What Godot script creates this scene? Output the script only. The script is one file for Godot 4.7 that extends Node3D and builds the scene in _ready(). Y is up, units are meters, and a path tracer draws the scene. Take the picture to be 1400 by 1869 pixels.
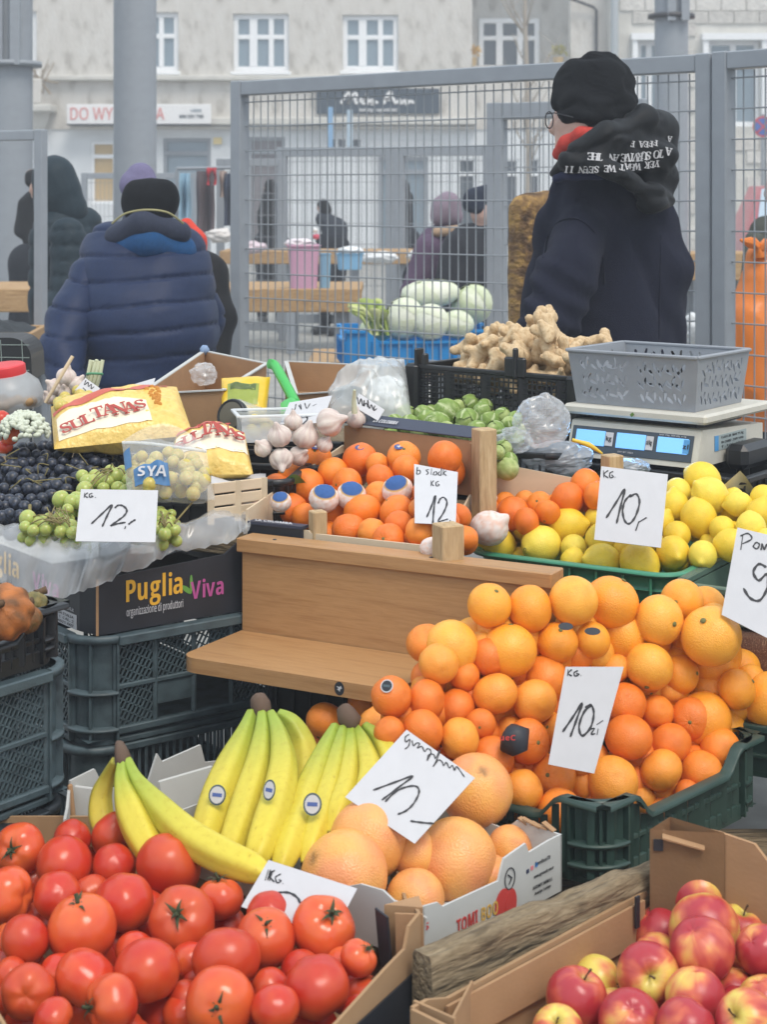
extends Node3D
# Outdoor fruit and vegetable stall on a market square under an overcast sky.
# Depths below are given in units of K metres from the lens; at() turns a bearing and a depth into a point in metres.
const F := 2280.0
const K := 1.36
const EYE := 1.35
var rng := RandomNumberGenerator.new()
var mats := {}
var tex := {}

func at(x: float, y: float, d: float) -> Vector3:
	return Vector3((x - 700.0) / F * d, EYE - (y - 355.0) / F * d, -d * K)

func plane3(a: Array, b: Array, c: Array) -> Vector3:   # inverse depth over the bearing: a flat surface through three points
	var m := Basis(Vector3(a[0], b[0], c[0]), Vector3(a[1], b[1], c[1]), Vector3(1, 1, 1))
	return m.inverse() * Vector3(1.0 / a[2], 1.0 / b[2], 1.0 / c[2])

func depth_on(k: Vector3, x: float, y: float) -> float:
	return 1.0 / (k.x * x + k.y * y + k.z)

func on(k: Vector3, x: float, y: float, nearer := 0.0) -> Vector3:
	return at(x, y, depth_on(k, x, y) - nearer)

# ---------------------------------------------------------------- nodes
var taken := {}
func numbered(n: String) -> String:
	var c: int = taken.get(n, 0)
	taken[n] = c + 1
	return n if c == 0 else "%s_%03d" % [n, c]

func tag(o: Node3D, label: String, category: String, group := "", kind := "") -> Node3D:
	if label: o.set_meta("label", label)
	if category: o.set_meta("category", category)
	if group: o.set_meta("group", group)
	if kind: o.set_meta("kind", kind)
	return o

func thing(called: String, label: String, category: String, group := "", xf := Transform3D()) -> Node3D:
	var o := Node3D.new()
	o.name = numbered(called)
	add_child(o, true)
	o.transform = xf
	tag(o, label, category, group)
	return o

func part(parent: Node3D, called: String, mesh: Mesh, m: Material, xf := Transform3D()) -> MeshInstance3D:
	var o := MeshInstance3D.new()
	o.name = called
	o.mesh = mesh
	if m: o.material_override = m
	o.transform = xf
	parent.add_child(o, true)
	return o

func solo(called: String, mesh: Mesh, m: Material, label: String, category: String, group := "", xf := Transform3D()) -> MeshInstance3D:
	var o := part(self, numbered(called), mesh, m, xf)
	tag(o, label, category, group)
	return o

func copy_of(o: Node3D, xf: Transform3D, label: String, called := "") -> Node3D:
	var c: Node3D = o.duplicate()
	var base := called
	if base == "":
		base = str(o.name)
		var p := base.rfind("_")
		if p > 0 and base.substr(p + 1).is_valid_int(): base = base.substr(0, p)
	c.name = numbered(base)
	add_child(c, true)
	c.transform = xf
	c.set_meta("label", label)
	return c

# ---------------------------------------------------------------- materials
func lin(c: Array) -> Color:   # real-world base colour to the sRGB value that albedo_color wants
	return Color(c[0], c[1], c[2]).linear_to_srgb()

func hexa(h: String) -> Array:   # an sRGB hex value as linear numbers
	var c := Color(h).srgb_to_linear()
	return [c.r, c.g, c.b]

func ntex(key: String, freq: float, stops: Array, octaves := 4, kind := FastNoiseLite.TYPE_SIMPLEX_SMOOTH, size := 256, warp := 0.0, gain := 0.5) -> NoiseTexture2D:
	if tex.has(key): return tex[key]
	var n := FastNoiseLite.new()
	n.seed = hash(key) % 10000
	n.noise_type = kind
	n.frequency = freq
	n.fractal_type = FastNoiseLite.FRACTAL_FBM if octaves > 1 else FastNoiseLite.FRACTAL_NONE
	n.fractal_octaves = octaves
	n.fractal_gain = gain
	if kind == FastNoiseLite.TYPE_CELLULAR:
		n.cellular_return_type = FastNoiseLite.RETURN_DISTANCE
	if warp > 0.0:
		n.domain_warp_enabled = true
		n.domain_warp_amplitude = warp
		n.domain_warp_frequency = freq * 0.7
	var t := NoiseTexture2D.new()
	t.width = size
	t.height = size
	t.seamless = true
	t.noise = n
	var g := Gradient.new()
	var offs := PackedFloat32Array()
	var cols := PackedColorArray()
	for s in stops:
		offs.append(s[0])
		cols.append(lin(s[1]) if s[1] is Array else s[1])
	g.offsets = offs
	g.colors = cols
	t.color_ramp = g
	tex[key] = t
	return t

func grey(key: String, freq: float, octaves := 3, kind := FastNoiseLite.TYPE_SIMPLEX_SMOOTH, size := 256, lo := 0.0, hi := 1.0) -> NoiseTexture2D:
	return ntex(key, freq, [[0.0, Color(lo, lo, lo)], [1.0, Color(hi, hi, hi)]], octaves, kind, size)

func mat(key: String, c: Array, rough := 0.6, spec := 0.5, metal := 0.0) -> StandardMaterial3D:
	if mats.has(key): return mats[key]
	var m := StandardMaterial3D.new()
	m.resource_name = key
	m.albedo_color = lin(c)
	m.roughness = rough
	m.metallic_specular = spec
	m.metallic = metal
	mats[key] = m
	return m

func vmat(key: String, rough := 0.5, spec := 0.5) -> StandardMaterial3D:   # colour comes from the vertices
	var m := mat(key, [1, 1, 1], rough, spec)
	m.vertex_color_use_as_albedo = true
	return m

func tri(m: StandardMaterial3D, scale, world := false) -> StandardMaterial3D:
	m.uv1_triplanar = true
	m.uv1_world_triplanar = world
	m.uv1_scale = scale if scale is Vector3 else Vector3.ONE * float(scale)
	return m

func tinted(m: StandardMaterial3D, t: Texture2D, bump: Texture2D = null, cm := 0.1) -> StandardMaterial3D:
	if t: m.albedo_texture = t
	if bump:
		m.heightmap_enabled = true
		m.heightmap_texture = bump
		m.heightmap_scale = cm
	return m

func mottle(key: String, amount: float, freq: float, octaves := 5) -> NoiseTexture2D:   # a soft light-and-dark multiplier round 1
	var lo := 1.0 - amount
	return ntex(key, freq, [[0.15, Color(lo, lo, lo).linear_to_srgb()], [0.85, Color(1, 1, 1)]], octaves)

func clear_film(key: String, c: Array, a: float, rough := 0.3) -> StandardMaterial3D:
	var m := mat(key, c, rough)
	m.transparency = BaseMaterial3D.TRANSPARENCY_ALPHA
	m.albedo_color.a = a
	return m

# ---------------------------------------------------------------- mesh maker
class M:
	var v := PackedVector3Array()
	var n := PackedVector3Array()
	var u := PackedVector2Array()
	var c := PackedColorArray()
	var ix := PackedInt32Array()
	var col := Color(1, 1, 1)
	func put(p: Vector3, nn: Vector3, uv := Vector2.ZERO, cc = null) -> int:
		v.append(p)
		n.append(nn)
		u.append(uv)
		c.append(col if cc == null else cc)
		return v.size() - 1
	func t3(a: int, b: int, d: int) -> void:   # counter-clockwise seen from outside
		ix.append(a)
		ix.append(d)
		ix.append(b)
	func tri(a: Vector3, b: Vector3, d: Vector3) -> void:
		var nn := (b - a).cross(d - a).normalized()
		t3(put(a, nn, Vector2(0, 0)), put(b, nn, Vector2(1, 0)), put(d, nn, Vector2(0, 1)))
	func quad(a: Vector3, b: Vector3, d: Vector3, e: Vector3) -> void:
		var nn := (d - a).cross(e - b).normalized()
		var w := (b - a).length()
		var h := (e - a).length()
		var i0 := put(a, nn, Vector2(0, 0))
		put(b, nn, Vector2(w, 0))
		put(d, nn, Vector2(w, h))
		put(e, nn, Vector2(0, h))
		t3(i0, i0 + 1, i0 + 2)
		t3(i0, i0 + 2, i0 + 3)
	func box(ce: Vector3, s: Vector3, b := Basis(), ch := 0.0) -> M:
		var h := s * 0.5
		ch = minf(ch, minf(h.x, minf(h.y, h.z)) * 0.9)
		var ax := [Vector3.RIGHT, Vector3.UP, Vector3.BACK]
		for k in 3:
			for sg in [1.0, -1.0]:
				var nn: Vector3 = ax[k] * sg
				var p: Vector3 = ax[(k + 1) % 3]
				var q: Vector3 = ax[(k + 2) % 3]
				var hk: float = h[k]
				var hp: float = h[(k + 1) % 3] - ch
				var hq: float = h[(k + 2) % 3] - ch
				var o: Vector3 = nn * hk
				var r := [o + p * hp * sg + q * hq, o - p * hp * sg + q * hq, o - p * hp * sg - q * hq, o + p * hp * sg - q * hq]
				quad(ce + b * r[3], ce + b * r[0], ce + b * r[1], ce + b * r[2])
		if ch > 0.0:
			for k in 3:
				var p: Vector3 = ax[(k + 1) % 3]
				var q: Vector3 = ax[(k + 2) % 3]
				var hp: float = h[(k + 1) % 3]
				var hq: float = h[(k + 2) % 3]
				var l: Vector3 = ax[k] * (h[k] - ch)
				for sp in [1.0, -1.0]:
					for sq in [1.0, -1.0]:
						var a1: Vector3 = p * hp * sp + q * (hq - ch) * sq
						var a2: Vector3 = p * (hp - ch) * sp + q * hq * sq
						if sp * sq > 0:
							quad(ce + b * (a1 - l), ce + b * (a2 - l), ce + b * (a2 + l), ce + b * (a1 + l))
						else:
							quad(ce + b * (a2 - l), ce + b * (a1 - l), ce + b * (a1 + l), ce + b * (a2 + l))
			for sx in [1.0, -1.0]:
				for sy in [1.0, -1.0]:
					for sz in [1.0, -1.0]:
						var x := Vector3(h.x * sx, (h.y - ch) * sy, (h.z - ch) * sz)
						var y := Vector3((h.x - ch) * sx, h.y * sy, (h.z - ch) * sz)
						var z := Vector3((h.x - ch) * sx, (h.y - ch) * sy, h.z * sz)
						if sx * sy * sz > 0: tri(ce + b * x, ce + b * y, ce + b * z)
						else: tri(ce + b * x, ce + b * z, ce + b * y)
		return self
	# a box between two points: width w (sideways), height h (along up)
	func bar(a: Vector3, b: Vector3, w: float, h: float, up := Vector3.UP, ch := 0.0) -> M:
		var z := (b - a)
		var l := z.length()
		z = z.normalized()
		if absf(z.dot(up)) > 0.98: up = Vector3.BACK if absf(z.z) < 0.9 else Vector3.RIGHT
		var x := up.cross(z).normalized()
		var y := z.cross(x)
		return box((a + b) * 0.5, Vector3(w, h, l), Basis(x, y, z), ch)
	# smooth sheet through rows of points; turn_u / turn_v close it
	func grid(rows: Array, turn_u := false, turn_v := false, cols = null, flip := false, su := 1.0, sv := 1.0) -> M:
		var nr := rows.size()
		var nc: int = rows[0].size()
		var i0 := v.size()
		for i in nr:
			for j in nc:
				put(rows[i][j], Vector3.ZERO, Vector2(float(j) / (nc - 1) * su, float(i) / (nr - 1) * sv), null if cols == null else cols[i][j])
		var acc := PackedVector3Array()
		acc.resize(nr * nc)
		for i in (nr if turn_v else nr - 1):
			for j in (nc if turn_u else nc - 1):
				var a := i * nc + j
				var b := i * nc + (j + 1) % nc
				var d := ((i + 1) % nr) * nc + (j + 1) % nc
				var e := ((i + 1) % nr) * nc + j
				if flip:
					var s := b
					b = e
					e = s
				t3(i0 + a, i0 + b, i0 + d)
				t3(i0 + a, i0 + d, i0 + e)
				var nn: Vector3 = (v[i0 + d] - v[i0 + a]).cross(v[i0 + e] - v[i0 + b])
				acc[a] += nn
				acc[b] += nn
				acc[d] += nn
				acc[e] += nn
		# poles: rows whose points coincide share one normal
		for i in nr:
			if nc > 2 and v[i0 + i * nc].distance_squared_to(v[i0 + i * nc + nc / 2]) < 1e-14:
				var s := Vector3.ZERO
				for j in nc: s += acc[i * nc + j]
				for j in nc: acc[i * nc + j] = s
		for k in nr * nc: n[i0 + k] = acc[k].normalized() if acc[k].length_squared() > 0.0 else Vector3.UP
		return self
	func tube(path: Array, rad, sides := 8, caps := true, cols = null, lobes := 0, lobe := 0.0) -> M:
		var rows := []
		var cc = null if cols == null else []
		var x := Vector3.ZERO
		for i in path.size():
			var t: Vector3 = (path[mini(i + 1, path.size() - 1)] - path[maxi(i - 1, 0)]).normalized()
			if i == 0: x = (Vector3.UP if absf(t.y) < 0.9 else Vector3.RIGHT).cross(t).normalized()
			x = (x - t * x.dot(t)).normalized()
			var y := t.cross(x)
			var r: float = rad[i] if rad is Array else rad
			var row := []
			var crow := []
			for j in sides:
				var an := TAU * j / sides
				var rr := r * (1.0 + lobe * cos(an * lobes)) if lobes > 0 else r
				row.append(path[i] + (x * cos(an) + y * sin(an)) * rr)
				if cols != null: crow.append(cols[i])
			rows.append(row)
			if cols != null: cc.append(crow)
		if caps:
			var first := []
			var last := []
			for j in sides:
				first.append(path[0])
				last.append(path[-1])
			rows.push_front(first)
			rows.push_back(last)
			if cols != null:
				cc.push_front(cc[0])
				cc.push_back(cc[-1])
		return grid(rows, true, false, cc)
	func lathe(prof: Array, sides := 16, ce := Vector3.ZERO, b := Basis()) -> M:   # prof: (radius, height) from the bottom up
		var rows := []
		for p in prof:
			var row := []
			for j in sides:
				var an := -TAU * j / sides
				row.append(ce + b * Vector3(p.x * cos(an), p.y, p.x * sin(an)))
			rows.append(row)
		return grid(rows, true, false)
	# an outline in the x-y plane, given depth along z (z from 0 to -d), placed by xf
	func prism(poly: PackedVector2Array, d: float, xf := Transform3D()) -> M:
		if Geometry2D.is_polygon_clockwise(poly): poly.reverse()
		var id := Geometry2D.triangulate_polygon(poly)
		var fn := (xf.basis * Vector3.BACK).normalized()
		var i0 := v.size()
		for p in poly: put(xf * Vector3(p.x, p.y, 0), fn, p)
		for p in poly: put(xf * Vector3(p.x, p.y, -d), -fn, p)
		var np := poly.size()
		for k in range(0, id.size(), 3):
			var a := id[k]
			var b := id[k + 1]
			var e := id[k + 2]
			if (poly[b] - poly[a]).cross(poly[e] - poly[a]) < 0:
				var s := b
				b = e
				e = s
			t3(i0 + a, i0 + b, i0 + e)
			t3(i0 + np + a, i0 + np + e, i0 + np + b)
		for k in np:
			var p := poly[k]
			var q := poly[(k + 1) % np]
			quad(xf * Vector3(p.x, p.y, -d), xf * Vector3(q.x, q.y, -d), xf * Vector3(q.x, q.y, 0), xf * Vector3(p.x, p.y, 0))
		return self
	func mesh() -> ArrayMesh:
		var a := []
		a.resize(Mesh.ARRAY_MAX)
		a[Mesh.ARRAY_VERTEX] = v
		a[Mesh.ARRAY_NORMAL] = n
		a[Mesh.ARRAY_TEX_UV] = u
		a[Mesh.ARRAY_COLOR] = c
		a[Mesh.ARRAY_INDEX] = ix
		var m := ArrayMesh.new()
		m.add_surface_from_arrays(Mesh.PRIMITIVE_TRIANGLES, a)
		return m

func catmull(p: Array, per := 6) -> Array:
	var out := []
	for i in p.size() - 1:
		var a = p[maxi(i - 1, 0)]
		var b = p[i]
		var c = p[i + 1]
		var d = p[mini(i + 2, p.size() - 1)]
		for k in per:
			var t := float(k) / per
			out.append((b * 2.0 + (c - a) * t + (a * 2.0 - b * 5.0 + c * 4.0 - d) * t * t + (b * 3.0 - a - c * 3.0 + d) * t * t * t) * 0.5)
	out.append(p[-1])
	return out

# a frame whose x runs from o towards px and whose y leans towards py; z faces out of that plane
func frame(o: Vector3, px: Vector3, py: Vector3) -> Transform3D:
	var x := (px - o).normalized()
	var z := x.cross(py - o).normalized()
	return Transform3D(Basis(x, z.cross(x), z), o)

# star-shaped solid from a radius function of direction; colour function optional
func blob(rf: Callable, cf = null, nu := 28, nv := 18) -> ArrayMesh:
	var rows := []
	var cols = null if cf == null else []
	for i in nv + 1:
		var ph := PI * i / nv
		var row := []
		var cr := []
		for j in nu:
			var th := -TAU * j / nu
			var dir := Vector3(sin(ph) * cos(th), -cos(ph), sin(ph) * sin(th))
			if i == 0: dir = Vector3.DOWN
			if i == nv: dir = Vector3.UP
			row.append(dir * float(rf.call(dir)) if not rf.call(dir) is Vector3 else rf.call(dir))
			if cf != null: cr.append(cf.call(dir))
		rows.append(row)
		if cf != null: cols.append(cr)
	return M.new().grid(rows, true, false, cols).mesh()

# ---------------------------------------------------------------- bodies: tapered capsules, joined smoothly, meshed as surface nets
# bones: [a, b, radius_a, radius_b]; k sets how softly they join; push moves the skin along its normal
func body(bones: Array, cell := 0.014, k := 55.0, push = null, cf = null) -> ArrayMesh:
	var lo := Vector3.ONE * 1e9
	var hi := -lo
	for b in bones:
		for e in 2:
			var r: float = b[2 + e] + cell * 3.0 + 0.03
			lo = lo.min(b[e] - Vector3.ONE * r)
			hi = hi.max(b[e] + Vector3.ONE * r)
	var nx := int((hi.x - lo.x) / cell) + 2
	var ny := int((hi.y - lo.y) / cell) + 2
	var nz := int((hi.z - lo.z) / cell) + 2
	var f := PackedFloat32Array()
	f.resize(nx * ny * nz)
	for b in bones:
		var a: Vector3 = b[0]
		var ab: Vector3 = b[1] - a
		var ra: float = b[2]
		var rb: float = b[3]
		var l2 := maxf(ab.length_squared(), 1e-9)
		var pad := maxf(ra, rb) + cell * 2.0 + 3.2 / k
		var mn: Vector3 = (a.min(b[1]) - Vector3.ONE * pad - lo) / cell
		var mx: Vector3 = (a.max(b[1]) + Vector3.ONE * pad - lo) / cell
		for z in range(maxi(0, int(mn.z)), mini(nz, int(mx.z) + 1)):
			for y in range(maxi(0, int(mn.y)), mini(ny, int(mx.y) + 1)):
				var row := (z * ny + y) * nx
				for x in range(maxi(0, int(mn.x)), mini(nx, int(mx.x) + 1)):
					var p := lo + Vector3(x, y, z) * cell - a
					var t := clampf(p.dot(ab) / l2, 0.0, 1.0)
					f[row + x] += exp(-k * ((p - ab * t).length() - ra - (rb - ra) * t))
	# inside where the sum passes 1
	var vid := PackedInt32Array()
	vid.resize(nx * ny * nz)
	vid.fill(-1)
	var m := M.new()
	var off := [0, 1, nx, nx + 1, nx * ny, nx * ny + 1, nx * ny + nx, nx * ny + nx + 1]
	for z in nz - 1:
		for y in ny - 1:
			var row := (z * ny + y) * nx
			for x in nx - 1:
				var i := row + x
				var cnt := 0
				for o in off:
					if f[i + o] > 1.0: cnt += 1
				if cnt == 0 or cnt == 8: continue
				var s := Vector3.ZERO
				var w := 0
				for e in [[0, 1], [2, 3], [4, 5], [6, 7], [0, 2], [1, 3], [4, 6], [5, 7], [0, 4], [1, 5], [2, 6], [3, 7]]:
					var fa := f[i + off[e[0]]]
					var fb := f[i + off[e[1]]]
					if (fa > 1.0) == (fb > 1.0): continue
					var da := -log(maxf(fa, 1e-12))
					var db := -log(maxf(fb, 1e-12))
					var t := clampf(da / (da - db), 0.0, 1.0)
					var pa := Vector3(e[0] & 1, (e[0] >> 1) & 1, e[0] >> 2)
					var pb := Vector3(e[1] & 1, (e[1] >> 1) & 1, e[1] >> 2)
					s += pa.lerp(pb, t)
					w += 1
				vid[i] = m.put(lo + (Vector3(x, y, z) + s / w) * cell, Vector3.ZERO)
	var st := [1, nx, nx * ny]
	for z in range(1, nz - 1):
		for y in range(1, ny - 1):
			for x in range(1, nx - 1):
				var i := (z * ny + y) * nx + x
				var a_in := f[i] > 1.0
				for ax in 3:
					var b_in := f[i + st[ax]] > 1.0
					if a_in == b_in: continue
					var p: int = st[(ax + 1) % 3]
					var q: int = st[(ax + 2) % 3]
					var c0 := vid[i - p - q]
					var c1 := vid[i - q]
					var c2 := vid[i]
					var c3 := vid[i - p]
					if c0 < 0 or c1 < 0 or c2 < 0 or c3 < 0: continue
					if a_in:
						m.t3(c0, c1, c2)
						m.t3(c0, c2, c3)
					else:
						m.t3(c0, c2, c1)
						m.t3(c0, c3, c2)
	smooth(m)
	if push != null:
		for j in m.v.size(): m.v[j] += m.n[j] * float(push.call(m.v[j], m.n[j]))
		smooth(m)
	if cf != null:
		for j in m.v.size(): m.c[j] = cf.call(m.v[j], m.n[j])
	return m.mesh()

func smooth(m: M) -> void:
	var acc := PackedVector3Array()
	acc.resize(m.v.size())
	for t in range(0, m.ix.size(), 3):
		var a := m.ix[t]
		var b := m.ix[t + 1]
		var c := m.ix[t + 2]
		var nn := (m.v[c] - m.v[a]).cross(m.v[b] - m.v[a])
		acc[a] += nn
		acc[b] += nn
		acc[c] += nn
	for i in acc.size(): m.n[i] = acc[i].normalized() if acc[i].length_squared() > 0.0 else Vector3.UP

func lettering(s: String, height: float, bold := true, family := "Droid Sans", deep := 0.0006) -> TextMesh:
	var f := SystemFont.new()
	f.font_names = PackedStringArray([family])
	f.font_weight = 700 if bold else 400
	var t := TextMesh.new()
	t.font = f
	t.font_size = 32
	t.text = s
	t.pixel_size = height / 24.0
	t.depth = deep
	t.curve_step = 2.0
	return t

# strokes of a pen on a flat card: each stroke a list of bearings [x, y], laid on plane k
func ink(strokes: Array, k: Vector3, width: float, lift := 0.0012) -> ArrayMesh:
	var m := M.new()
	var o := on(k, 700, 900)
	var nrm := (on(k, 800, 900) - o).cross(on(k, 700, 800) - o).normalized()
	for s in strokes:
		var pts := []
		for p in s: pts.append(Vector2(p[0], p[1]))
		if pts.size() > 2: pts = catmull(pts, 5)
		var row1 := []
		var row2 := []
		var q := []
		for p in pts: q.append(on(k, p.x, p.y) + nrm * lift)
		for i in q.size():
			var t: Vector3 = (q[mini(i + 1, q.size() - 1)] - q[maxi(i - 1, 0)]).normalized()
			var side := nrm.cross(t).normalized()
			var w := width * (0.5 + 0.12 * sin(i * 1.7)) * (0.55 if i == 0 or i == q.size() - 1 else 1.0)
			row1.append(q[i] - side * w)
			row2.append(q[i] + side * w)
		m.grid([row1, row2])
	return m.mesh()

# ================================================================ setting
func camera_and_light() -> void:
	var cam := Camera3D.new()
	cam.name = "camera"
	cam.near = 0.05
	cam.far = 300.0
	cam.projection = Camera3D.PROJECTION_FRUSTUM
	cam.keep_aspect = Camera3D.KEEP_HEIGHT
	cam.size = 0.05 * 1869.0 / (F * K)
	cam.frustum_offset = Vector2(0, -0.05 * (934.5 - 355.0) / (F * K))
	add_child(cam)
	cam.position = Vector3(0, EYE, 0)
	cam.current = true
	var sm := ProceduralSkyMaterial.new()
	sm.sky_top_color = Color(0.80, 0.85, 0.90)
	sm.sky_horizon_color = Color(0.86, 0.88, 0.90)
	sm.sky_curve = 0.2
	sm.ground_bottom_color = Color(0.40, 0.39, 0.38)
	sm.ground_horizon_color = Color(0.62, 0.62, 0.62)
	sm.sky_energy_multiplier = 1.0
	var sky := Sky.new()
	sky.sky_material = sm
	var e := Environment.new()
	e.background_mode = Environment.BG_SKY
	e.sky = sky
	e.tonemap_mode = Environment.TONE_MAPPER_LINEAR
	e.tonemap_exposure = 1.9
	e.sdfgi_enabled = true
	e.ssao_enabled = true
	e.ssil_enabled = true
	e.fog_enabled = true
	e.fog_density = 0.009
	e.fog_light_color = Color(0.86, 0.88, 0.91)
	var we := WorldEnvironment.new()
	we.name = "environment"
	we.environment = e
	var ca := CameraAttributesPhysical.new()
	ca.frustum_focus_distance = 3.15
	ca.frustum_focal_length = 50.0
	ca.exposure_aperture = 8.5
	we.camera_attributes = ca
	add_child(we)
	var sun := DirectionalLight3D.new()
	sun.name = "daylight"
	sun.light_energy = 0.45
	sun.light_color = Color(1.0, 0.97, 0.93)
	sun.light_angular_distance = 25.0
	sun.shadow_enabled = true
	sun.rotation_degrees = Vector3(-58, 28, 0)
	add_child(sun)

func mats_setup() -> void:
	tinted(tri(mat("grey_paint", hexa("8f959c"), 0.55), 2.0), mottle("paint_m", 0.08, 0.02), null)
	tinted(tri(mat("plaster", hexa("d0cdc7"), 0.95), Vector3(0.9, 0.45, 0.9)), ntex("plaster_t", 0.012, [[0.12, [0.66, 0.64, 0.62]], [0.3, [0.85, 0.84, 0.82]], [0.42, [0.93, 0.92, 0.91]], [0.55, [0.96, 0.95, 0.94]], [0.8, [1, 1, 1]]], 6), grey("plaster_b", 0.06, 4), 0.6)
	tinted(tri(mat("plaster_light", hexa("d2d0c9"), 0.95), 0.4), mottle("plaster_l", 0.18, 0.02), null)
	tinted(tri(mat("shop_white", hexa("dde1e4"), 0.8), 0.3), mottle("shop_m", 0.12, 0.015), null)
	mat("window_white", hexa("eceef0"), 0.5)
	mat("pane", hexa("7d8f9b"), 0.06, 0.9)
	mat("pane_dark", hexa("3d4850"), 0.08, 0.9)
	mat("pane_rose", hexa("6d6668"), 0.1, 0.9)
	mat("board_yellow", hexa("c3a878"), 0.7)
	mat("navy_sign", hexa("33424f"), 0.5)
	mat("sign_white", hexa("e6e6e6"), 0.5)
	mat("sign_red", hexa("d98a86"), 0.6)
	mat("dark_metal", hexa("3a3a3d"), 0.5)
	tinted(tri(mat("paving", hexa("a09f9a"), 0.9), 0.5, true), mottle("paving_m", 0.3, 0.03), grey("paving_b", 0.1, 4), 0.4)
	for i in 3: tinted(tri(mat("stone_%d" % i, hexa(["d0ccc6", "dad7d1", "c9c6c0"][i]), 0.95), 0.8), mottle("stone_m", 0.2, 0.03), grey("plaster_b", 0.06, 4), 1.0)
	# timber: long streaks (texture squeezed across the grain)
	var grain := ntex("grain", 0.02, [[0.2, [0.62, 0.55, 0.47]], [0.5, [0.9, 0.87, 0.83]], [0.62, [0.76, 0.7, 0.62]], [0.85, [1, 1, 1]]], 5, FastNoiseLite.TYPE_SIMPLEX_SMOOTH, 512, 12.0)
	tinted(tri(mat("timber", hexa("b99a72"), 0.75), Vector3(0.8, 7, 7)), grain, grey("grain_b", 0.03), 0.1)
	tinted(tri(mat("timber_pale", hexa("c7ae88"), 0.75), Vector3(7, 0.8, 7)), grain, grey("grain_b", 0.03), 0.1)
	tinted(tri(mat("ply", hexa("d3c0a4"), 0.7), Vector3(1, 4, 4)), mottle("ply_m", 0.12, 0.02), null)
	var lam := ntex("laminate_t", 0.011, [[0.2, [0.80, 0.73, 0.66]], [0.42, [0.97, 0.94, 0.91]], [0.5, [0.86, 0.80, 0.74]], [0.6, [1, 0.98, 0.96]], [0.85, [0.9, 0.85, 0.79]]], 4, FastNoiseLite.TYPE_SIMPLEX_SMOOTH, 512, 25.0)
	tinted(tri(mat("laminate", hexa("b28a5e"), 0.42), Vector3(0.9, 16, 16)), lam, null)
	tinted(tri(mat("old_wood", hexa("94866f"), 0.95), Vector3(1.2, 9, 9)), ntex("old_grain", 0.02, [[0.2, [0.35, 0.31, 0.27]], [0.45, [0.85, 0.8, 0.72]], [0.55, [0.55, 0.5, 0.43]], [0.85, [1, 0.97, 0.92]]], 6, FastNoiseLite.TYPE_SIMPLEX_SMOOTH, 512, 20.0), grey("old_b", 0.03, 5), 0.6)
	tinted(tri(mat("card", hexa("a98460"), 0.9), 3.0), mottle("card_m", 0.14, 0.02), grey("card_b", 0.2, 3), 0.03)
	tinted(tri(mat("card_inner", hexa("a3825f"), 0.92), 3.0), mottle("card_m", 0.14, 0.02), null)
	tinted(tri(mat("card_black", hexa("252830"), 0.55), 3.0), mottle("cardb_m", 0.3, 0.02), null)
	tinted(tri(mat("card_white", hexa("bdbebb"), 0.75), 3.0), mottle("cardw_m", 0.1, 0.02), null)
	tinted(tri(mat("paper", hexa("c1c1c4"), 0.85), 6.0), mottle("paper_m", 0.05, 0.02), null)
	mat("ink", hexa("26262b"), 0.6)
	tinted(tri(mat("crate_grey", hexa("4a5a60"), 0.5), 4.0), ntex("crate_t", 0.02, [[0.2, [0.55, 0.55, 0.55]], [0.5, [0.9, 0.9, 0.9]], [0.8, [1, 1, 1]]], 6), grey("card_b", 0.2, 3), 0.04)
	tinted(tri(mat("crate_dark", hexa("2c3339"), 0.45), 4.0), mottle("crated_m", 0.4, 0.02), null)
	tinted(tri(mat("crate_green", hexa("2e463f"), 0.42), 4.0), mottle("crateg_m", 0.25, 0.02), null)
	tinted(tri(mat("tray_green", hexa("3f8a6c"), 0.4), 4.0), mottle("trayg_m", 0.15, 0.02), null)
	tinted(tri(mat("tray_olive", hexa("52695c"), 0.45), 4.0), mottle("trayg_m", 0.15, 0.02), null)
	mat("crate_blue", hexa("1f86c8"), 0.4)
	mat("crate_black", hexa("1b1d20"), 0.4)

func wall_bits(m: M, x0: float, x1: float, y0: float, y1: float, z: float, t: float, holes: Array) -> void:
	var ys := [y0, y1]
	for h in holes:
		for q in [h[2], h[3]]:
			if q > y0 and q < y1 and not ys.has(q): ys.append(q)
	ys.sort()
	for i in ys.size() - 1:
		var mid: float = (ys[i] + ys[i + 1]) * 0.5
		var cuts := []
		for h in holes:
			if h[2] < mid and h[3] > mid: cuts.append([h[0], h[1]])
		cuts.sort_custom(func(a, b): return a[0] < b[0])
		var x := x0
		for c in cuts + [[x1, x1]]:
			if c[0] > x + 0.001:
				m.box(Vector3((x + c[0]) * 0.5, mid, z - t * 0.5), Vector3(c[0] - x, ys[i + 1] - ys[i], t))
			x = c[1]

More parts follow.
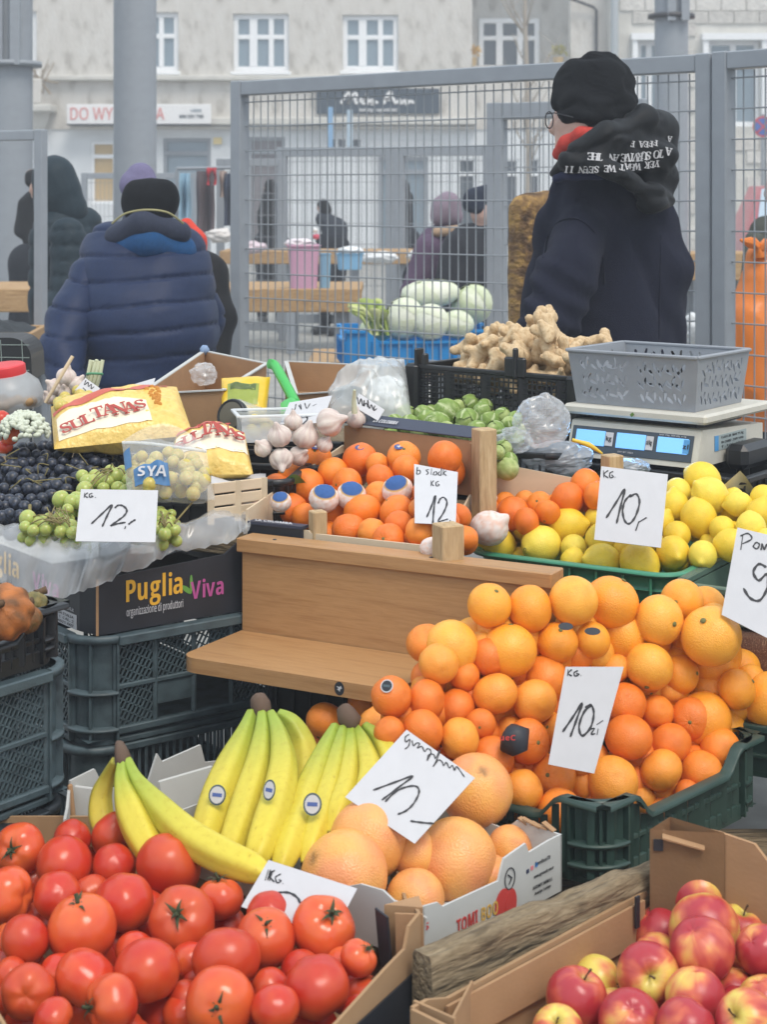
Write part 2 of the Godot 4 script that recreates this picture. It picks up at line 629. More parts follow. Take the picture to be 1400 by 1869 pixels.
func casement(parent: Node3D, x0: float, x1: float, y0: float, y1: float, z: float, cols: Array, transom: float, glass := "pane") -> void:
	var m := M.new()
	var w := 0.1
	var d := 0.08
	m.box(Vector3((x0 + x1) / 2, y0 + w / 2, z), Vector3(x1 - x0, w, d), Basis(), 0.008)
	m.box(Vector3((x0 + x1) / 2, y1 - w / 2, z), Vector3(x1 - x0, w, d), Basis(), 0.008)
	for xx in [x0 + w / 2, x1 - w / 2]: m.box(Vector3(xx, (y0 + y1) / 2, z), Vector3(w, y1 - y0 - 2 * w, d), Basis(), 0.008)
	var xs := [x0 + w]
	for c in cols:
		var cx := lerpf(x0, x1, c[0])
		m.box(Vector3(cx, (y0 + y1) / 2, z + 0.012), Vector3(c[1], y1 - y0 - 2 * w, d), Basis(), 0.008)
		xs.append(cx - c[1] / 2)
		xs.append(cx + c[1] / 2)
	xs.append(x1 - w)
	var ty := lerpf(y0, y1, transom)
	m.box(Vector3((x0 + x1) / 2, ty, z + 0.006), Vector3(x1 - x0 - 2 * w, 0.09, d), Basis(), 0.008)
	var win := part(parent, "window", m.mesh(), mats.window_white)
	for i in range(0, xs.size(), 2):
		for yy in [[y0 + w, ty - 0.045], [ty + 0.045, y1 - w]]:
			part(win, "pane", M.new().box(Vector3((xs[i] + xs[i + 1]) / 2, (yy[0] + yy[1]) / 2, z - 0.015), Vector3(xs[i + 1] - xs[i], yy[1] - yy[0], 0.012)).mesh(), mats[glass])

func facade() -> void:
	var d := 25.0
	var s := d / F
	var z := -d * K
	var X := func(px): return (px - 700.0) * s
	var Y := func(py): return EYE - (py - 355.0) * s
	var b := thing("apartment_building", "grey plastered apartment house with white casement windows and shops below", "building")
	var wins := [[225, 325, 22, 130], [425, 527, 25, 130], [625, 727, 27, 129], [35, 66, 20, 132]]
	var holes := []
	for w in wins: holes.append([X.call(w[0]), X.call(w[1]), Y.call(w[3]), Y.call(w[2])])
	holes.append([X.call(862), X.call(1042), Y.call(120), Y.call(-140)])
	var m := M.new()
	wall_bits(m, X.call(-2400), X.call(1108), Y.call(236), 13.0, z, 0.45, holes)
	part(b, "upper_wall", m.mesh(), mats.plaster)
	for w in wins: casement(b, X.call(w[0]), X.call(w[1]), Y.call(w[3]), Y.call(w[2]), z - 0.12, [[0.36, 0.16], [0.68, 0.10]], 0.6)
	for w in wins: part(b, "sill", M.new().box(Vector3(X.call((w[0] + w[1]) / 2.0), Y.call(w[3] + 4), z + 0.02), Vector3((w[1] - w[0] + 8) * s, 0.07, 0.16), Basis(), 0.01).mesh(), mats.window_white)
	# recessed loggia with its window
	m = M.new()
	var rx0: float = X.call(862)
	var rx1: float = X.call(1042)
	m.box(Vector3((rx0 + rx1) / 2, Y.call(-10), z - 1.65), Vector3(rx1 - rx0 + 0.6, 3.4, 0.2))
	m.box(Vector3((rx0 + rx1) / 2, Y.call(120) - 0.1, z - 0.98), Vector3(rx1 - rx0, 0.2, 1.14))
	part(b, "loggia_wall", m.mesh(), mats.plaster)
	casement(b, X.call(882), X.call(997), Y.call(118), Y.call(20), z - 1.5, [[0.34, 0.14], [0.68, 0.12]], 0.62, "pane_dark")
	# string course, cornice over the shops, sill line
	part(b, "string_course", M.new().box(Vector3(X.call(330), Y.call(143), z + 0.05), Vector3(X.call(880) - X.call(150) + 1.2, 0.10, 0.26), Basis(), 0.015).mesh(), mats.plaster_light)
	part(b, "cornice", M.new().box(Vector3(X.call(500), Y.call(222), z + 0.09), Vector3(X.call(850) - X.call(110), 0.15, 0.36), Basis(), 0.02).mesh(), mats.plaster_light)
	part(b, "cornice_moulding", M.new().box(Vector3(X.call(500), Y.call(233), z + 0.05), Vector3(X.call(850) - X.call(110), 0.06, 0.24), Basis(), 0.015).mesh(), mats.plaster)
	# ground floor: openings in a pale wall
	var shops := [[165, 210, 258, 372], [297, 384, 252, 520], [452, 520, 250, 470], [600, 612, 252, 270], [615, 632, 252, 270], [642, 660, 252, 270], [675, 800, 258, 270], [690, 782, 286, 520], [836, 868, 290, 420], [922, 996, 205, 238], [915, 948, 290, 450], [965, 985, 290, 430]]
	holes = []
	for w in shops: holes.append([X.call(w[0]), X.call(w[1]), Y.call(w[3]), Y.call(w[2])])
	m = M.new()
	wall_bits(m, X.call(-2400), X.call(1108), 0.0, Y.call(236), z - 0.03, 0.4, holes)
	part(b, "shop_wall", m.mesh(), mats.shop_white)
	for i in shops.size():
		var w: Array = shops[i]
		var x0: float = X.call(w[0])
		var x1: float = X.call(w[1])
		var y0: float = Y.call(w[3])
		var y1: float = Y.call(w[2])
		var fm := M.new()
		var t := minf(0.07, (x1 - x0) * 0.12)
		for xx in [x0 + t / 2, x1 - t / 2]: fm.box(Vector3(xx, (y0 + y1) / 2, z - 0.1), Vector3(t, y1 - y0, 0.08))
		for yy in [y0 + t / 2, y1 - t / 2]: fm.box(Vector3((x0 + x1) / 2, yy, z - 0.1), Vector3(x1 - x0 - 2 * t, t, 0.08))
		if y1 - y0 > 1.0: fm.box(Vector3((x0 + x1) / 2, y1 - 0.3, z - 0.1), Vector3(x1 - x0 - 2 * t, 0.08, 0.08))
		var wd := part(b, "shop_door" if w[3] > 460 else "shop_window", fm.mesh(), mats.grey_paint if w[3] > 460 else mats.window_white)
		part(wd, "pane", M.new().box(Vector3((x0 + x1) / 2, (y0 + y1) / 2, z - 0.14), Vector3(x1 - x0 - t, y1 - y0 - t, 0.02)).mesh(), mats.board_yellow if i == 0 else (mats.pane_rose if i == 2 else (mats.pane if i in [1, 7] else mats.pane_dark)))
	# signs
	var sg := thing("shop_sign", "white letting sign with red capitals, half hidden by the thick column", "sign")
	part(sg, "sign_board", M.new().box(Vector3(X.call(258), Y.call(210), z + 0.36), Vector3((388 - 127) * s, 36 * s, 0.06), Basis(), 0.01).mesh(), mats.sign_white)
	part(sg, "sign_rim", M.new().box(Vector3(X.call(258), Y.call(229), z + 0.36), Vector3((388 - 127) * s, 0.03, 0.09), Basis(), 0.005).mesh(), mats.dark_metal)
	var t1 := lettering("DO WYNAJĘCIA", 19 * s, false, "Droid Sans", 0.01)
	t1.horizontal_alignment = HORIZONTAL_ALIGNMENT_LEFT
	part(sg, "lettering", t1, mats.sign_red, Transform3D(Basis().scaled(Vector3(1.0, 1.15, 1)), Vector3(X.call(132), Y.call(210), z + 0.4)))
	part(sg, "phone_number", lettering("604 231 740", 6 * s, true, "Droid Sans", 0.01), mats.navy_sign, Transform3D(Basis(), Vector3(X.call(353), Y.call(214), z + 0.4)))
	part(sg, "small_print", lettering("LOKAL", 5 * s, true, "Droid Sans", 0.01), mats.pane, Transform3D(Basis(), Vector3(X.call(362), Y.call(203), z + 0.4)))
	var s2 := thing("script_sign", "dark navy shop sign with looping white script above the fence mesh", "sign")
	part(s2, "sign_board", M.new().box(Vector3(X.call(690), Y.call(185), z + 0.05), Vector3(224 * s, 46 * s, 0.08), Basis(), 0.01).mesh(), mats.navy_sign)
	var k := plane3([600, 160, (-z - 0.11) / K], [800, 160, (-z - 0.11) / K], [700, 220, (-z - 0.11) / K])
	var st := [[[622, 189], [630, 176], [637, 169], [640, 180], [634, 190], [645, 172], [652, 173], [648, 182], [652, 190]], [[654, 186], [660, 181], [662, 188], [666, 186], [670, 170], [668, 189], [674, 184], [680, 183], [678, 190], [685, 186], [690, 188]], [[700, 190], [708, 172], [714, 168], [712, 180], [704, 182], [716, 178], [722, 190]], [[724, 188], [730, 182], [733, 189], [738, 183], [743, 190], [748, 184], [756, 188]]]
	part(s2, "script", ink(st, k, 0.055, 0.0), mats.sign_white)
	part(s2, "small_print", lettering("kwiaty i upominki", 6 * s, true, "Droid Sans", 0.01), mats.sign_white, Transform3D(Basis(), Vector3(X.call(690), Y.call(201), z + 0.1)))
	for q in [[605, 195, hexa("7ea7cc")], [640, 200, hexa("a8bccb")]]:
		var fl := M.new().box(Vector3(X.call(q[0]), Y.call(q[1]) - 0.5, z + 0.9), Vector3(0.11, 0.9, 0.02)).mesh()
		solo("banner_strip", fl, mat("banner_%d" % q[0], q[2], 0.8), "narrow %s banner hanging by the script sign" % ("blue" if q[0] == 605 else "pale grey"), "banner", "hanging banners")
	var yb := M.new().box(Vector3(X.call(397), Y.call(257), z + 0.02), Vector3(15 * s, 12 * s, 0.05)).mesh()
	solo("notice_plate", yb, mat("notice_yellow", hexa("d8c48a"), 0.7), "small pale yellow plate on the white shop wall", "plate")
	# the paler stone house at the side
	var h := thing("stone_house", "pale house of big stone blocks beside the grey apartment house", "building")
	var X0: float = X.call(1126)
	var wn := [[1160, 1206, 75, 240], [1288, 1384, 75, 232], [1440, 1540, 75, 232], [1288, 1340, 300, 420]]
	holes = []
	for w in wn: holes.append([X.call(w[0]), X.call(w[1]), Y.call(w[3]), Y.call(w[2])])
	m = M.new()
	wall_bits(m, X.call(1108), X.call(1900), 0.0, 13.0, z + 0.25, 0.4, holes)
	part(h, "wall", m.mesh(), mats.plaster_light)
	for w in wn: casement(h, X.call(w[0]), X.call(w[1]), Y.call(w[3]), Y.call(w[2]), z + 0.1, [[0.5, 0.12]], 0.7, "pane")
	for w in wn.slice(0, 3):
		var fm2 := M.new()
		for xx in [w[0] - 5, w[1] + 5]: fm2.box(Vector3(X.call(xx), Y.call((w[2] + w[3]) / 2.0), z + 0.32), Vector3(0.1, (w[3] - w[2]) * s, 0.16))
		fm2.box(Vector3(X.call((w[0] + w[1]) / 2.0), Y.call(w[2] - 5), z + 0.34), Vector3((w[1] - w[0] + 24) * s, 0.13, 0.2))
		part(h, "surround", fm2.mesh(), mats.window_white)
	for r in 22:
		for cidx in 8:
			var bx := 1128 + cidx * 46 + (23 if r % 2 else 0)
			var by := 460 - r * 23
			var clear := true
			for w in wn:
				if bx + 46 > w[0] - 12 and bx < w[1] + 12 and by < w[3] + 2 and by + 23 > w[2] - 14: clear = false
			if not clear: continue
			part(h, "stone_block", M.new().box(Vector3(X.call(bx + 23), Y.call(by + 11.5), z + 0.262), Vector3(44.6 * s, 21.8 * s, 0.05 + 0.012 * sin(r * 3.1 + cidx * 7.7)), Basis(), 0.008).mesh(), mats["stone_%d" % ((r * 5 + cidx * 3) % 3)])
	# pipes
	var p := M.new().tube([Vector3(X.call(1117), 0, z + 0.45), Vector3(X.call(1117), 13, z + 0.45)], 0.075, 12)
	solo("downpipe", p.mesh(), mat("pipe_pale", hexa("a9b0b4"), 0.5), "pale grey rainwater downpipe between the two houses", "downpipe")
	p = M.new().tube([Vector3(X.call(1088), Y.call(140), z + 0.1), Vector3(X.call(1088), Y.call(20), z + 0.1), Vector3(X.call(1082), Y.call(14), z + 0.12), Vector3(X.call(1030), Y.call(-4), z + 0.2)], 0.03, 8)
	solo("iron_pipe", p.mesh(), mats.dark_metal, "thin dark iron pipe bending across the grey wall", "pipe")
	# old oriel and weathered stucco on the far side
	var o := thing("bay_balcony", "crumbling plaster balcony with dry plants behind the steel column", "balcony")
	part(o, "slab", M.new().box(Vector3(X.call(70), Y.call(200), z + 0.35), Vector3(0.75, 0.14, 0.7), Basis(), 0.02).mesh(), mats.plaster_light)
	part(o, "parapet", M.new().box(Vector3(X.call(62), Y.call(170), z + 0.62), Vector3(0.55, 0.5, 0.09), Basis(), 0.02).mesh(), mats.plaster)
	part(o, "corbel", M.new().lathe([Vector2(0.02, -0.45), Vector2(0.12, -0.3), Vector2(0.2, -0.1), Vector2(0.22, 0.0)], 12, Vector3(X.call(75), Y.call(206), z + 0.25)).mesh(), mats.plaster_light)
	var shoots := M.new()
	for i in 40:
		var a := Vector3(X.call(75 + rng.randf_range(-14, 18)), Y.call(150), z + 0.5)
		shoots.tube([a, a + Vector3(rng.randf_range(-0.2, 0.25), rng.randf_range(-0.3, 0.45), rng.randf_range(-0.1, 0.2))], 0.012, 4)
	part(o, "dry_stems", shoots.mesh(), mat("dry_stem", hexa("a99a84"), 0.9))
	for q in [[862, 112, "c8a35a"], [1021, 105, "a8a35a"]]:
		var pt := thing("potted_plant", "yellowing potted plant at the %s end of the loggia" % ("shaded" if q[0] < 900 else "open"), "plant", "loggia plants", Transform3D(Basis(), Vector3(X.call(q[0]), Y.call(120), z - 0.15)))
		part(pt, "pot", M.new().lathe([Vector2(0, 0), Vector2(0.08, 0), Vector2(0.11, 0.18), Vector2(0.09, 0.18), Vector2(0.085, 0.15), Vector2(0, 0.15)], 12).mesh(), mats.board_yellow)
		var lf := M.new()
		for i in 90:
			var dr := Vector3(rng.randf_range(-1, 1), rng.randf_range(0, 1.6), rng.randf_range(-1, 1)).normalized()
			var c := Vector3(0, 0.22, 0) + dr * rng.randf_range(0.04, 0.2)
			var sd := dr.cross(Vector3(rng.randf(), rng.randf(), rng.randf())).normalized() * 0.03
			lf.quad(c - sd, c + dr * 0.03 - sd * 0.2, c + dr * 0.07 + sd, c + sd)
		part(pt, "leaves", lf.mesh(), mat("leaf_" + q[2], hexa(q[2]), 0.8))

func steel_column(x: float, d: float, r: float, label: String) -> Node3D:
	var o := thing("steel_column", label, "column", "round market hall columns", Transform3D(Basis(), Vector3((x - 700) / F * d, 0, -d * K)))
	part(o, "shaft", M.new().lathe([Vector2(r, 0), Vector2(r, 1.5), Vector2(r, 3), Vector2(r, 6.5), Vector2(0, 6.5)], 36).mesh(), mats.grey_paint)
	part(o, "base_plate", M.new().box(Vector3(0, 0.015, 0), Vector3(r * 3, 0.03, r * 3), Basis(), 0.005).mesh(), mats.grey_paint)
	return o

# a framed panel of welded mesh: a and b are the outer feet of its two posts
func fence(a: Vector3, b: Vector3, h: float, w: float, label: String, wires := true, single := true, step := 0.04, foot := 0.1) -> Node3D:
	var o := thing("mesh_fence", label, "fence", "grey steel fence panels")
	var dir := (b - a)
	dir.y = 0
	var l := dir.length()
	dir = dir.normalized()
	var up := Vector3.UP
	var bs := Basis(dir, up, dir.cross(up))
	o.transform = Transform3D(bs, Vector3(a.x, 0, a.z))
	for xx in [w / 2, l - w / 2]: part(o, "post", M.new().box(Vector3(xx, h / 2, 0), Vector3(w, h, w), Basis(), 0.004).mesh(), mats.grey_paint)
	part(o, "top_rail", M.new().box(Vector3(l / 2, h - w / 2 - 0.002, 0), Vector3(l - 2 * w, w, w - 0.004), Basis(), 0.004).mesh(), mats.grey_paint)
	part(o, "bottom_rail", M.new().box(Vector3(l / 2, foot + w / 2, 0), Vector3(l - 2 * w, w, w - 0.004), Basis(), 0.004).mesh(), mats.grey_paint)
	if not wires: return o
	var zz := -w * 0.18
	if single:
		var vm := M.new().tube([Vector3(0, foot + w, zz), Vector3(0, h - w - 0.005, zz)], 0.0026, 6).mesh()
		var n := int((l - 2 * w) / step)
		for i in range(1, n): part(o, "wire", vm, mats.wire, Transform3D(Basis(), Vector3(w + (l - 2 * w) * i / n, 0, 0)))
		var hm := M.new().tube([Vector3(w - 0.02, 0, zz + 0.0055), Vector3(l - w + 0.02, 0, zz + 0.0055)], 0.003, 6).mesh()
		var nh := int((h - foot - 2 * w) / 0.1)
		for i in range(0, nh + 1): part(o, "wire", hm, mats.wire, Transform3D(Basis(), Vector3(0, h - w - 0.03 - i * 0.1, 0)))
	else:
		var m := M.new()
		var n := int((l - 2 * w) / 0.05)
		for i in range(1, n): m.bar(Vector3(w + (l - 2 * w) * i / n, foot + w, zz), Vector3(w + (l - 2 * w) * i / n, h - w, zz), 0.005, 0.005)
		for i in range(0, int((h - foot - 2 * w) / 0.2)): m.bar(Vector3(w, h - w - 0.05 - i * 0.2, zz + 0.006), Vector3(l - w, h - w - 0.05 - i * 0.2, zz + 0.006), 0.006, 0.006)
		part(o, "wire_mesh", m.mesh(), mats.wire).set_meta("kind", "stuff")
	return o

func market_table(x0: float, x1: float, y: float, d: float, beam_px: float, deep: float, label: String, d2 := 0.0) -> Node3D:
	if d2 == 0.0: d2 = d
	var a := at(x0, y, d)
	var b := at(x1, y, d2)
	b.y = a.y
	var o := thing("market_table", label, "table", "timber market tables")
	var dir := (b - a)
	var l := dir.length()
	dir = dir.normalized()
	var bs := Basis(dir, Vector3.UP, dir.cross(Vector3.UP))
	o.transform = Transform3D(bs, Vector3(a.x, 0, a.z))
	var t := beam_px * d / F
	part(o, "front_beam", M.new().box(Vector3(l / 2, a.y - t / 2, -0.03), Vector3(l, t, 0.06), Basis(), 0.006).mesh(), mats.timber)
	var nb := 4
	for i in nb: part(o, "plank", M.new().box(Vector3(l / 2, a.y - 0.022, -0.065 - (deep / nb) * (i + 0.5)), Vector3(l, 0.036, deep / nb - 0.008), Basis(), 0.004).mesh(), mats.timber)
	for xx in [0.12, l * 0.36, l * 0.68, l - 0.12]:
		part(o, "leg", M.new().box(Vector3(xx, (a.y - t) / 2, -0.12), Vector3(0.07, a.y - t, 0.07), Basis(), 0.004).mesh(), mats.grey_paint)
		part(o, "leg", M.new().box(Vector3(xx, (a.y - t) / 2, -deep), Vector3(0.07, a.y - t, 0.07), Basis(), 0.004).mesh(), mats.grey_paint)
	return o

func setting() -> void:
	tinted(mat("wire", hexa("8e9398"), 0.45, 0.5), null)
	var g := PlaneMesh.new()
	g.size = Vector2(240, 240)
	tag(part(self, "ground", g, mats.paving), "grey paved market square ground", "", "", "structure")
	facade()
	var col := steel_column(246, 10.0, 0.171, "thick round grey steel column in front of the letting sign")
	col = steel_column(18, 9.6, 0.17, "round steel column with bolted brackets behind the small fence frame")
	for q in [[-0.05, 2.55], [0.08, 2.55]]:
		part(col, "bracket", M.new().bar(Vector3(q[0], 2.33, 0.2), Vector3(q[0], 4.5, 0.2), 0.075, 0.05, Vector3.BACK, 0.004).mesh(), mats.grey_paint)
	part(col, "bracket_plate", M.new().lathe([Vector2(0.172, 2.33), Vector2(0.24, 2.33), Vector2(0.24, 2.37), Vector2(0.172, 2.37)], 24).mesh(), mats.grey_paint)
	col = steel_column(1226, 12.0, 0.16, "round steel column with a flange behind the woman's black hat")
	part(col, "flange", M.new().lathe([Vector2(0.162, 3.04), Vector2(0.225, 3.04), Vector2(0.225, 3.08), Vector2(0.162, 3.09)], 24).mesh(), mats.dark_metal)
	for xx in [-0.03, 0.1]: part(col, "bracket", M.new().bar(Vector3(xx, 3.0, 0.19), Vector3(xx, 5.0, 0.19), 0.08, 0.05, Vector3.BACK, 0.004).mesh(), mats.grey_paint)
	# fences
	fence(at(428, 0, 5.15), at(1305, 0, 4.12), EYE + 0.466, 0.058, "long mesh panel behind the ginger, between corner post and double post")
	fence(at(1308.5, 0, 4.11), at(1640, 0, 3.75), EYE + 0.468, 0.058, "mesh panel in front of the orange bag, past the double post")
	var keep := fence(at(-190, 0, 5.9), at(81, 0, 5.6), EYE + 0.292, 0.046, "open steel frame without mesh in front of the hooded person", false)
	keep = fence(at(-120, 0, 14), at(53, 0, 13.6), EYE + 0.39, 0.066, "smaller far frame seen through the open steel frame", false)
	keep = fence(at(148, 0, 15), at(364, 0, 15), EYE + 0.26, 0.07, "low far frame crossing behind the thick column", true, false)
	keep = fence(at(395, 0, 11.5), at(522, 0, 11.5), EYE + 0.33, 0.07, "far frame beside the hung clothes", true, false)
	keep = fence(at(507, 0, 12.2), at(722, 0, 12.0), EYE + 0.46, 0.09, "far mesh panel behind the pink and blue tubs", true, false)
	keep = fence(at(722, 0, 12.0), at(900, 0, 11.8), EYE + 0.46, 0.09, "far mesh panel behind the purple hat", true, false)
	keep = fence(at(894, 0, 6.5), at(1180, 0, 6.2), EYE + 0.475, 0.085, "inner mesh panel behind the brown seat back", true, false)
	# tables of other traders
	market_table(-140, 660, 527, 6.9, 43, 0.8, "long timber table under the far tubs, behind the fence", 6.9)
	market_table(-60, 70, 462, 10.0, 26, 0.6, "pale timber table behind the small far frame")
	market_table(400, 760, 458, 10.5, 24, 0.7, "far timber table carrying pink and blue tubs")
	market_table(1250, 1420, 462, 8.0, 50, 0.5, "timber table behind the double post")

# ================================================================ fruit and vegetables
const ORD := ["first", "second", "third", "fourth", "fifth", "sixth", "seventh", "eighth", "ninth", "tenth", "eleventh", "twelfth", "thirteenth", "fourteenth", "fifteenth", "sixteenth"]
var proto := {}
var nz := FastNoiseLite.new()

func noise3(p: Vector3, f: float) -> float:
	nz.frequency = f
	return nz.get_noise_3dv(p)

func lc(h: String) -> Color:
	return Color(h).srgb_to_linear()

func bump(cosine: float, sharp: float) -> float:   # a smooth hump round an axis
	return exp(-(1.0 - cosine) * sharp)

func fruit_materials() -> void:
	nz.seed = 7
	nz.noise_type = FastNoiseLite.TYPE_SIMPLEX_SMOOTH
	nz.fractal_octaves = 3
	var pits := ntex("pits", 0.11, [[0.0, Color(0, 0, 0)], [0.25, Color(0.6, 0.6, 0.6)], [0.6, Color(1, 1, 1)]], 1, FastNoiseLite.TYPE_CELLULAR, 512)
	var peel := ntex("peel", 0.012, [[0.08, [0.74, 0.62, 0.5]], [0.22, [0.9, 0.82, 0.74]], [0.5, [0.97, 0.95, 0.92]], [0.85, [1, 1, 1]]], 5)
	var kinds := {"orange": ["f7a832", "f49e2a", "f7b040"], "mandarin": ["f08c2c", "f29a34", "e97e28", "f3a23c"], "clementine": ["f08420", "ea781c", "f2902c"], "lemon": ["f0d03a", "edc934", "f2d84e"], "grapefruit": ["ffffff"]}
	for kd in kinds:
		for i in kinds[kd].size():
			var m := tinted(tri(mat("%s_skin_%d" % [kd, i], hexa(kinds[kd][i]), 0.36 if kd != "lemon" else 0.42, 0.5), 9.0), peel if kd != "lemon" else mottle("lemon_m", 0.12, 0.02), pits, 0.07)
			m.subsurf_scatter_enabled = true
			m.subsurf_scatter_strength = 0.06
			if kd == "grapefruit": m.vertex_color_use_as_albedo = true
	for i in 3:
		var m := tri(vmat("tomato_skin_%d" % i, 0.24 + 0.05 * i, 0.5), 6.0)
		m.albedo_color = Color(1, 1, 1).lerp(Color(0.93, 0.86, 0.86), i * 0.5)
		m.subsurf_scatter_enabled = true
		m.subsurf_scatter_strength = 0.1
		tinted(m, mottle("tomato_m", 0.08, 0.015), null)
		var a := tri(vmat("apple_skin_%d" % i, 0.3 + 0.04 * i, 0.5), 14.0)
		tinted(a, ntex("apple_t", 0.09, [[0.55, Color(1, 1, 1)], [0.72, Color(1, 1, 0.92)], [0.8, Color(1.0, 0.97, 0.8)]], 2), null)
	tinted(tri(vmat("banana_skin", 0.42, 0.4), 10.0), ntex("banana_t", 0.03, [[0.06, [0.62, 0.5, 0.32]], [0.16, [0.9, 0.85, 0.74]], [0.38, [0.97, 0.95, 0.9]], [0.85, [1, 1, 1]]], 6), grey("card_b", 0.2, 3), 0.02)
	mat("calyx", hexa("3d4429"), 0.8)
	mat("stalk_brown", hexa("5b452f"), 0.85)
	mat("button", hexa("6b6a3a"), 0.8)
	var gb := tinted(tri(mat("grape_black", hexa("23262f"), 0.38, 0.5), 22.0), null)
	gb.albedo_color = Color(1, 1, 1)
	gb.albedo_texture = ntex("bloom", 0.02, [[0.25, hexa("171a22")], [0.55, hexa("2c3140")], [0.8, hexa("4b5468")]], 4)
	var gg := tinted(tri(mat("grape_green", hexa("aebb63"), 0.3, 0.5), 18.0), mottle("grape_m", 0.25, 0.02), null)
	gg.subsurf_scatter_enabled = true
	gg.subsurf_scatter_strength = 0.35
	var gp := tinted(tri(mat("grape_pale", hexa("cdbb5e"), 0.35, 0.5), 18.0), mottle("grape_m", 0.25, 0.02), null)
	gp.subsurf_scatter_enabled = true
	gp.subsurf_scatter_strength = 0.3
	mat("vine", hexa("7d7248"), 0.8)
	tinted(tri(mat("ginger", hexa("d3bc98"), 0.85), 9.0), ntex("ginger_t", 0.03, [[0.15, [0.62, 0.52, 0.42]], [0.5, [0.95, 0.92, 0.88]], [0.85, [1, 1, 1]]], 5), grey("ginger_b", 0.12, 3), 0.12)
	mat("ginger_cut", hexa("dcc48a"), 0.7)
	tri(tinted(vmat("garlic_skin", 0.6, 0.3), mottle("garlic_m", 0.12, 0.03), null), 9.0)
	tri(tinted(vmat("sprout_skin", 0.5, 0.4), mottle("sprout_m", 0.2, 0.03), null), 10.0)
	tri(tinted(vmat("cabbage_skin", 0.55, 0.4), mottle("cabb_m", 0.12, 0.02), grey("ginger_b", 0.12, 3), 0.2), 3.0)

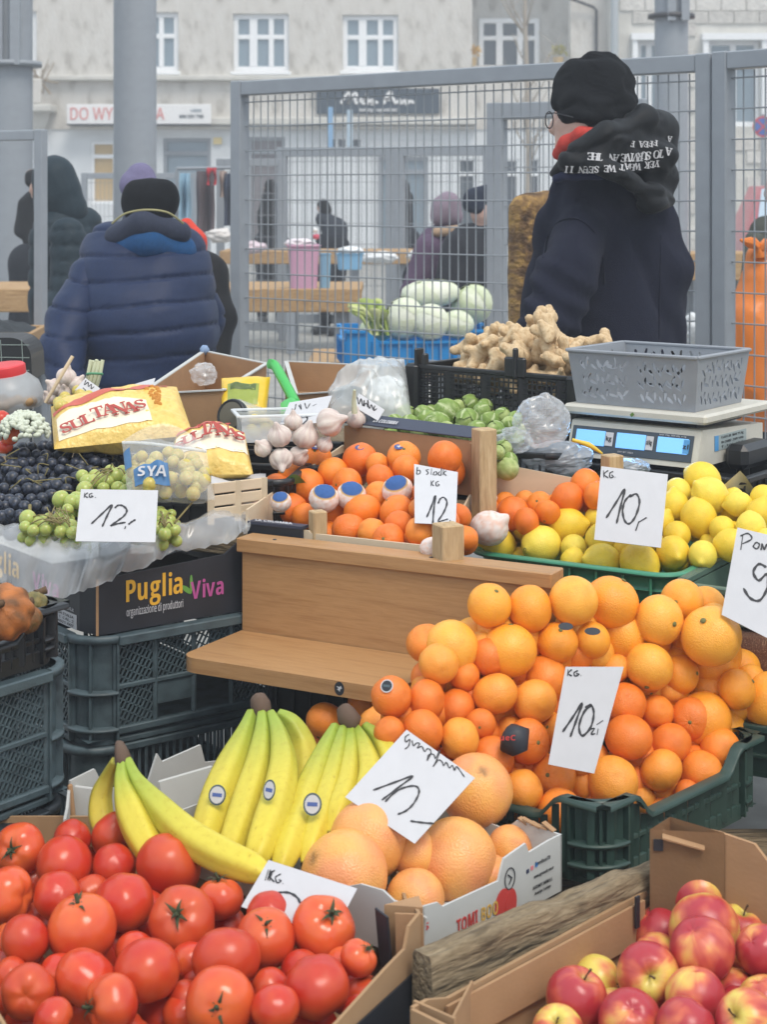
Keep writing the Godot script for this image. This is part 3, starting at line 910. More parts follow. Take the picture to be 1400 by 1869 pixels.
func fruit_protos() -> void:
	var R := 0.04
	var orange := blob(func(d): return R * (1.0 - 0.035 * d.y * d.y - 0.05 * bump(d.y, 60.0) + 0.012 * noise3(d * 10, 0.12)), null, 30, 20)
	var mand := blob(func(d): return R * (1.0 - 0.13 * d.y * d.y - 0.07 * bump(d.y, 40.0) - 0.06 * bump(-d.y, 30.0) + 0.02 * cos(atan2(d.z, d.x) * 9.0) * bump(d.y, 8.0) * (1.0 - bump(d.y, 60.0)) + 0.03 * noise3(d * 10, 0.1)), null, 32, 20)
	var lemon := blob(func(d): return R * (0.93 + 0.10 * absf(d.y) ** 3.0 + 0.20 * bump(d.y, 45.0) + 0.10 * bump(-d.y, 50.0) + 0.025 * noise3(d * 10, 0.14)), null, 30, 24)
	var gf_top := lc("eeb25c")
	var gf_pink := lc("e8966a")
	var gf := blob(func(d): return R * (1.0 - 0.05 * d.y * d.y - 0.03 * bump(d.y, 60.0) + 0.015 * noise3(d * 10, 0.08)), func(d):
		var t := clampf(0.5 + 1.1 * noise3(d * 10 + Vector3(3, 1, 8), 0.06) + 0.25 * d.x, 0, 1)
		var c := gf_top.lerp(gf_pink, t * 0.8)
		return c.lerp(lc("5f4a30"), clampf(bump(d.y, 90.0) * (0.7 + noise3(d * 30, 0.3)), 0, 0.8)), 40, 28)
	# every kind: [mesh, skins, children]
	var btn := M.new().lathe([Vector2(0.0, 0.0), Vector2(0.0035, 0.0), Vector2(0.0042, 0.001), Vector2(0.002, 0.0022), Vector2(0, 0.0022)], 8).mesh()
	var orange2 := blob(func(d): return R * (1.0 - 0.07 * d.y * d.y + 0.03 * d.x * d.y - 0.04 * bump(d.y, 50.0) + 0.03 * noise3(d * 10 + Vector3(7, 2, 1), 0.1)), null, 30, 20)
	var mand2 := blob(func(d): return R * (1.0 - 0.05 * d.y * d.y - 0.05 * bump(d.y, 40.0) + 0.05 * d.x * d.z + 0.045 * noise3(d * 10 + Vector3(1, 8, 4), 0.1)), null, 32, 20)
	proto.orange = [[orange, orange2], "orange_skin", 3, [["stem_button", btn, "button", Vector3(0, 0.0362, 0)]]]
	proto.mandarin = [[mand, mand2], "mandarin_skin", 4, [["stem_button", btn, "button", Vector3(0, 0.0318, 0)]]]
	proto.clementine = [[mand, mand2], "clementine_skin", 3, [["stem_button", btn, "button", Vector3(0, 0.0318, 0)]]]
	proto.lemon = [[lemon], "lemon_skin", 3, [["stem_button", btn, "button", Vector3(0, -0.0441, 0)]]]
	proto.grapefruit = [[gf], "grapefruit_skin", 1, []]
	var toms := []
	for s in 3:
		var lob := [5.0, 6.0, 4.0][s] as float
		var am := [0.045, 0.03, 0.015][s] as float
		var off := Vector3(s * 13.1, s * 5.7, 2)
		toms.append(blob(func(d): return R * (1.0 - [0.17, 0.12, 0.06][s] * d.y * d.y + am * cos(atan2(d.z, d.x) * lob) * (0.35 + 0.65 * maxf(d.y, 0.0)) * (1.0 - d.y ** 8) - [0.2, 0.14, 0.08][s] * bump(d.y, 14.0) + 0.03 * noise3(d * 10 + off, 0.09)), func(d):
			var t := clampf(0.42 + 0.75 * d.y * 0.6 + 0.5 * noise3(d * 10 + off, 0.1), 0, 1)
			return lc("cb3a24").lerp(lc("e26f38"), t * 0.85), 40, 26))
	var sep := M.new()
	for i in 6:
		var an := i * TAU / 6 + 0.2 * sin(i * 5.0)
		var o := Vector3(cos(an), 0, sin(an))
		var si := Vector3(-sin(an), 0, cos(an))
		var ln := 0.40 + 0.17 * sin(i * 2.3)
		var rows := []
		for k in 5:
			var t := k / 4.0
			var c := o * R * ln * t + Vector3(0, 0.0065 * sin(t * PI * 0.9) - 0.002 + (0.004 * t * t if i % 2 else -0.003 * t * t), 0)
			var w := R * 0.085 * (1.0 - t) * (1.0 if k else 0.6) + 0.0002
			rows.append([c - si * w, c + Vector3(0, 0.0008, 0), c + si * w])
		sep.grid(rows)
	sep.tube([Vector3(0, -0.002, 0), Vector3(0.001, 0.006, 0.001), Vector3(0.004, 0.013, 0.002)], [0.003, 0.0024, 0.0028], 7)
	proto.tomato = [toms, "tomato_skin", 3, [["calyx", sep.mesh(), "calyx", Vector3(0, 0.0305, 0)]]]
	var apples := []
	for s in 4:
		var off := Vector3(s * 9.3, s * 4.1, 5)
		apples.append(blob(func(d):
			var sn := sqrt(maxf(0.0, 1.0 - d.y * d.y))
			return R * (1.0 - 0.06 * d.y * d.y + 0.03 * d.y - 0.30 * bump(d.y, 16.0) - 0.14 * bump(-d.y, 22.0) + 0.015 * cos(atan2(d.z, d.x) * 5.0) * (1.0 - sn) + 0.03 * noise3(d * 10 + off, 0.08)), func(d):
			var th := atan2(d.z, d.x)
			var streak := 0.5 + 0.5 * noise3(Vector3(cos(th) * 34, d.y * 3.0, sin(th) * 34) + off, 0.25)
			var cheek := clampf(0.70 + 0.9 * noise3(d * 9 + off, 0.07) + 0.28 * cos(th - s * 1.5) + (streak - 0.5) * 0.28 - 0.5 * bump(d.y, 9.0) - 0.35 * bump(-d.y, 5.0) + [0.1, -0.25, 0.22, 0.0][s], 0, 1)
			var c := lc("dcc660").lerp(lc("d4704f"), clampf(cheek * 1.9, 0, 1)).lerp(lc("a83038"), clampf(cheek * 2.0 - 0.75, 0, 1))
			return c.lerp(lc("8f7a34"), clampf(bump(d.y, 40.0) * 0.8, 0, 0.7)), 56, 36))
	var stk := M.new().tube([Vector3(0, 0, 0), Vector3(0.0012, 0.009, 0), Vector3(0.004, 0.018, 0.001)], [0.0014, 0.0011, 0.0018], 6)
	proto.apple = [apples, "apple_skin", 3, [["stalk", stk.mesh(), "stalk_brown", Vector3(0, 0.0275, 0)]]]
	# garlic: ribbed bulb with a dry neck
	var gl := []
	for s in 2:
		gl.append(blob(func(d):
			var th := atan2(d.z, d.x)
			return R * (0.92 - 0.10 * d.y * d.y + (0.07 * absf(cos(th * (3.5 if s else 4.0) + 0.3 * d.y)) - 0.03) * (1.0 - d.y ** 4) + 0.55 * bump(d.y, 26.0)), func(d):
			var th := atan2(d.z, d.x)
			var q := clampf(0.45 + 0.9 * noise3(Vector3(cos(th) * 14, d.y * 3, sin(th) * 14) + Vector3(s * 7, 0, 0), 0.2), 0, 1)
			return lc("dfd6cb").lerp(lc("b08d8f"), q * 0.6), 48, 30))
	var rt := M.new()
	for i in 22:
		var an := i * 2.4
		var q := Vector3(cos(an), 0, sin(an)) * 0.006 * sqrt(i / 22.0)
		rt.tube([q + Vector3(0, -0.032, 0), q * 1.5 + Vector3(0, -0.038, 0)], 0.0006, 3)
	proto.garlic = [gl, "garlic_skin", 0, [["roots", rt.mesh(), "ginger", Vector3.ZERO]]]
	# sprouts: a tight head and wrapping leaves
	var hd := blob(func(d): return R * 0.93, func(d): return lc("93a75c").lerp(lc("c3cf8f"), clampf(0.4 + noise3(d * 12, 0.2), 0, 1)), 16, 10)
	var leaves := []
	for s in 5:
		var ax := Basis.from_euler(Vector3(0.5 + 0.25 * (s % 3), s * TAU / 5 + 0.4, 0))
		var rows := []
		var cols := []
		for i in 8:
			var row := []
			var cr := []
			for j in 9:
				var uu := (j / 8.0 - 0.5) * 2.0
				var vv := i / 7.0
				var th := uu * 1.05 * sqrt(maxf(0.02, sin(0.35 + vv * 2.5)))
				var ph := -1.25 + vv * 2.35
				var rr := R * (0.97 + 0.02 * s / 5.0 + 0.07 * vv * vv * absf(uu) + (0.05 * vv ** 4) + 0.012 * cos(uu * 9.0) * vv)
				row.append(ax * (Vector3(sin(th) * cos(ph), sin(ph), cos(th) * cos(ph)) * rr))
				var vein := maxf(exp(-uu * uu * 90.0), 0.55 * exp(-pow(sin(vv * 9.0 + absf(uu) * 5.0), 2.0) * 14.0) * (1.0 - vv * 0.6))
				cr.append(lc("6f8a3e").lerp(lc("8aa352"), absf(uu)).lerp(lc("d3dcaa"), clampf(vein, 0, 1) * 0.8))
			rows.append(row)
			cols.append(cr)
		leaves.append(["leaf", M.new().grid(rows, false, false, cols).mesh(), "sprout_skin", Vector3.ZERO])
	proto.brussels_sprout = [[hd], "sprout_skin", 0, leaves]

var made_of := {}
func fruit(kind: String, pos: Vector3, r: float, turn: Basis, label: String, category: String, group: String, with_bits := true) -> Node3D:
	var p: Array = proto[kind]
	var n: int = made_of.get(kind, 0)
	made_of[kind] = n + 1
	var m: Material = mats[p[1]] if p[2] == 0 else mats["%s_%d" % [p[1], (n * 7 + n / 3) % int(p[2])]]
	var o := solo(kind, p[0][(n * 5 + n / 4) % p[0].size()], m, label, category, group, Transform3D(turn.scaled(Vector3.ONE * (r / 0.04)), pos))
	if with_bits:
		for b in p[3]: part(o, b[0], b[1], mats[b[2]], Transform3D(Basis(), b[3]))
	return o

func any_turn() -> Basis:
	return Basis.from_euler(Vector3(rng.randf() * TAU, rng.randf() * TAU, rng.randf() * TAU))

# a basis whose y axis (the stem) points along dir
func stem_to(dir: Vector3) -> Basis:
	var y := dir.normalized()
	var x := y.cross(Vector3(0.3, 0.2, 1)).normalized().rotated(y, rng.randf() * TAU)
	return Basis(x, y, x.cross(y))

# labels by row and place: rows counted upward from the near rim, places counted from one side
func row_labels(list: Array, what: String, side: String, rim: String, band: float) -> Array:
	var idx := range(list.size())
	idx.sort_custom(func(a, b): return list[a][1] > list[b][1])
	var out := []
	out.resize(list.size())
	var row := 0
	var i := 0
	while i < idx.size():
		var y0: float = list[idx[i]][1]
		var mem := []
		while i < idx.size() and list[idx[i]][1] > y0 - band:
			mem.append(idx[i])
			i += 1
		mem.sort_custom(func(a, b): return list[a][0] < list[b][0])
		for j in mem.size(): out[mem[j]] = "%s, %s from the %s in %s row above the %s" % [what, ORD[mini(j, 15)], side, ORD[mini(row, 15)], rim]
		row += 1
	return out

# entries: [x, y, radius in the same bearings, stem direction or null, own label or ""]
func heap(kind: String, list: Array, k: Vector3, labels: Array, category: String, group: String, under := "", drop := 1.2) -> void:
	var sizes := []
	for e in list: sizes.append(e[2])
	sizes.sort()
	var med: float = sizes[sizes.size() / 2]
	var pos := []
	var rad := []
	for i in list.size():
		var e: Array = list[i]
		var d := depth_on(k, e[0], e[1]) + (0.0 if e.size() < 6 else float(e[5]))
		var p := at(e[0], e[1], d)
		var r: float = e[2] * d / F
		if e[2] < med * 0.78:   # one of which only a part shows: full size, deeper in the heap
			r = maxf(e[2], med * 0.9) * d / F
			p += Vector3(0, -0.75 * r, -1.25 * r)
		pos.append(p)
		rad.append(r)
	for it in 14:   # settle: fruit that share space move apart
		for i in pos.size():
			for j in range(i + 1, pos.size()):
				var dv: Vector3 = pos[j] - pos[i]
				var need: float = 0.95 * (rad[i] + rad[j])
				if dv.length_squared() < need * need:
					var q := dv.normalized() * (need - dv.length()) * 0.5 * Vector3(0.55, 0.55, 1.2)
					pos[i] -= q
					pos[j] += q
	for i in list.size():
		var e: Array = list[i]
		var p: Vector3 = pos[i]
		var r: float = rad[i]
		var turn := any_turn() if e.size() < 4 or e[3] == null else stem_to(e[3])
		fruit(kind, p, r, turn, labels[i] if e.size() < 5 or e[4] == "" else e[4], category, group, kind != "tomato" or (e.size() > 3 and e[3] != null and e[3].y > 0.0))
	if under:
		for i in list.size():
			var e: Array = list[i]
			var d := depth_on(k, e[0], e[1]) + (0.0 if e.size() < 6 else float(e[5]))
			var r: float = maxf(e[2] * d / F, 0.026)
			fruit(kind, at(e[0], e[1], d) + Vector3(rng.randf_range(-0.5, 0.5) * r, -r * drop, -r * (0.55 if drop > 1.0 else 1.7)), r * 0.95, any_turn(), under, category, group, false)

# a banana: bearings with depth and half-width, from neck to tip
func banana(parent: Node3D, pts: Array, brown := 0.0) -> MeshInstance3D:
	var c := []
	var w := []
	for p in pts:
		var d: float = p[2] * 0.95
		c.append(at(p[0], p[1], d))
		w.append(Vector3(p[3] * d / F, 0, 0))
	c = catmull(c, 6)
	w = catmull(w, 6)
	var rad := []
	var cols := []
	for i in c.size():
		var t := float(i) / (c.size() - 1)
		rad.append(maxf(w[i].x, 0.002))
		var cc := lc("93a842").lerp(lc("cfc048"), smoothstep(0.05, 0.5, t)).lerp(lc("d8c444"), smoothstep(0.5, 0.9, t))
		cc = cc.lerp(lc("b59a3c"), brown * (0.5 + 0.5 * noise3(c[i] * 60, 0.2)))
		cc = cc.lerp(lc("3f3424"), smoothstep(0.965, 1.0, t))
		cols.append(cc)
	return part(parent, "banana", M.new().tube(c, rad, 25, true, cols, 5, 0.07).mesh(), mats.banana_skin)

# ================================================================ crates, boxes, boards
# an upright panel from p0 to p1 (its foot), with a top outline [[share along, height], ...]
func panel(parent: Node3D, called: String, p0: Vector3, p1: Vector3, top: Array, t: float, m: Material, foot := 0.0) -> MeshInstance3D:
	var dir := p1 - p0
	var l := Vector3(dir.x, 0, dir.z).length()
	var x := Vector3(dir.x, 0, dir.z).normalized()
	var poly := PackedVector2Array([Vector2(0, foot), Vector2(l, foot)])
	var tp := top.duplicate()
	tp.reverse()
	for q in tp: poly.append(Vector2(q[0] * l, q[1]))
	var xf := Transform3D(Basis(x, Vector3.UP, x.cross(Vector3.UP)), p0)
	return part(parent, called, M.new().prism(poly, t, xf).mesh(), m)

# a straight board seen on edge between two points
func board(parent: Node3D, called: String, a: Vector3, b: Vector3, w: float, h: float, m: Material, ch := 0.002) -> MeshInstance3D:
	var mid := (a + b) * 0.5
	var z := (b - a).normalized()
	var x := Vector3.UP.cross(z).normalized()
	var y := z.cross(x)
	# long axis on x so that the grain runs along the board
	return part(parent, called, M.new().box(Vector3.ZERO, Vector3((b - a).length(), h, w), Basis(), ch).mesh(), m, Transform3D(Basis(z, y, -x), mid))

# a plastic crate: c is the foot of its near corner, u and w its two sides (horizontal), h its height
func plastic_crate(called: String, label: String, group: String, c: Vector3, u: Vector3, w: Vector3, h: float, m: Material, style: String, corner := 0.045) -> Node3D:
	var o := thing(called, label, "crate", group)
	var cs := [c, c + u, c + u + w, c + w]
	var un := u.normalized()
	var wn := w.normalized()
	var dirs := [un, wn, -un, -wn]
	for s in 4:
		var a: Vector3 = cs[s]
		var d: Vector3 = dirs[s]
		var l: float = (u if s % 2 == 0 else w).length()
		var nrm := Vector3.UP.cross(d)   # points outward or inward, made outward below
		var mid: Vector3 = (cs[0] + cs[2]) * 0.5
		if nrm.dot(a + d * l * 0.5 - mid) < 0: nrm = -nrm
		var fm := M.new()
		var lat := M.new()
		var p := func(x: float, y: float, z: float) -> Vector3: return a + d * x + Vector3.UP * y + nrm * z
		var x0 := corner
		var x1 := l - corner
		if style == "lattice":
			fm.bar(p.call(x0, h - 0.008, 0.006), p.call(x1, h - 0.008, 0.006), 0.022, 0.016, Vector3.UP, 0.002)
			fm.bar(p.call(x0, 0.022, 0.002), p.call(x1, 0.022, 0.002), 0.014, 0.012, Vector3.UP, 0.002)
			fm.bar(p.call(x0, 0.005, 0.0), p.call(x1, 0.005, 0.0), 0.010, 0.010, Vector3.UP, 0.002)
			fm.bar(p.call(x0, h * 0.52, 0.0), p.call(x1, h * 0.52, 0.0), 0.012, 0.008, Vector3.UP, 0.0015)
			var nb := 4
			for i in nb + 1: fm.bar(p.call(lerpf(x0, x1, i / float(nb)), 0.02, 0.0), p.call(lerpf(x0, x1, i / float(nb)), h - 0.014, 0.0), 0.008, 0.012, Vector3.UP, 0.0015)
			for i in nb:
				var b0 := lerpf(x0, x1, i / float(nb)) + 0.004
				var b1 := lerpf(x0, x1, (i + 1) / float(nb)) - 0.004
				for hv in [[0.028, h * 0.52 - 0.004, i != 1], [h * 0.52 + 0.004, h - 0.016, true]]:
					if not hv[2]:
						fm.bar(p.call(b0, h * 0.40, 0.0), p.call(b1, h * 0.40, 0.0), 0.004, h * 0.22)
						continue
					if i == 2 and hv[0] < 0.05:
						continue   # the hand hole
					var ww := b1 - b0
					var hh: float = hv[1] - hv[0]
					for fam in 2:
						var sl := 1.7 if fam == 0 else -0.55
						var stp := 0.0095 if fam == 0 else 0.016
						var q := -hh / absf(sl) if fam == 0 else -ww * 0.55
						var n := 0
						while n < 60:
							var pt := []
							if fam == 0:
								var xs := q + n * stp
								var ya := clampf(-xs * sl, 0.0, hh)
								var yb := clampf((ww - xs) * sl, 0.0, hh)
								if xs > ww: break
								if yb - ya > 0.004: pt = [Vector2(xs + ya / sl, ya), Vector2(xs + yb / sl, yb)]
							else:
								var y0 := q + n * stp + ww * 0.55
								if y0 - ww * 0.55 > hh: break
								var xa := clampf((y0 - hh) / 0.55, 0.0, ww)
								var xb := clampf(y0 / 0.55, 0.0, ww)
								if xb - xa > 0.004: pt = [Vector2(xa, y0 - xa * 0.55), Vector2(xb, y0 - xb * 0.55)]
							if pt.size(): lat.bar(p.call(b0 + pt[0].x, hv[0] + pt[0].y, 0.0), p.call(b0 + pt[1].x, hv[0] + pt[1].y, 0.0), 0.0026, 0.003, nrm)
							n += 1
		elif style == "slots":
			fm.bar(p.call(x0, h - 0.006, 0.004), p.call(x1, h - 0.006, 0.004), 0.014, 0.012, Vector3.UP, 0.002)
			fm.bar(p.call(x0, h * 0.5, 0.0), p.call(x1, h * 0.5, 0.0), 0.008, 0.010, Vector3.UP, 0.001)
			fm.bar(p.call(x0, 0.012, 0.0), p.call(x1, 0.012, 0.0), 0.008, 0.024, Vector3.UP, 0.001)
			var n := int((x1 - x0) / 0.013)
			for i in n + 1: lat.bar(p.call(lerpf(x0, x1, float(i) / n), 0.02, 0), p.call(lerpf(x0, x1, float(i) / n), h - 0.01, 0), 0.0045, 0.0045 if i % 5 else 0.012)
		elif style == "dip":   # the rim dips between raised corners
			var rows := []
			for zz in [-0.003, 0.014]:
				var row := []
				for i in 41:
					var x := lerpf(0.0, l, i / 40.0)
					var e := minf(x, l - x)
					row.append(p.call(x, h - 0.034 * smoothstep(0.062, 0.105, e), zz))
				rows.append(row)
			var low := []
			for q in rows[1]: low.append(q - Vector3.UP * 0.008)
			rows.append(low)
			fm.grid(rows)
			fm.bar(p.call(x0, 0.012, 0.0), p.call(x1, 0.012, 0.0), 0.006, 0.024, Vector3.UP, 0.001)
			fm.bar(p.call(x0, h * 0.45, 0.0), p.call(x1, h * 0.45, 0.0), 0.006, 0.007, Vector3.UP, 0.001)
			var n := int(l / 0.02)
			for i in range(1, n):
				var x := l * i / n
				var top := h - 0.034 * smoothstep(0.062, 0.105, minf(x, l - x)) - 0.006
				lat.bar(p.call(x, 0.01, -0.001), p.call(x, top, -0.001), 0.0105 if i % 3 else 0.016, 0.004 if i % 3 else 0.012)
		elif style == "ribbed":
			fm.bar(p.call(x0, h - 0.006, 0.005), p.call(x1, h - 0.006, 0.005), 0.016, 0.012, Vector3.UP, 0.002)
			fm.bar(p.call(x0, h / 2 - 0.006, -0.002), p.call(x1, h / 2 - 0.006, -0.002), 0.003, h - 0.014)
			fm.bar(p.call(x0, h * 0.42, 0.003), p.call(x1, h * 0.42, 0.003), 0.010, 0.006, Vector3.UP, 0.001)
			var n := int((x1 - x0) / 0.03)
			for i in n + 1: lat.bar(p.call(lerpf(x0, x1, float(i) / n), 0.005, 0.003), p.call(lerpf(x0, x1, float(i) / n), h - 0.012, 0.003), 0.003, 0.010)
		part(o, "side_frame", fm.mesh(), m)
		if lat.v.size():
			part(o, "side_lattice", lat.mesh(), m).set_meta("kind", "stuff")
		# rounded corner between this side and the one before it
		var pd: Vector3 = dirs[(s + 3) % 4]
		var pn := Vector3.UP.cross(pd)
		if pn.dot(a - mid) < 0: pn = -pn
		var arc := []
		var arc2 := []
		for i in 9:
			var an := i / 8.0 * PI / 2
			var ce := a + d * corner - pd * corner
			var q := ce + pn * 0.0 - d * (corner * cos(an)) + pd * (corner * sin(an))
			# the arc sits on the outer side of both walls
			q = ce + (-d) * corner * cos(an) + pd * corner * sin(an)
			arc.append(q)
			arc2.append(q + ((-d) * cos(an) + pd * sin(an)) * 0.012)
		var cm := M.new()
		var lift := func(ar: Array, y: float) -> Array:
			var r := []
			for q in ar: r.append(q + Vector3.UP * y)
			return r
		cm.grid([lift.call(arc, 0.0), lift.call(arc, h - 0.012), lift.call(arc2, h - 0.012), lift.call(arc2, h), lift.call(arc, h)])
		cm.grid([lift.call(arc, 0.03), lift.call(arc2, 0.028), lift.call(arc2, 0.022), lift.call(arc, 0.02)])
		if style == "dip" or style == "lattice":
			cm.grid([lift.call(arc, h * 0.5), lift.call(arc2, h * 0.5 - 0.002), lift.call(arc2, h * 0.5 - 0.008), lift.call(arc, h * 0.5 - 0.01)])
			for j in [0, 4, 8]:
				cm.bar(arc[j].lerp(arc2[j], 0.4) + Vector3.UP * 0.005, arc[j].lerp(arc2[j], 0.4) + Vector3.UP * (h - 0.012), 0.004, 0.011, arc2[j] - arc[j])
		part(o, "corner", cm.mesh(), m)
	var bm := M.new()
	bm.quad(c + Vector3.UP * 0.01, c + u + Vector3.UP * 0.01, c + u + w + Vector3.UP * 0.01, c + w + Vector3.UP * 0.01)
	part(o, "base", bm.mesh(), m)
	return o

# a soft sheet: surf(u, v) -> point
func sheet(surf: Callable, nu: int, nv: int) -> ArrayMesh:
	var rows := []
	for i in nv + 1:
		var row := []
		for j in nu + 1: row.append(surf.call(float(j) / nu, float(i) / nv))
		rows.append(row)
	return M.new().grid(rows).mesh()

func quad_at(tl: Array, tr: Array, br: Array, bl: Array, u: float, v: float) -> Vector3:
	return at(tl[0], tl[1], tl[2]).lerp(at(tr[0], tr[1], tr[2]), u).lerp(at(bl[0], bl[1], bl[2]).lerp(at(br[0], br[1], br[2]), u), v)

# a filled bag: front and back skins over four corners, bulging by b metres
func pillow(tl: Array, tr: Array, br: Array, bl: Array, b: float, wrinkle: float, seed_off: float) -> Callable:
	return func(u: float, v: float, side: float) -> Vector3:
		var p := quad_at(tl, tr, br, bl, u, v)
		var n := (quad_at(tl, tr, br, bl, u + 0.01, v) - p).cross(p - quad_at(tl, tr, br, bl, u, v + 0.01)).normalized()
		var e := sqrt(maxf(0.0, 4.0 * u * (1.0 - u))) * sqrt(maxf(0.0, 4.0 * v * (1.0 - v)))
		return p + n * side * (b * e + e * wrinkle * noise3(Vector3(u * 9.0 + seed_off, v * 9.0, side), 0.25))

func pillow_mesh(f: Callable, nu := 30, nv := 22) -> ArrayMesh:
	var m := M.new()
	for side in [1.0, -1.0]:
		var rows := []
		for i in nv + 1:
			var row := []
			for j in nu + 1: row.append(f.call(float(j) / nu, 1.0 - float(i) / nv, side))
			rows.append(row)
		m.grid(rows, false, false, null, side < 0)
	return m.mesh()

# a patch of a pillow's front skin between two shares of its width and height, lifted a little
func pillow_patch(f: Callable, u0: float, u1: float, va: Callable, vb: Callable, lift: float, n := 20, nv := 6) -> ArrayMesh:
	var rows := []
	for i in nv + 1:
		var row := []
		for j in n + 1:
			var u := lerpf(u0, u1, float(j) / n)
			var v := lerpf(vb.call(u), va.call(u), float(i) / nv)
			var p: Vector3 = f.call(u, v, 1.0)
			var q := (f.call(u + 0.01, v, 1.0) - p).cross(p - f.call(u, v + 0.01, 1.0)) as Vector3
			row.append(p + q.normalized() * lift)
		rows.append(row)
	return M.new().grid(rows).mesh()

# letters set one by one on a pillow's front skin
func print_on(parent: Node3D, called: String, f: Callable, s: String, u0: float, v0: float, u1: float, v1: float, h: float, m: Material, family := "Droid Serif", widen := 1.0) -> void:
	for i in s.length():
		if s[i] == " ": continue
		var t := (i + 0.5) / s.length()
		var u := lerpf(u0, u1, t)
		var v := lerpf(v0, v1, t)
		var p: Vector3 = f.call(u, v, 1.0)
		var x: Vector3 = (f.call(lerpf(u, u1, 0.6), lerpf(v, v1, 0.6), 1.0) - f.call(lerpf(u, u0, 0.6), lerpf(v, v0, 0.6), 1.0)).normalized()
		var y: Vector3 = (f.call(u, v - 0.12, 1.0) - f.call(u, v + 0.12, 1.0)).normalized()
		var z := x.cross(y).normalized()
		part(parent, called, lettering(s[i], h, true, family, 0.0008), m, Transform3D(Basis(x * widen, z.cross(x), z), p + z * 0.006))

func faceted(mesh: ArrayMesh) -> ArrayMesh:   # creased film: every face flat
	var a := mesh.surface_get_arrays(0)
	var m := M.new()
	for t in range(0, a[Mesh.ARRAY_INDEX].size(), 3): m.tri(a[Mesh.ARRAY_VERTEX][a[Mesh.ARRAY_INDEX][t]], a[Mesh.ARRAY_VERTEX][a[Mesh.ARRAY_INDEX][t + 2]], a[Mesh.ARRAY_VERTEX][a[Mesh.ARRAY_INDEX][t + 1]])
	return m.mesh()

func crumpled(called: String, label: String, x: float, y: float, d: float, rx: float, ry: float, rz: float, m: Material, seed_off: float, rough := 0.22, cat := "plastic bag", group := "loose plastic bags") -> MeshInstance3D:
	var s := d / F
	var cel := FastNoiseLite.new()
	cel.noise_type = FastNoiseLite.TYPE_CELLULAR
	cel.cellular_return_type = FastNoiseLite.RETURN_DISTANCE2_SUB
	cel.seed = int(seed_off)
	cel.frequency = 0.13
	cel.fractal_type = FastNoiseLite.FRACTAL_NONE
	var mesh := blob(func(q):
		var w := Vector3(noise3(q * 5.0, 0.2), noise3(q * 5.0 + Vector3(9, 0, 0), 0.2), noise3(q * 5.0 + Vector3(0, 9, 0), 0.2))
		var e := cel.get_noise_3dv(q * 9.0 + w * 4.0 + Vector3(seed_off, 0, 0)) + 1.0
		var r := 1.0 + rough * (0.9 * minf(e, 0.7) - 0.5) + rough * 0.9 * noise3(q * 6.0 + Vector3(0, seed_off, 0), 0.2)
		return Vector3(q.x * rx * s, q.y * ry * s, q.z * rz * s) * r, null, 46, 32)
	return solo(called, faceted(mesh) if "bag" in called else mesh, m, label, cat, group, Transform3D(Basis(), at(x, y, d)))

# a price card: corners as bearings with depth; strokes traced in bearings on its face
func price_card(label: String, tl: Array, tr: Array, bl: Array, br: Array, strokes: Array, thin := [], w := 0.0032) -> Node3D:
	var o := thing("price_card", label, "price card", "handwritten price cards")
	var k := plane3(tl, tr, bl)
	var p := []
	for q in [bl, br, tr, tl]: p.append(on(k, q[0], q[1]))
	var nrm := (p[1] - p[0] as Vector3).cross(p[3] - p[0]).normalized()
	var m := M.new()
	# a slightly bowed sheet of card with an edge
	var rows := []
	for s in [1.0, -1.0]:
		var rr := []
		for i in 9:
			var row := []
			for j in 9:
				var u := j / 8.0
				var v := i / 8.0
				row.append((p[0] as Vector3).lerp(p[1], u).lerp((p[3] as Vector3).lerp(p[2], u), v) + nrm * (0.0004 * s))
			rr.append(row)
		m.grid(rr, false, false, null, s < 0)
		rows.append(rr)
	for e in 4: m.quad(p[e] - nrm * 0.0004, p[(e + 1) % 4] - nrm * 0.0004, p[(e + 1) % 4] + nrm * 0.0004, p[e] + nrm * 0.0004)
	part(o, "card", m.mesh(), mats.paper)
	if strokes.size(): part(o, "handwriting", ink(strokes, k, w), mats.ink)
	if thin.size(): part(o, "small_handwriting", ink(thin, k, w * 0.62), mats.ink)
	return o

# strokes drawn in a 0..1 box and mapped to bearings by an affine frame: o + a*x + b*y
func pen(st: Array, o: Vector2, a: Vector2, b: Vector2) -> Array:
	var out := []
	for s in st:
		var r := []
		for p in s:
			var q: Vector2 = o + a * float(p[0]) + b * float(p[1])
			r.append([q.x, q.y])
		out.append(r)
	return out

# ================================================================ the stall: front boxes
func text_fit(parent: Node3D, called: String, s: String, centre: Vector3, x: Vector3, y: Vector3, width: float, height: float, m: Material, bold := true, family := "Droid Sans") -> void:
	var t := lettering(s, height, bold, family, 0.0004)
	var bb := t.get_aabb()
	var z := x.cross(y).normalized()
	var b := Basis(x.normalized() * (width / maxf(bb.size.x, 1e-4)), y.normalized(), z)
	part(parent, called, t, m, Transform3D(b, centre + z * 0.0012 - b * (bb.get_center() * Vector3(1, 1, 0))))

func facing_disc(parent: Node3D, called: String, p: Vector3, n: Vector3, rx: float, ry: float, m: Material, thick := 0.0006) -> MeshInstance3D:
	var z := n.normalized()
	var x := Vector3.UP.cross(z).normalized()
	var pts := PackedVector2Array()
	for i in 20: pts.append(Vector2(cos(i * TAU / 20) * rx, sin(i * TAU / 20) * ry))
	var o := parent
	var inv := Transform3D() if o == self else o.transform.affine_inverse()
	return part(o, called, M.new().prism(pts, thick).mesh(), m, inv * Transform3D(Basis(x, z.cross(x), z), p))

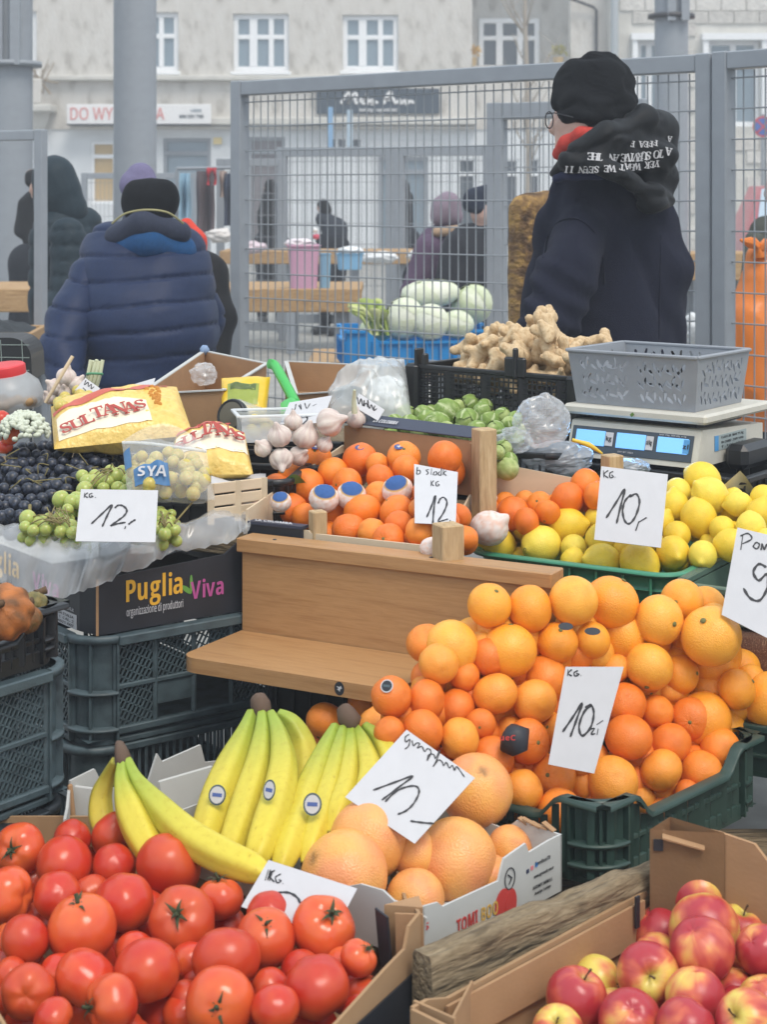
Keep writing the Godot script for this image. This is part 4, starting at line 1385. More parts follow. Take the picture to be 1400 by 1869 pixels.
func tomatoes() -> void:
	var b := thing("tomato_box", "low cardboard tray with cut-down rim full of red tomatoes", "box", "cardboard fruit trays")
	var ft := [at(40, 1885, 1.27), at(540, 1878, 1.28), at(768, 1715, 1.47), at(700, 1545, 1.78), at(-40, 1525, 1.78), at(-75, 1740, 1.42)]
	for q in ft.size(): ft[q].y = 0.345
	var hs := [[[0, 0.128], [0.12, 0.118], [0.35, 0.116], [0.36, 0.138], [0.68, 0.138], [0.69, 0.116], [1, 0.122]], [[0, 0.122], [0.3, 0.118], [0.7, 0.13], [0.86, 0.133], [0.9, 0.155], [1, 0.16]], [[0, 0.16], [0.12, 0.15], [0.16, 0.12], [1, 0.12]], [[0, 0.12], [1, 0.12]], [[0, 0.12], [1, 0.128]], [[0, 0.128], [0.5, 0.135], [1, 0.128]]]
	for i in 6:
		panel(b, "wall", ft[i], ft[(i + 1) % 6], hs[i], 0.004, mats.card_inner)
		panel(b, "printed_face", ft[i] + (ft[i] - ft[(i + 3) % 6]).normalized() * 0.0045, ft[(i + 1) % 6] + (ft[(i + 1) % 6] - ft[(i + 4) % 6]).normalized() * 0.0045, [[0, 0.10], [1, 0.10]], 0.002, mats.card_black)
	# triangular corner post
	var pc := at(735, 1700, 1.49)
	var post := M.new()
	var tri_poly := PackedVector2Array([Vector2(-0.022, 0.0), Vector2(0.024, -0.008), Vector2(0.020, 0.026)])
	post.prism(tri_poly, 0.155, Transform3D(Basis(Vector3.RIGHT, Vector3.FORWARD, Vector3.UP), Vector3(pc.x, 0.345 + 0.158, pc.z)))
	part(b, "corner_post", post.mesh(), mats.card)
	part(b, "post_flap", M.new().box(Vector3(pc.x - 0.022, 0.345 + 0.120, pc.z + 0.012), Vector3(0.003, 0.07, 0.03), Basis.from_euler(Vector3(0, 0.5, 0.1)), 0.0005).mesh(), mats.card_black)
	part(b, "post_flap", M.new().box(Vector3(pc.x + 0.008, 0.345 + 0.128, pc.z + 0.020), Vector3(0.034, 0.056, 0.003), Basis.from_euler(Vector3(0, -0.15, 0.03)), 0.0005).mesh(), mats.card)
	var bm := M.new()
	bm.quad(ft[0], ft[1], ft[3], ft[4])
	bm.tri(ft[1], ft[2], ft[3])
	bm.tri(ft[0], ft[4], ft[5])
	part(b, "base", bm.mesh(), mats.card_inner, Transform3D(Basis(), Vector3(0, 0.003, 0)))
	var k := plane3([300, 1850, 1.36], [300, 1540, 1.66], [600, 1850, 1.36])
	var U := Vector3(0, 1, 0.15)
	var L := [[35, 1550, 47, Vector3(-0.2, 0.3, 0.9), "tomato with a long limp calyx at the crate side end of the top row"], [117, 1578, 52, Vector3(-0.5, -0.6, -0.3)], [137, 1530, 35, Vector3(-0.5, -0.6, -0.3), "small tomato half hidden behind the topmost tomato beside the banana"], [202, 1525, 43, Vector3(0.6, -0.4, 0.5), "topmost tomato touching the drooping left banana bunch"], [205, 1580, 38, Vector3(-0.2, -0.7, -0.5)], [305, 1545, 44, Vector3(0.15, 0.9, 0.7), "tomato with a star calyx right under the long lying banana"], [300, 1592, 61, Vector3(0.45, 0.75, -0.3), "large ridged tomato below the long lying banana"], [25, 1635, 52, null], [92, 1635, 44, Vector3(-0.3, -0.5, -0.5)], [147, 1695, 64, Vector3(-0.1, 1, 0.25), "big tomato with a dry green stalk on top in the middle of the tray"], [215, 1660, 55, null], [333, 1680, 61, Vector3(-0.1, 0.6, 0.85), "big pale-topped tomato with a dark stem scar facing the viewer"], [400, 1642, 43, Vector3(-0.1, 1, -0.2)], [57, 1715, 45, null], [5, 1715, 28, null], [50, 1810, 49, null], [158, 1790, 58, Vector3(-0.4, -0.7, 0.2)], [280, 1780, 60, Vector3(0.2, -0.7, 0.2)], [240, 1730, 32, null], [203, 1828, 54, Vector3(-0.85, 0.1, 0.5), "orange-red tomato with a split seam and side calyx above the front tab"], [415, 1750, 63, Vector3(0.1, -0.8, 0.4)], [478, 1722, 55, Vector3(0.05, 0.85, 0.6), "tomato with a curled dry calyx below the price card"], [490, 1675, 42, Vector3(0, -0.8, -0.5), "tomato overlapping the lower edge of the price card"], [583, 1705, 60, Vector3(0.35, 0.8, 0.55), "ribbed tomato with a small calyx by the tray's corner post"], [577, 1802, 61, Vector3(0.2, -0.9, -0.2), "smooth deep red tomato at the front rim near the corner post"], [407, 1832, 64, Vector3(0.0, 0.25, 0.95), "tomato turning its green star calyx to the front, behind the tab"], [497, 1838, 45, Vector3(0.1, -0.9, 0)], [658, 1768, 35, Vector3(0.5, 0.6, 0.2), "small tomato pressed against the corner post"], [95, 1860, 40, null], [665, 1795, 26, Vector3(0.4, 0.8, -0.2)], [490, 1800, 34, null], [335, 1800, 30, null], [345, 1745, 30, null], [545, 1755, 34, null], [620, 1760, 30, null], [10, 1775, 30, null], [105, 1760, 32, null], [260, 1640, 32, null], [160, 1625, 28, null]]
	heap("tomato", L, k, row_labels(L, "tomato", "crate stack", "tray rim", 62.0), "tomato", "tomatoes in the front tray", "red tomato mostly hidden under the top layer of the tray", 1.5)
	var cd := price_card("white price card with a scribbled correction, half buried behind the tomatoes", [490, 1570, 1.56], [652, 1622, 1.515], [440, 1655, 1.525], [605, 1712, 1.48], [[[492, 1638], [510, 1630], [530, 1631], [545, 1642], [550, 1660]]], [[[490, 1588], [484, 1608]], [[494, 1588], [489, 1607], [497, 1590], [492, 1609]], [[502, 1589], [492, 1599], [501, 1611]], [[513, 1596], [503, 1602], [506, 1612], [513, 1609], [509, 1606]], [[516, 1613], [517, 1614]]], 0.0028)
	cd.set_meta("group", "handwritten price cards")

func grapefruits() -> void:
	# white card box
	var b := thing("grapefruit_box", "white printed cardboard box with a torn rim holding grapefruits", "box", "white fruit cartons")
	var n := at(772, 1735, 1.50)
	var r := at(1026, 1630, 1.66)
	n.y = 0.425
	r.y = 0.425
	var e1 := (r - n).normalized()
	var e2 := Vector3(e1.z, 0, -e1.x)   # away from the viewer, towards the bananas
	if e2.z > 0: e2 = -e2
	var wl := (r - n).length()
	var deep := 0.46
	panel(b, "printed_wall", n, r, [[0, 0.070], [0.10, 0.066], [0.13, 0.058], [0.52, 0.055], [0.54, 0.068], [0.56, 0.080], [0.72, 0.086], [0.745, 0.072], [0.9, 0.075], [1, 0.075]], 0.003, mats.card_white)
	panel(b, "back_wall", r, r + e2 * deep, [[0, 0.075], [0.16, 0.076], [0.2, 0.06], [1, 0.075]], 0.003, mats.card_white)
	panel(b, "side_wall", r + e2 * deep, n + e2 * deep, [[0, 0.07], [1, 0.07]], 0.003, mats.card_white)
	panel(b, "front_wall", n + e2 * deep, n, [[0, 0.06], [0.7, 0.055], [0.78, 0.07], [0.86, 0.072], [0.93, 0.058], [1, 0.068]], 0.003, mats.card_white)
	# torn layers of board along the far corner, folded flap at the near one
	var tm := M.new()
	for i in 5: tm.bar(r + e2 * (0.012 + i * 0.011) + Vector3(0, 0.076 + 0.003 * sin(i * 3.0), 0), r + e2 * (0.030 + i * 0.010) + Vector3(0, 0.081 + 0.003 * cos(i * 2.0), 0) - e1 * 0.006 * (i % 2), 0.009, 0.0016)
	part(b, "torn_edge", tm.mesh(), mats.card)
	part(b, "corner_flap", M.new().box(n - e1 * 0.006 + Vector3(0, 0.035, 0) + e2 * 0.018, Vector3(0.05, 0.062, 0.003), Basis(e2, Vector3.UP, e2.cross(Vector3.UP)).rotated(e1, 0.15), 0.0008).mesh(), mats.card_white)
	var bm := M.new()
	bm.quad(n, r, r + e2 * deep, n + e2 * deep)
	part(b, "base", bm.mesh(), mats.card_white, Transform3D(Basis(), Vector3(0, 0.004, 0)))
	var k := plane3([772, 1735, 1.50], [1026, 1630, 1.66], [772, 1655, 1.50])
	text_fit(b, "lettering", "TOMI", on(k, 852, 1682), e1, Vector3.UP, 0.042, 0.018, mat("print_red", hexa("c03a35"), 0.7))
	text_fit(b, "lettering", "BOO", on(k, 893, 1662), e1, Vector3.UP, 0.034, 0.018, mat("print_gold", hexa("caa04a"), 0.7))
	text_fit(b, "small_print", "S", on(k, 778, 1690), e1, Vector3.UP, 0.007, 0.009, mats.print_red)
	# a printed tomato, a round stamp and small lines
	var nrm := e1.cross(Vector3.UP).normalized()
	for q in [[918, 1652, 0.017, 0.021], [932, 1648, 0.012, 0.019]]: facing_disc(b, "printed_tomato", on(k, q[0], q[1]) + nrm * (0.0010 + 0.0004 * (q[0] - 918) / 14.0), nrm, q[2], q[3], mats.print_red, 0.0004)
	var ring := M.new()
	var ro := on(k, 930, 1603) + nrm * 0.0012
	var rr := []
	for i in 25: rr.append(ro + e1 * cos(i * TAU / 24) * 0.0105 + Vector3.UP * sin(i * TAU / 24) * 0.0135)
	ring.tube(rr, 0.0007, 4, false)
	ring.tube([ro + Vector3(0, 0.006, 0) - e1 * 0.004, ro + e1 * 0.004, ro - Vector3(0, 0.007, 0) - e1 * 0.002], 0.0009, 4)
	part(b, "round_stamp", ring.mesh(), mats.ink)
	for q in [[990, 1570, "TomibooTR", 0.034, 0.005], [992, 1592, "www.agromail.com.tr", 0.044, 0.0042], [990, 1612, "AGROMEY TARIM A.S.", 0.044, 0.0045], [990, 1624, "Antalya Turkiye", 0.036, 0.0038]]:
		text_fit(b, "small_print", q[2], on(k, q[0], q[1]), e1, Vector3.UP, q[3], q[4], mats.ink, false)
	for q in [[963, 1590, "2b3350"], [971, 1584, "d07a80"], [979, 1578, "3f7fc0"]]:
		part(b, "icon", M.new().box(on(k, q[0], q[1]) + nrm * 0.0006, Vector3(0.0052, 0.0052, 0.0008), Basis(e1, Vector3.UP, nrm)).mesh(), mat("icon_" + q[2], hexa(q[2]), 0.7))
	var gk := plane3([628, 1600, 1.60], [870, 1443, 1.74], [932, 1549, 1.69])
	var spots := [[870, 1443, 67, Vector3(0.15, 0.75, 0.6), "grapefruit with a brown stem scar behind the grapefruit card"], [673, 1533, 72, Vector3(-0.4, -0.3, -0.6), "grapefruit in the middle, partly covering the lower corner of its card"], [628, 1599, 82, Vector3(-0.75, 0.6, 0.4), "big grapefruit with a pink blush above the tomato card"], [831, 1571, 77, Vector3(0.4, -0.5, -0.5), "smooth round grapefruit next to the stamped box wall"], [932, 1549, 43, Vector3(0.4, 0.6, -0.5), "grapefruit deepest in the corner of the white box"], [758, 1640, 54, Vector3(0.1, -0.6, -0.3), "lowest grapefruit behind the folded corner of the box"], [760, 1560, 46, null, "grapefruit in the dark gap below the middle one"], [895, 1600, 40, null, "grapefruit under the smooth round one by the wall"]]
	for e in spots:
		var d := depth_on(gk, e[0], e[1])
		fruit("grapefruit", at(e[0], e[1], d), e[2] * d / F, any_turn() if e[3] == null else stem_to(e[3]), e[4], "grapefruit", "grapefruits in the white box")
	price_card("tilted white price card for the grapefruits", [742, 1332, 1.70], [867, 1420, 1.66], [630, 1455, 1.645], [757, 1540, 1.61], [[[681, 1443], [722, 1428], [754, 1417], [730, 1436], [697, 1461]], [[703, 1464], [722, 1446], [742, 1437], [760, 1436], [765, 1447], [756, 1466], [742, 1480], [726, 1487]], [[749, 1499], [770, 1502], [793, 1504]]], [[[747, 1341], [740, 1346], [741, 1355], [748, 1350], [746, 1362], [739, 1368]], [[752, 1352], [755, 1362], [760, 1357], [766, 1358], [762, 1366], [770, 1363], [775, 1372], [781, 1367], [787, 1373], [780, 1389], [783, 1378], [792, 1378], [795, 1385], [803, 1370], [799, 1384], [791, 1400], [800, 1388], [807, 1391], [810, 1398], [815, 1392], [820, 1402], [826, 1398], [830, 1407], [834, 1400], [848, 1419]]], 0.0026)

func sticker(parent: Node3D, x: float, y: float, d: float, n: Vector3, rx: float, ry: float, rim: Material, face: Material, mark: Material) -> void:
	var p := at(x, y, d)
	var s := facing_disc(parent, "sticker", p, n, rx, ry, rim)
	part(s, "sticker_face", M.new().prism(_oval(rx * 0.82, ry * 0.82), 0.0003, Transform3D(Basis(), Vector3(0, 0, 0.0004))).mesh(), face)
	part(s, "sticker_mark", M.new().box(Vector3(0, 0, 0.0005), Vector3(rx * 1.1, ry * 0.36, 0.0004)).mesh(), mark)

func _oval(a: float, b: float) -> PackedVector2Array:
	var pts := PackedVector2Array()
	for i in 18: pts.append(Vector2(cos(i * TAU / 18) * a, sin(i * TAU / 18) * b))
	return pts

func bananas() -> void:
	var crown := func(o: Node3D, pts: Array) -> void:
		var c := []
		var w := []
		for p in pts:
			var d: float = p[2] * 0.95
			c.append(at(p[0], p[1], d))
			w.append(p[3] * d / F)
		part(o, "crown", M.new().tube(c, w, 9, true, null, 3, 0.12).mesh(), mat("banana_crown", hexa("5d4a3d"), 0.85))
	var st_blue := mat("print_blue", hexa("4a5f9a"), 0.6)
	var b1 := thing("banana_bunch", "small banana bunch with a brown-marked fruit drooping over the tomatoes", "bananas", "banana bunches")
	crown.call(b1, [[217, 1358, 1.80, 9], [220, 1372, 1.79, 13], [224, 1390, 1.785, 16], [222, 1402, 1.79, 12]])
	banana(b1, [[210, 1388, 1.79, 8], [196, 1418, 1.80, 13], [183, 1455, 1.80, 20], [185, 1500, 1.79, 23], [205, 1545, 1.77, 20], [222, 1575, 1.76, 6]], 0.8)
	banana(b1, [[222, 1390, 1.785, 9], [222, 1430, 1.76, 15], [236, 1475, 1.74, 27], [256, 1520, 1.72, 30], [278, 1560, 1.70, 24], [292, 1590, 1.69, 6]])
	banana(b1, [[232, 1388, 1.785, 9], [250, 1425, 1.765, 14], [290, 1475, 1.735, 25], [345, 1526, 1.70, 30], [405, 1562, 1.67, 31], [460, 1585, 1.65, 27], [487, 1596, 1.64, 16], [496, 1600, 1.638, 7]])
	var b2 := thing("banana_bunch", "big upright banana bunch with two oval stickers in front of the dark crates", "bananas", "banana bunches")
	crown.call(b2, [[470, 1272, 1.93, 15], [474, 1283, 1.925, 19], [477, 1296, 1.92, 18], [477, 1308, 1.92, 14]])
	banana(b2, [[506, 1302, 1.925, 9], [533, 1322, 1.92, 17], [553, 1365, 1.91, 24], [557, 1415, 1.88, 27], [548, 1465, 1.84, 25], [535, 1510, 1.80, 10]])
	banana(b2, [[460, 1300, 1.92, 10], [448, 1335, 1.90, 16], [424, 1395, 1.86, 28], [400, 1450, 1.82, 31], [380, 1505, 1.78, 29], [364, 1550, 1.75, 22], [356, 1575, 1.74, 7]])
	banana(b2, [[478, 1302, 1.91, 9], [478, 1340, 1.885, 16], [470, 1400, 1.84, 25], [452, 1460, 1.80, 29], [432, 1520, 1.76, 28], [415, 1565, 1.73, 22], [408, 1585, 1.725, 7]])
	banana(b2, [[494, 1302, 1.91, 9], [508, 1340, 1.88, 17], [516, 1395, 1.83, 26], [506, 1455, 1.78, 30], [486, 1515, 1.74, 30], [468, 1565, 1.71, 24], [460, 1590, 1.705, 7]])
	for q in [[396, 1451, 1.691, Vector3(-0.25, 0.35, 0.9)], [491, 1442, 1.662, Vector3(-0.45, 0.3, 0.8)]]: sticker(b2, q[0], q[1], q[2], q[3], 0.0125 if q[0] < 450 else 0.0095, 0.0135, mats.crate_grey, mats.paper, st_blue)
	var b3 := thing("banana_bunch", "greenish banana bunch with one oval sticker between its neighbour and the grapefruits", "bananas", "banana bunches")
	crown.call(b3, [[626, 1290, 1.90, 13], [632, 1303, 1.895, 19], [640, 1315, 1.89, 22], [638, 1328, 1.89, 16]])
	banana(b3, [[665, 1325, 1.895, 9], [690, 1348, 1.88, 15], [712, 1385, 1.85, 22], [718, 1430, 1.82, 22], [712, 1465, 1.80, 8]])
	banana(b3, [[650, 1328, 1.89, 8], [664, 1360, 1.865, 16], [676, 1410, 1.82, 23], [668, 1460, 1.78, 24], [655, 1500, 1.75, 8]])
	banana(b3, [[613, 1325, 1.89, 9], [596, 1365, 1.865, 17], [573, 1425, 1.82, 26], [552, 1480, 1.78, 30], [531, 1535, 1.735, 28], [515, 1580, 1.705, 20], [508, 1600, 1.70, 7]])
	banana(b3, [[627, 1328, 1.885, 8], [620, 1365, 1.86, 15], [604, 1430, 1.81, 21], [588, 1490, 1.765, 24], [568, 1545, 1.73, 22], [556, 1580, 1.71, 8]])
	banana(b3, [[640, 1330, 1.885, 8], [641, 1370, 1.855, 15], [634, 1430, 1.805, 20], [618, 1480, 1.765, 22], [602, 1525, 1.74, 8]])
	sticker(b3, 570, 1468, 1.655, Vector3(-0.1, 0.3, 0.95), 0.0125, 0.0145, mats.crate_grey, mats.paper, st_blue)
	# white card box they stand in
	var b := thing("banana_box", "white cardboard box with standing corner flaps around the banana bunches", "box", "white fruit cartons")
	var f := [at(120, 1560, 1.70), at(128, 1500, 1.80), at(420, 1440, 1.99), at(560, 1490, 1.86)]
	for i in 4: f[i].y = 0.40
	panel(b, "side_wall", f[0], f[1], [[0, 0.10], [0.5, 0.09], [1, 0.095]], 0.004, mats.card_white)
	panel(b, "back_wall", f[1], f[2], [[0, 0.105], [0.14, 0.11], [0.2, 0.075], [0.46, 0.06], [0.52, 0.10], [0.55, 0.085], [0.80, 0.09], [0.83, 0.06], [1, 0.05]], 0.004, mats.card_white)
	var q0 := at(290, 1500, 1.86)
	part(b, "corner_flap", M.new().box(at(345, 1458, 1.82), Vector3(0.085, 0.075, 0.005), Basis.from_euler(Vector3(-0.15, 0.45, 0.12)), 0.002).mesh(), mats.card_white)
	part(b, "corner_flap", M.new().box(at(160, 1485, 1.80), Vector3(0.050, 0.075, 0.005), Basis.from_euler(Vector3(-0.1, -0.2, -0.06)), 0.002).mesh(), mats.card_white)
	part(b, "torn_edge", M.new().box(at(132, 1483, 1.795), Vector3(0.007, 0.08, 0.008), Basis.from_euler(Vector3(-0.1, 0, 0.12)), 0.002).mesh(), mats.card)

func apples() -> void:
	var b := thing("apple_box", "brown cardboard box with a tall folded corner post, holding apples", "box", "cardboard fruit trays")
	var n := at(755, 1850, 1.37)
	var r := at(1218, 1600, 1.636)
	n.y = 0.34
	r.y = 0.34
	var e1 := (r - n).normalized()
	var e2 := Vector3(-e1.z, 0, e1.x)
	if e2.z < 0: e2 = -e2
	panel(b, "side_wall", n, r, [[0, 0.118], [0.05, 0.118], [0.12, 0.108], [0.9, 0.112], [0.95, 0.116], [1, 0.125]], 0.005, mats.card_inner)
	panel(b, "printed_face", n - e2 * 0.0055, r - e2 * 0.0055, [[0, 0.112], [0.05, 0.112], [0.12, 0.101], [0.9, 0.105], [1, 0.118]], 0.002, mats.card_black)
	# folded-over inner lip along the side
	panel(b, "inner_lip", n + e2 * 0.007 + e1 * 0.05, r + e2 * 0.007 - e1 * 0.06, [[0, 0.104], [1, 0.106]], 0.004, mats.card, 0.055)
	panel(b, "end_wall", r, r + e2 * 0.52, [[0, 0.19], [0.15, 0.195], [0.25, 0.193], [0.31, 0.165], [0.37, 0.158], [1, 0.155]], 0.005, mats.card)
	# triangular corner column
	var cp := PackedVector2Array([Vector2(0.0, 0.0), Vector2(0.08, 0.002), Vector2(0.004, 0.06)])
	var colm := M.new()
	var cx := r + e2 * 0.006 - e1 * 0.002
	var pts := [cx, cx + e2 * 0.082, cx - e1 * 0.055 + e2 * 0.006]
	for i in 3:
		var a: Vector3 = pts[i]
		var c: Vector3 = pts[(i + 1) % 3]
		colm.quad(c, a, a + Vector3(0, 0.197, 0), c + Vector3(0, 0.197, 0))
		colm.quad(a, c, c + Vector3(0, 0.197, 0), a + Vector3(0, 0.197, 0))
	part(b, "corner_column", colm.mesh(), mats.card)
	var fold := M.new()
	fold.box(pts[2].lerp(pts[1], 0.45) + Vector3(0, 0.185, 0), Vector3(0.055, 0.003, 0.02), Basis((pts[1] - pts[2] as Vector3).normalized(), Vector3.UP, (pts[1] - pts[2] as Vector3).normalized().cross(Vector3.UP)).rotated(e1, 0.3), 0.0005)
	part(b, "column_tuck", fold.mesh(), mats.card)
	var sl := M.new()
	sl.box(pts[2].lerp(pts[1], 0.12) + Vector3(0, 0.178, 0) - e1 * 0.001, Vector3(0.012, 0.014, 0.004), Basis((pts[1] - pts[2] as Vector3).normalized(), Vector3.UP, (pts[1] - pts[2] as Vector3).normalized().cross(Vector3.UP)))
	sl.box(r + e2 * 0.20 - e1 * 0.006 + Vector3(0, 0.115, 0), Vector3(0.012, 0.05, 0.003), Basis(e2, Vector3.UP, e2.cross(Vector3.UP)).rotated(e1, 0.2))
	sl.box(r + e2 * 0.012 - e1 * 0.085 + Vector3(0, 0.10, 0), Vector3(0.008, 0.04, 0.003), Basis(e1, Vector3.UP, e1.cross(Vector3.UP)))
	part(b, "slot", sl.mesh(), mats.card_black)
	# near corner: little triangular post and torn liner
	var nm := M.new()
	nm.box(n + e1 * 0.012 + e2 * 0.02 + Vector3(0, 0.06, 0), Vector3(0.004, 0.118, 0.06), Basis(e1, Vector3.UP, e1.cross(Vector3.UP)))
	nm.box(n + e1 * 0.055 + e2 * 0.022 + Vector3(0, 0.058, 0), Vector3(0.10, 0.112, 0.003), Basis((e1 + e2 * -0.5).normalized(), Vector3.UP, (e1 + e2 * -0.5).normalized().cross(Vector3.UP)))
	part(b, "near_corner", nm.mesh(), mats.card_inner)
	panel(b, "front_wall", n + e2 * 0.5, n, [[0, 0.10], [1, 0.118]], 0.005, mats.card_inner)
	var bm := M.new()
	bm.quad(n, n + e2 * 0.5, r + e2 * 0.52, r)
	part(b, "base", bm.mesh(), mats.card_inner, Transform3D(Basis(), Vector3(0, 0.004, 0)))
	var k := plane3([1150, 1860, 1.42], [1276, 1640, 1.61], [1385, 1745, 1.49])
	var L := [[1276, 1640, 58, Vector3(-0.2, 0.95, -0.5), "yellow-topped apple, highest in the box under the corner post"], [1275, 1702, 65, Vector3(0.15, -0.5, 0.75), "large dark red apple showing its hollow below the yellow-topped one"], [1300, 1762, 60, Vector3(0.4, -0.8, -0.3), "red apple with a brown speck in the middle of the heap"], [1181, 1785, 57, Vector3(-0.05, 0.35, 0.9), "striped red apple turning its stem hollow to the viewer"], [1365, 1686, 36, null, "dull brown-orange apple in the shade by the end wall"], [1385, 1745, 47, null, "red apple by the picture's edge under the end wall"], [1270, 1818, 55, Vector3(0, -0.9, 0.1), "crimson apple between the striped and the yellow apples"], [1058, 1832, 57, Vector3(0.35, 0.9, 0.1), "red and yellow apple with an upright stalk beside the cardboard wall"], [1155, 1865, 58, Vector3(0, -0.6, -0.5), "red apple low in the front row"], [1390, 1800, 40, Vector3(0.2, -0.8, 0), "pinkish yellow apple at the outer edge of the heap"], [1250, 1872, 56, Vector3(-0.5, -0.7, 0.2), "rosy apple at the bottom edge beside the yellow one"], [1022, 1872, 47, Vector3(-0.1, 0.7, 0.5), "yellow apple in the front row nearest the cardboard wall"], [1364, 1866, 58, Vector3(-0.6, 0.5, 0.5), "yellow and red apple at the very front"], [1217, 1735, 27, null, "dark apple peeping out between three red ones"], [1125, 1825, 24, null, "small dark gap apple behind the striped one"], [1215, 1690, 26, null, "shaded apple behind the large dark red one"], [1345, 1790, 30, null, "apple in the gap under the red speckled one"], [1100, 1795, 22, null, "shaded apple against the side wall"]]
	heap("apple", L, k, row_labels(L, "apple", "plank side", "front", 60), "apple", "apples in the brown box", "apple mostly hidden under the top layer of the box", 1.5)

func plank() -> void:
	# weathered board: a box of grid faces with a worn, uneven surface
	var a := at(770, 1800, 1.43)
	var c := at(1235, 1600, 1.66)
	var top_a := at(770, 1740, 1.43).y
	var dir := Vector3(c.x - a.x, 0, c.z - a.z)
	var l := dir.length()
	dir = dir.normalized()
	var side := Vector3(-dir.z, 0, dir.x)
	var o := thing("weathered_plank", "thick grey weathered plank on edge between the grapefruit box and the apple box", "plank", "", Transform3D(Basis(dir, Vector3.UP, side), Vector3(a.x, top_a, a.z)))
	var ring := func(t: float) -> Array:
		var hh := 0.135
		var w := 0.034
		var out := []
		for q in [[0.5, -1.0], [0.5, -0.75], [0.5, -0.5], [0.52, -0.3], [0.45, -0.2], [0.5, -0.12], [0.47, -0.04], [0.36, 0.0], [0.1, 0.0], [-0.2, 0.0], [-0.4, 0.0], [-0.5, -0.05], [-0.5, -0.5], [-0.5, -1.0]]:
			var p := Vector3(t * l, q[1] * hh, q[0] * w)
			var nn := noise3(Vector3(p.x * 30, p.y * 160, p.z * 160), 0.35) * 0.0035 + noise3(p * 60, 0.2) * 0.003
			p += Vector3(0, nn + 0.006 * noise3(Vector3(t * 9, 0, 2), 0.5) - 0.01 * t * t, nn)
			out.append(p)
		return out
	var rows := []
	for i in 61: rows.append(ring.call(i / 60.0))
	var m := M.new().grid(rows, true, false)
	var cap0 := []
	for end in [0, 60]:
		var r: Array = rows[end]
		var ce := Vector3.ZERO
		for q in r: ce += q / r.size()
		for j in r.size():
			if end == 0: m.tri(ce, r[j], r[(j + 1) % r.size()])
			else: m.tri(ce, r[(j + 1) % r.size()], r[j])
	part(o, "board", m.mesh(), mats.old_wood)

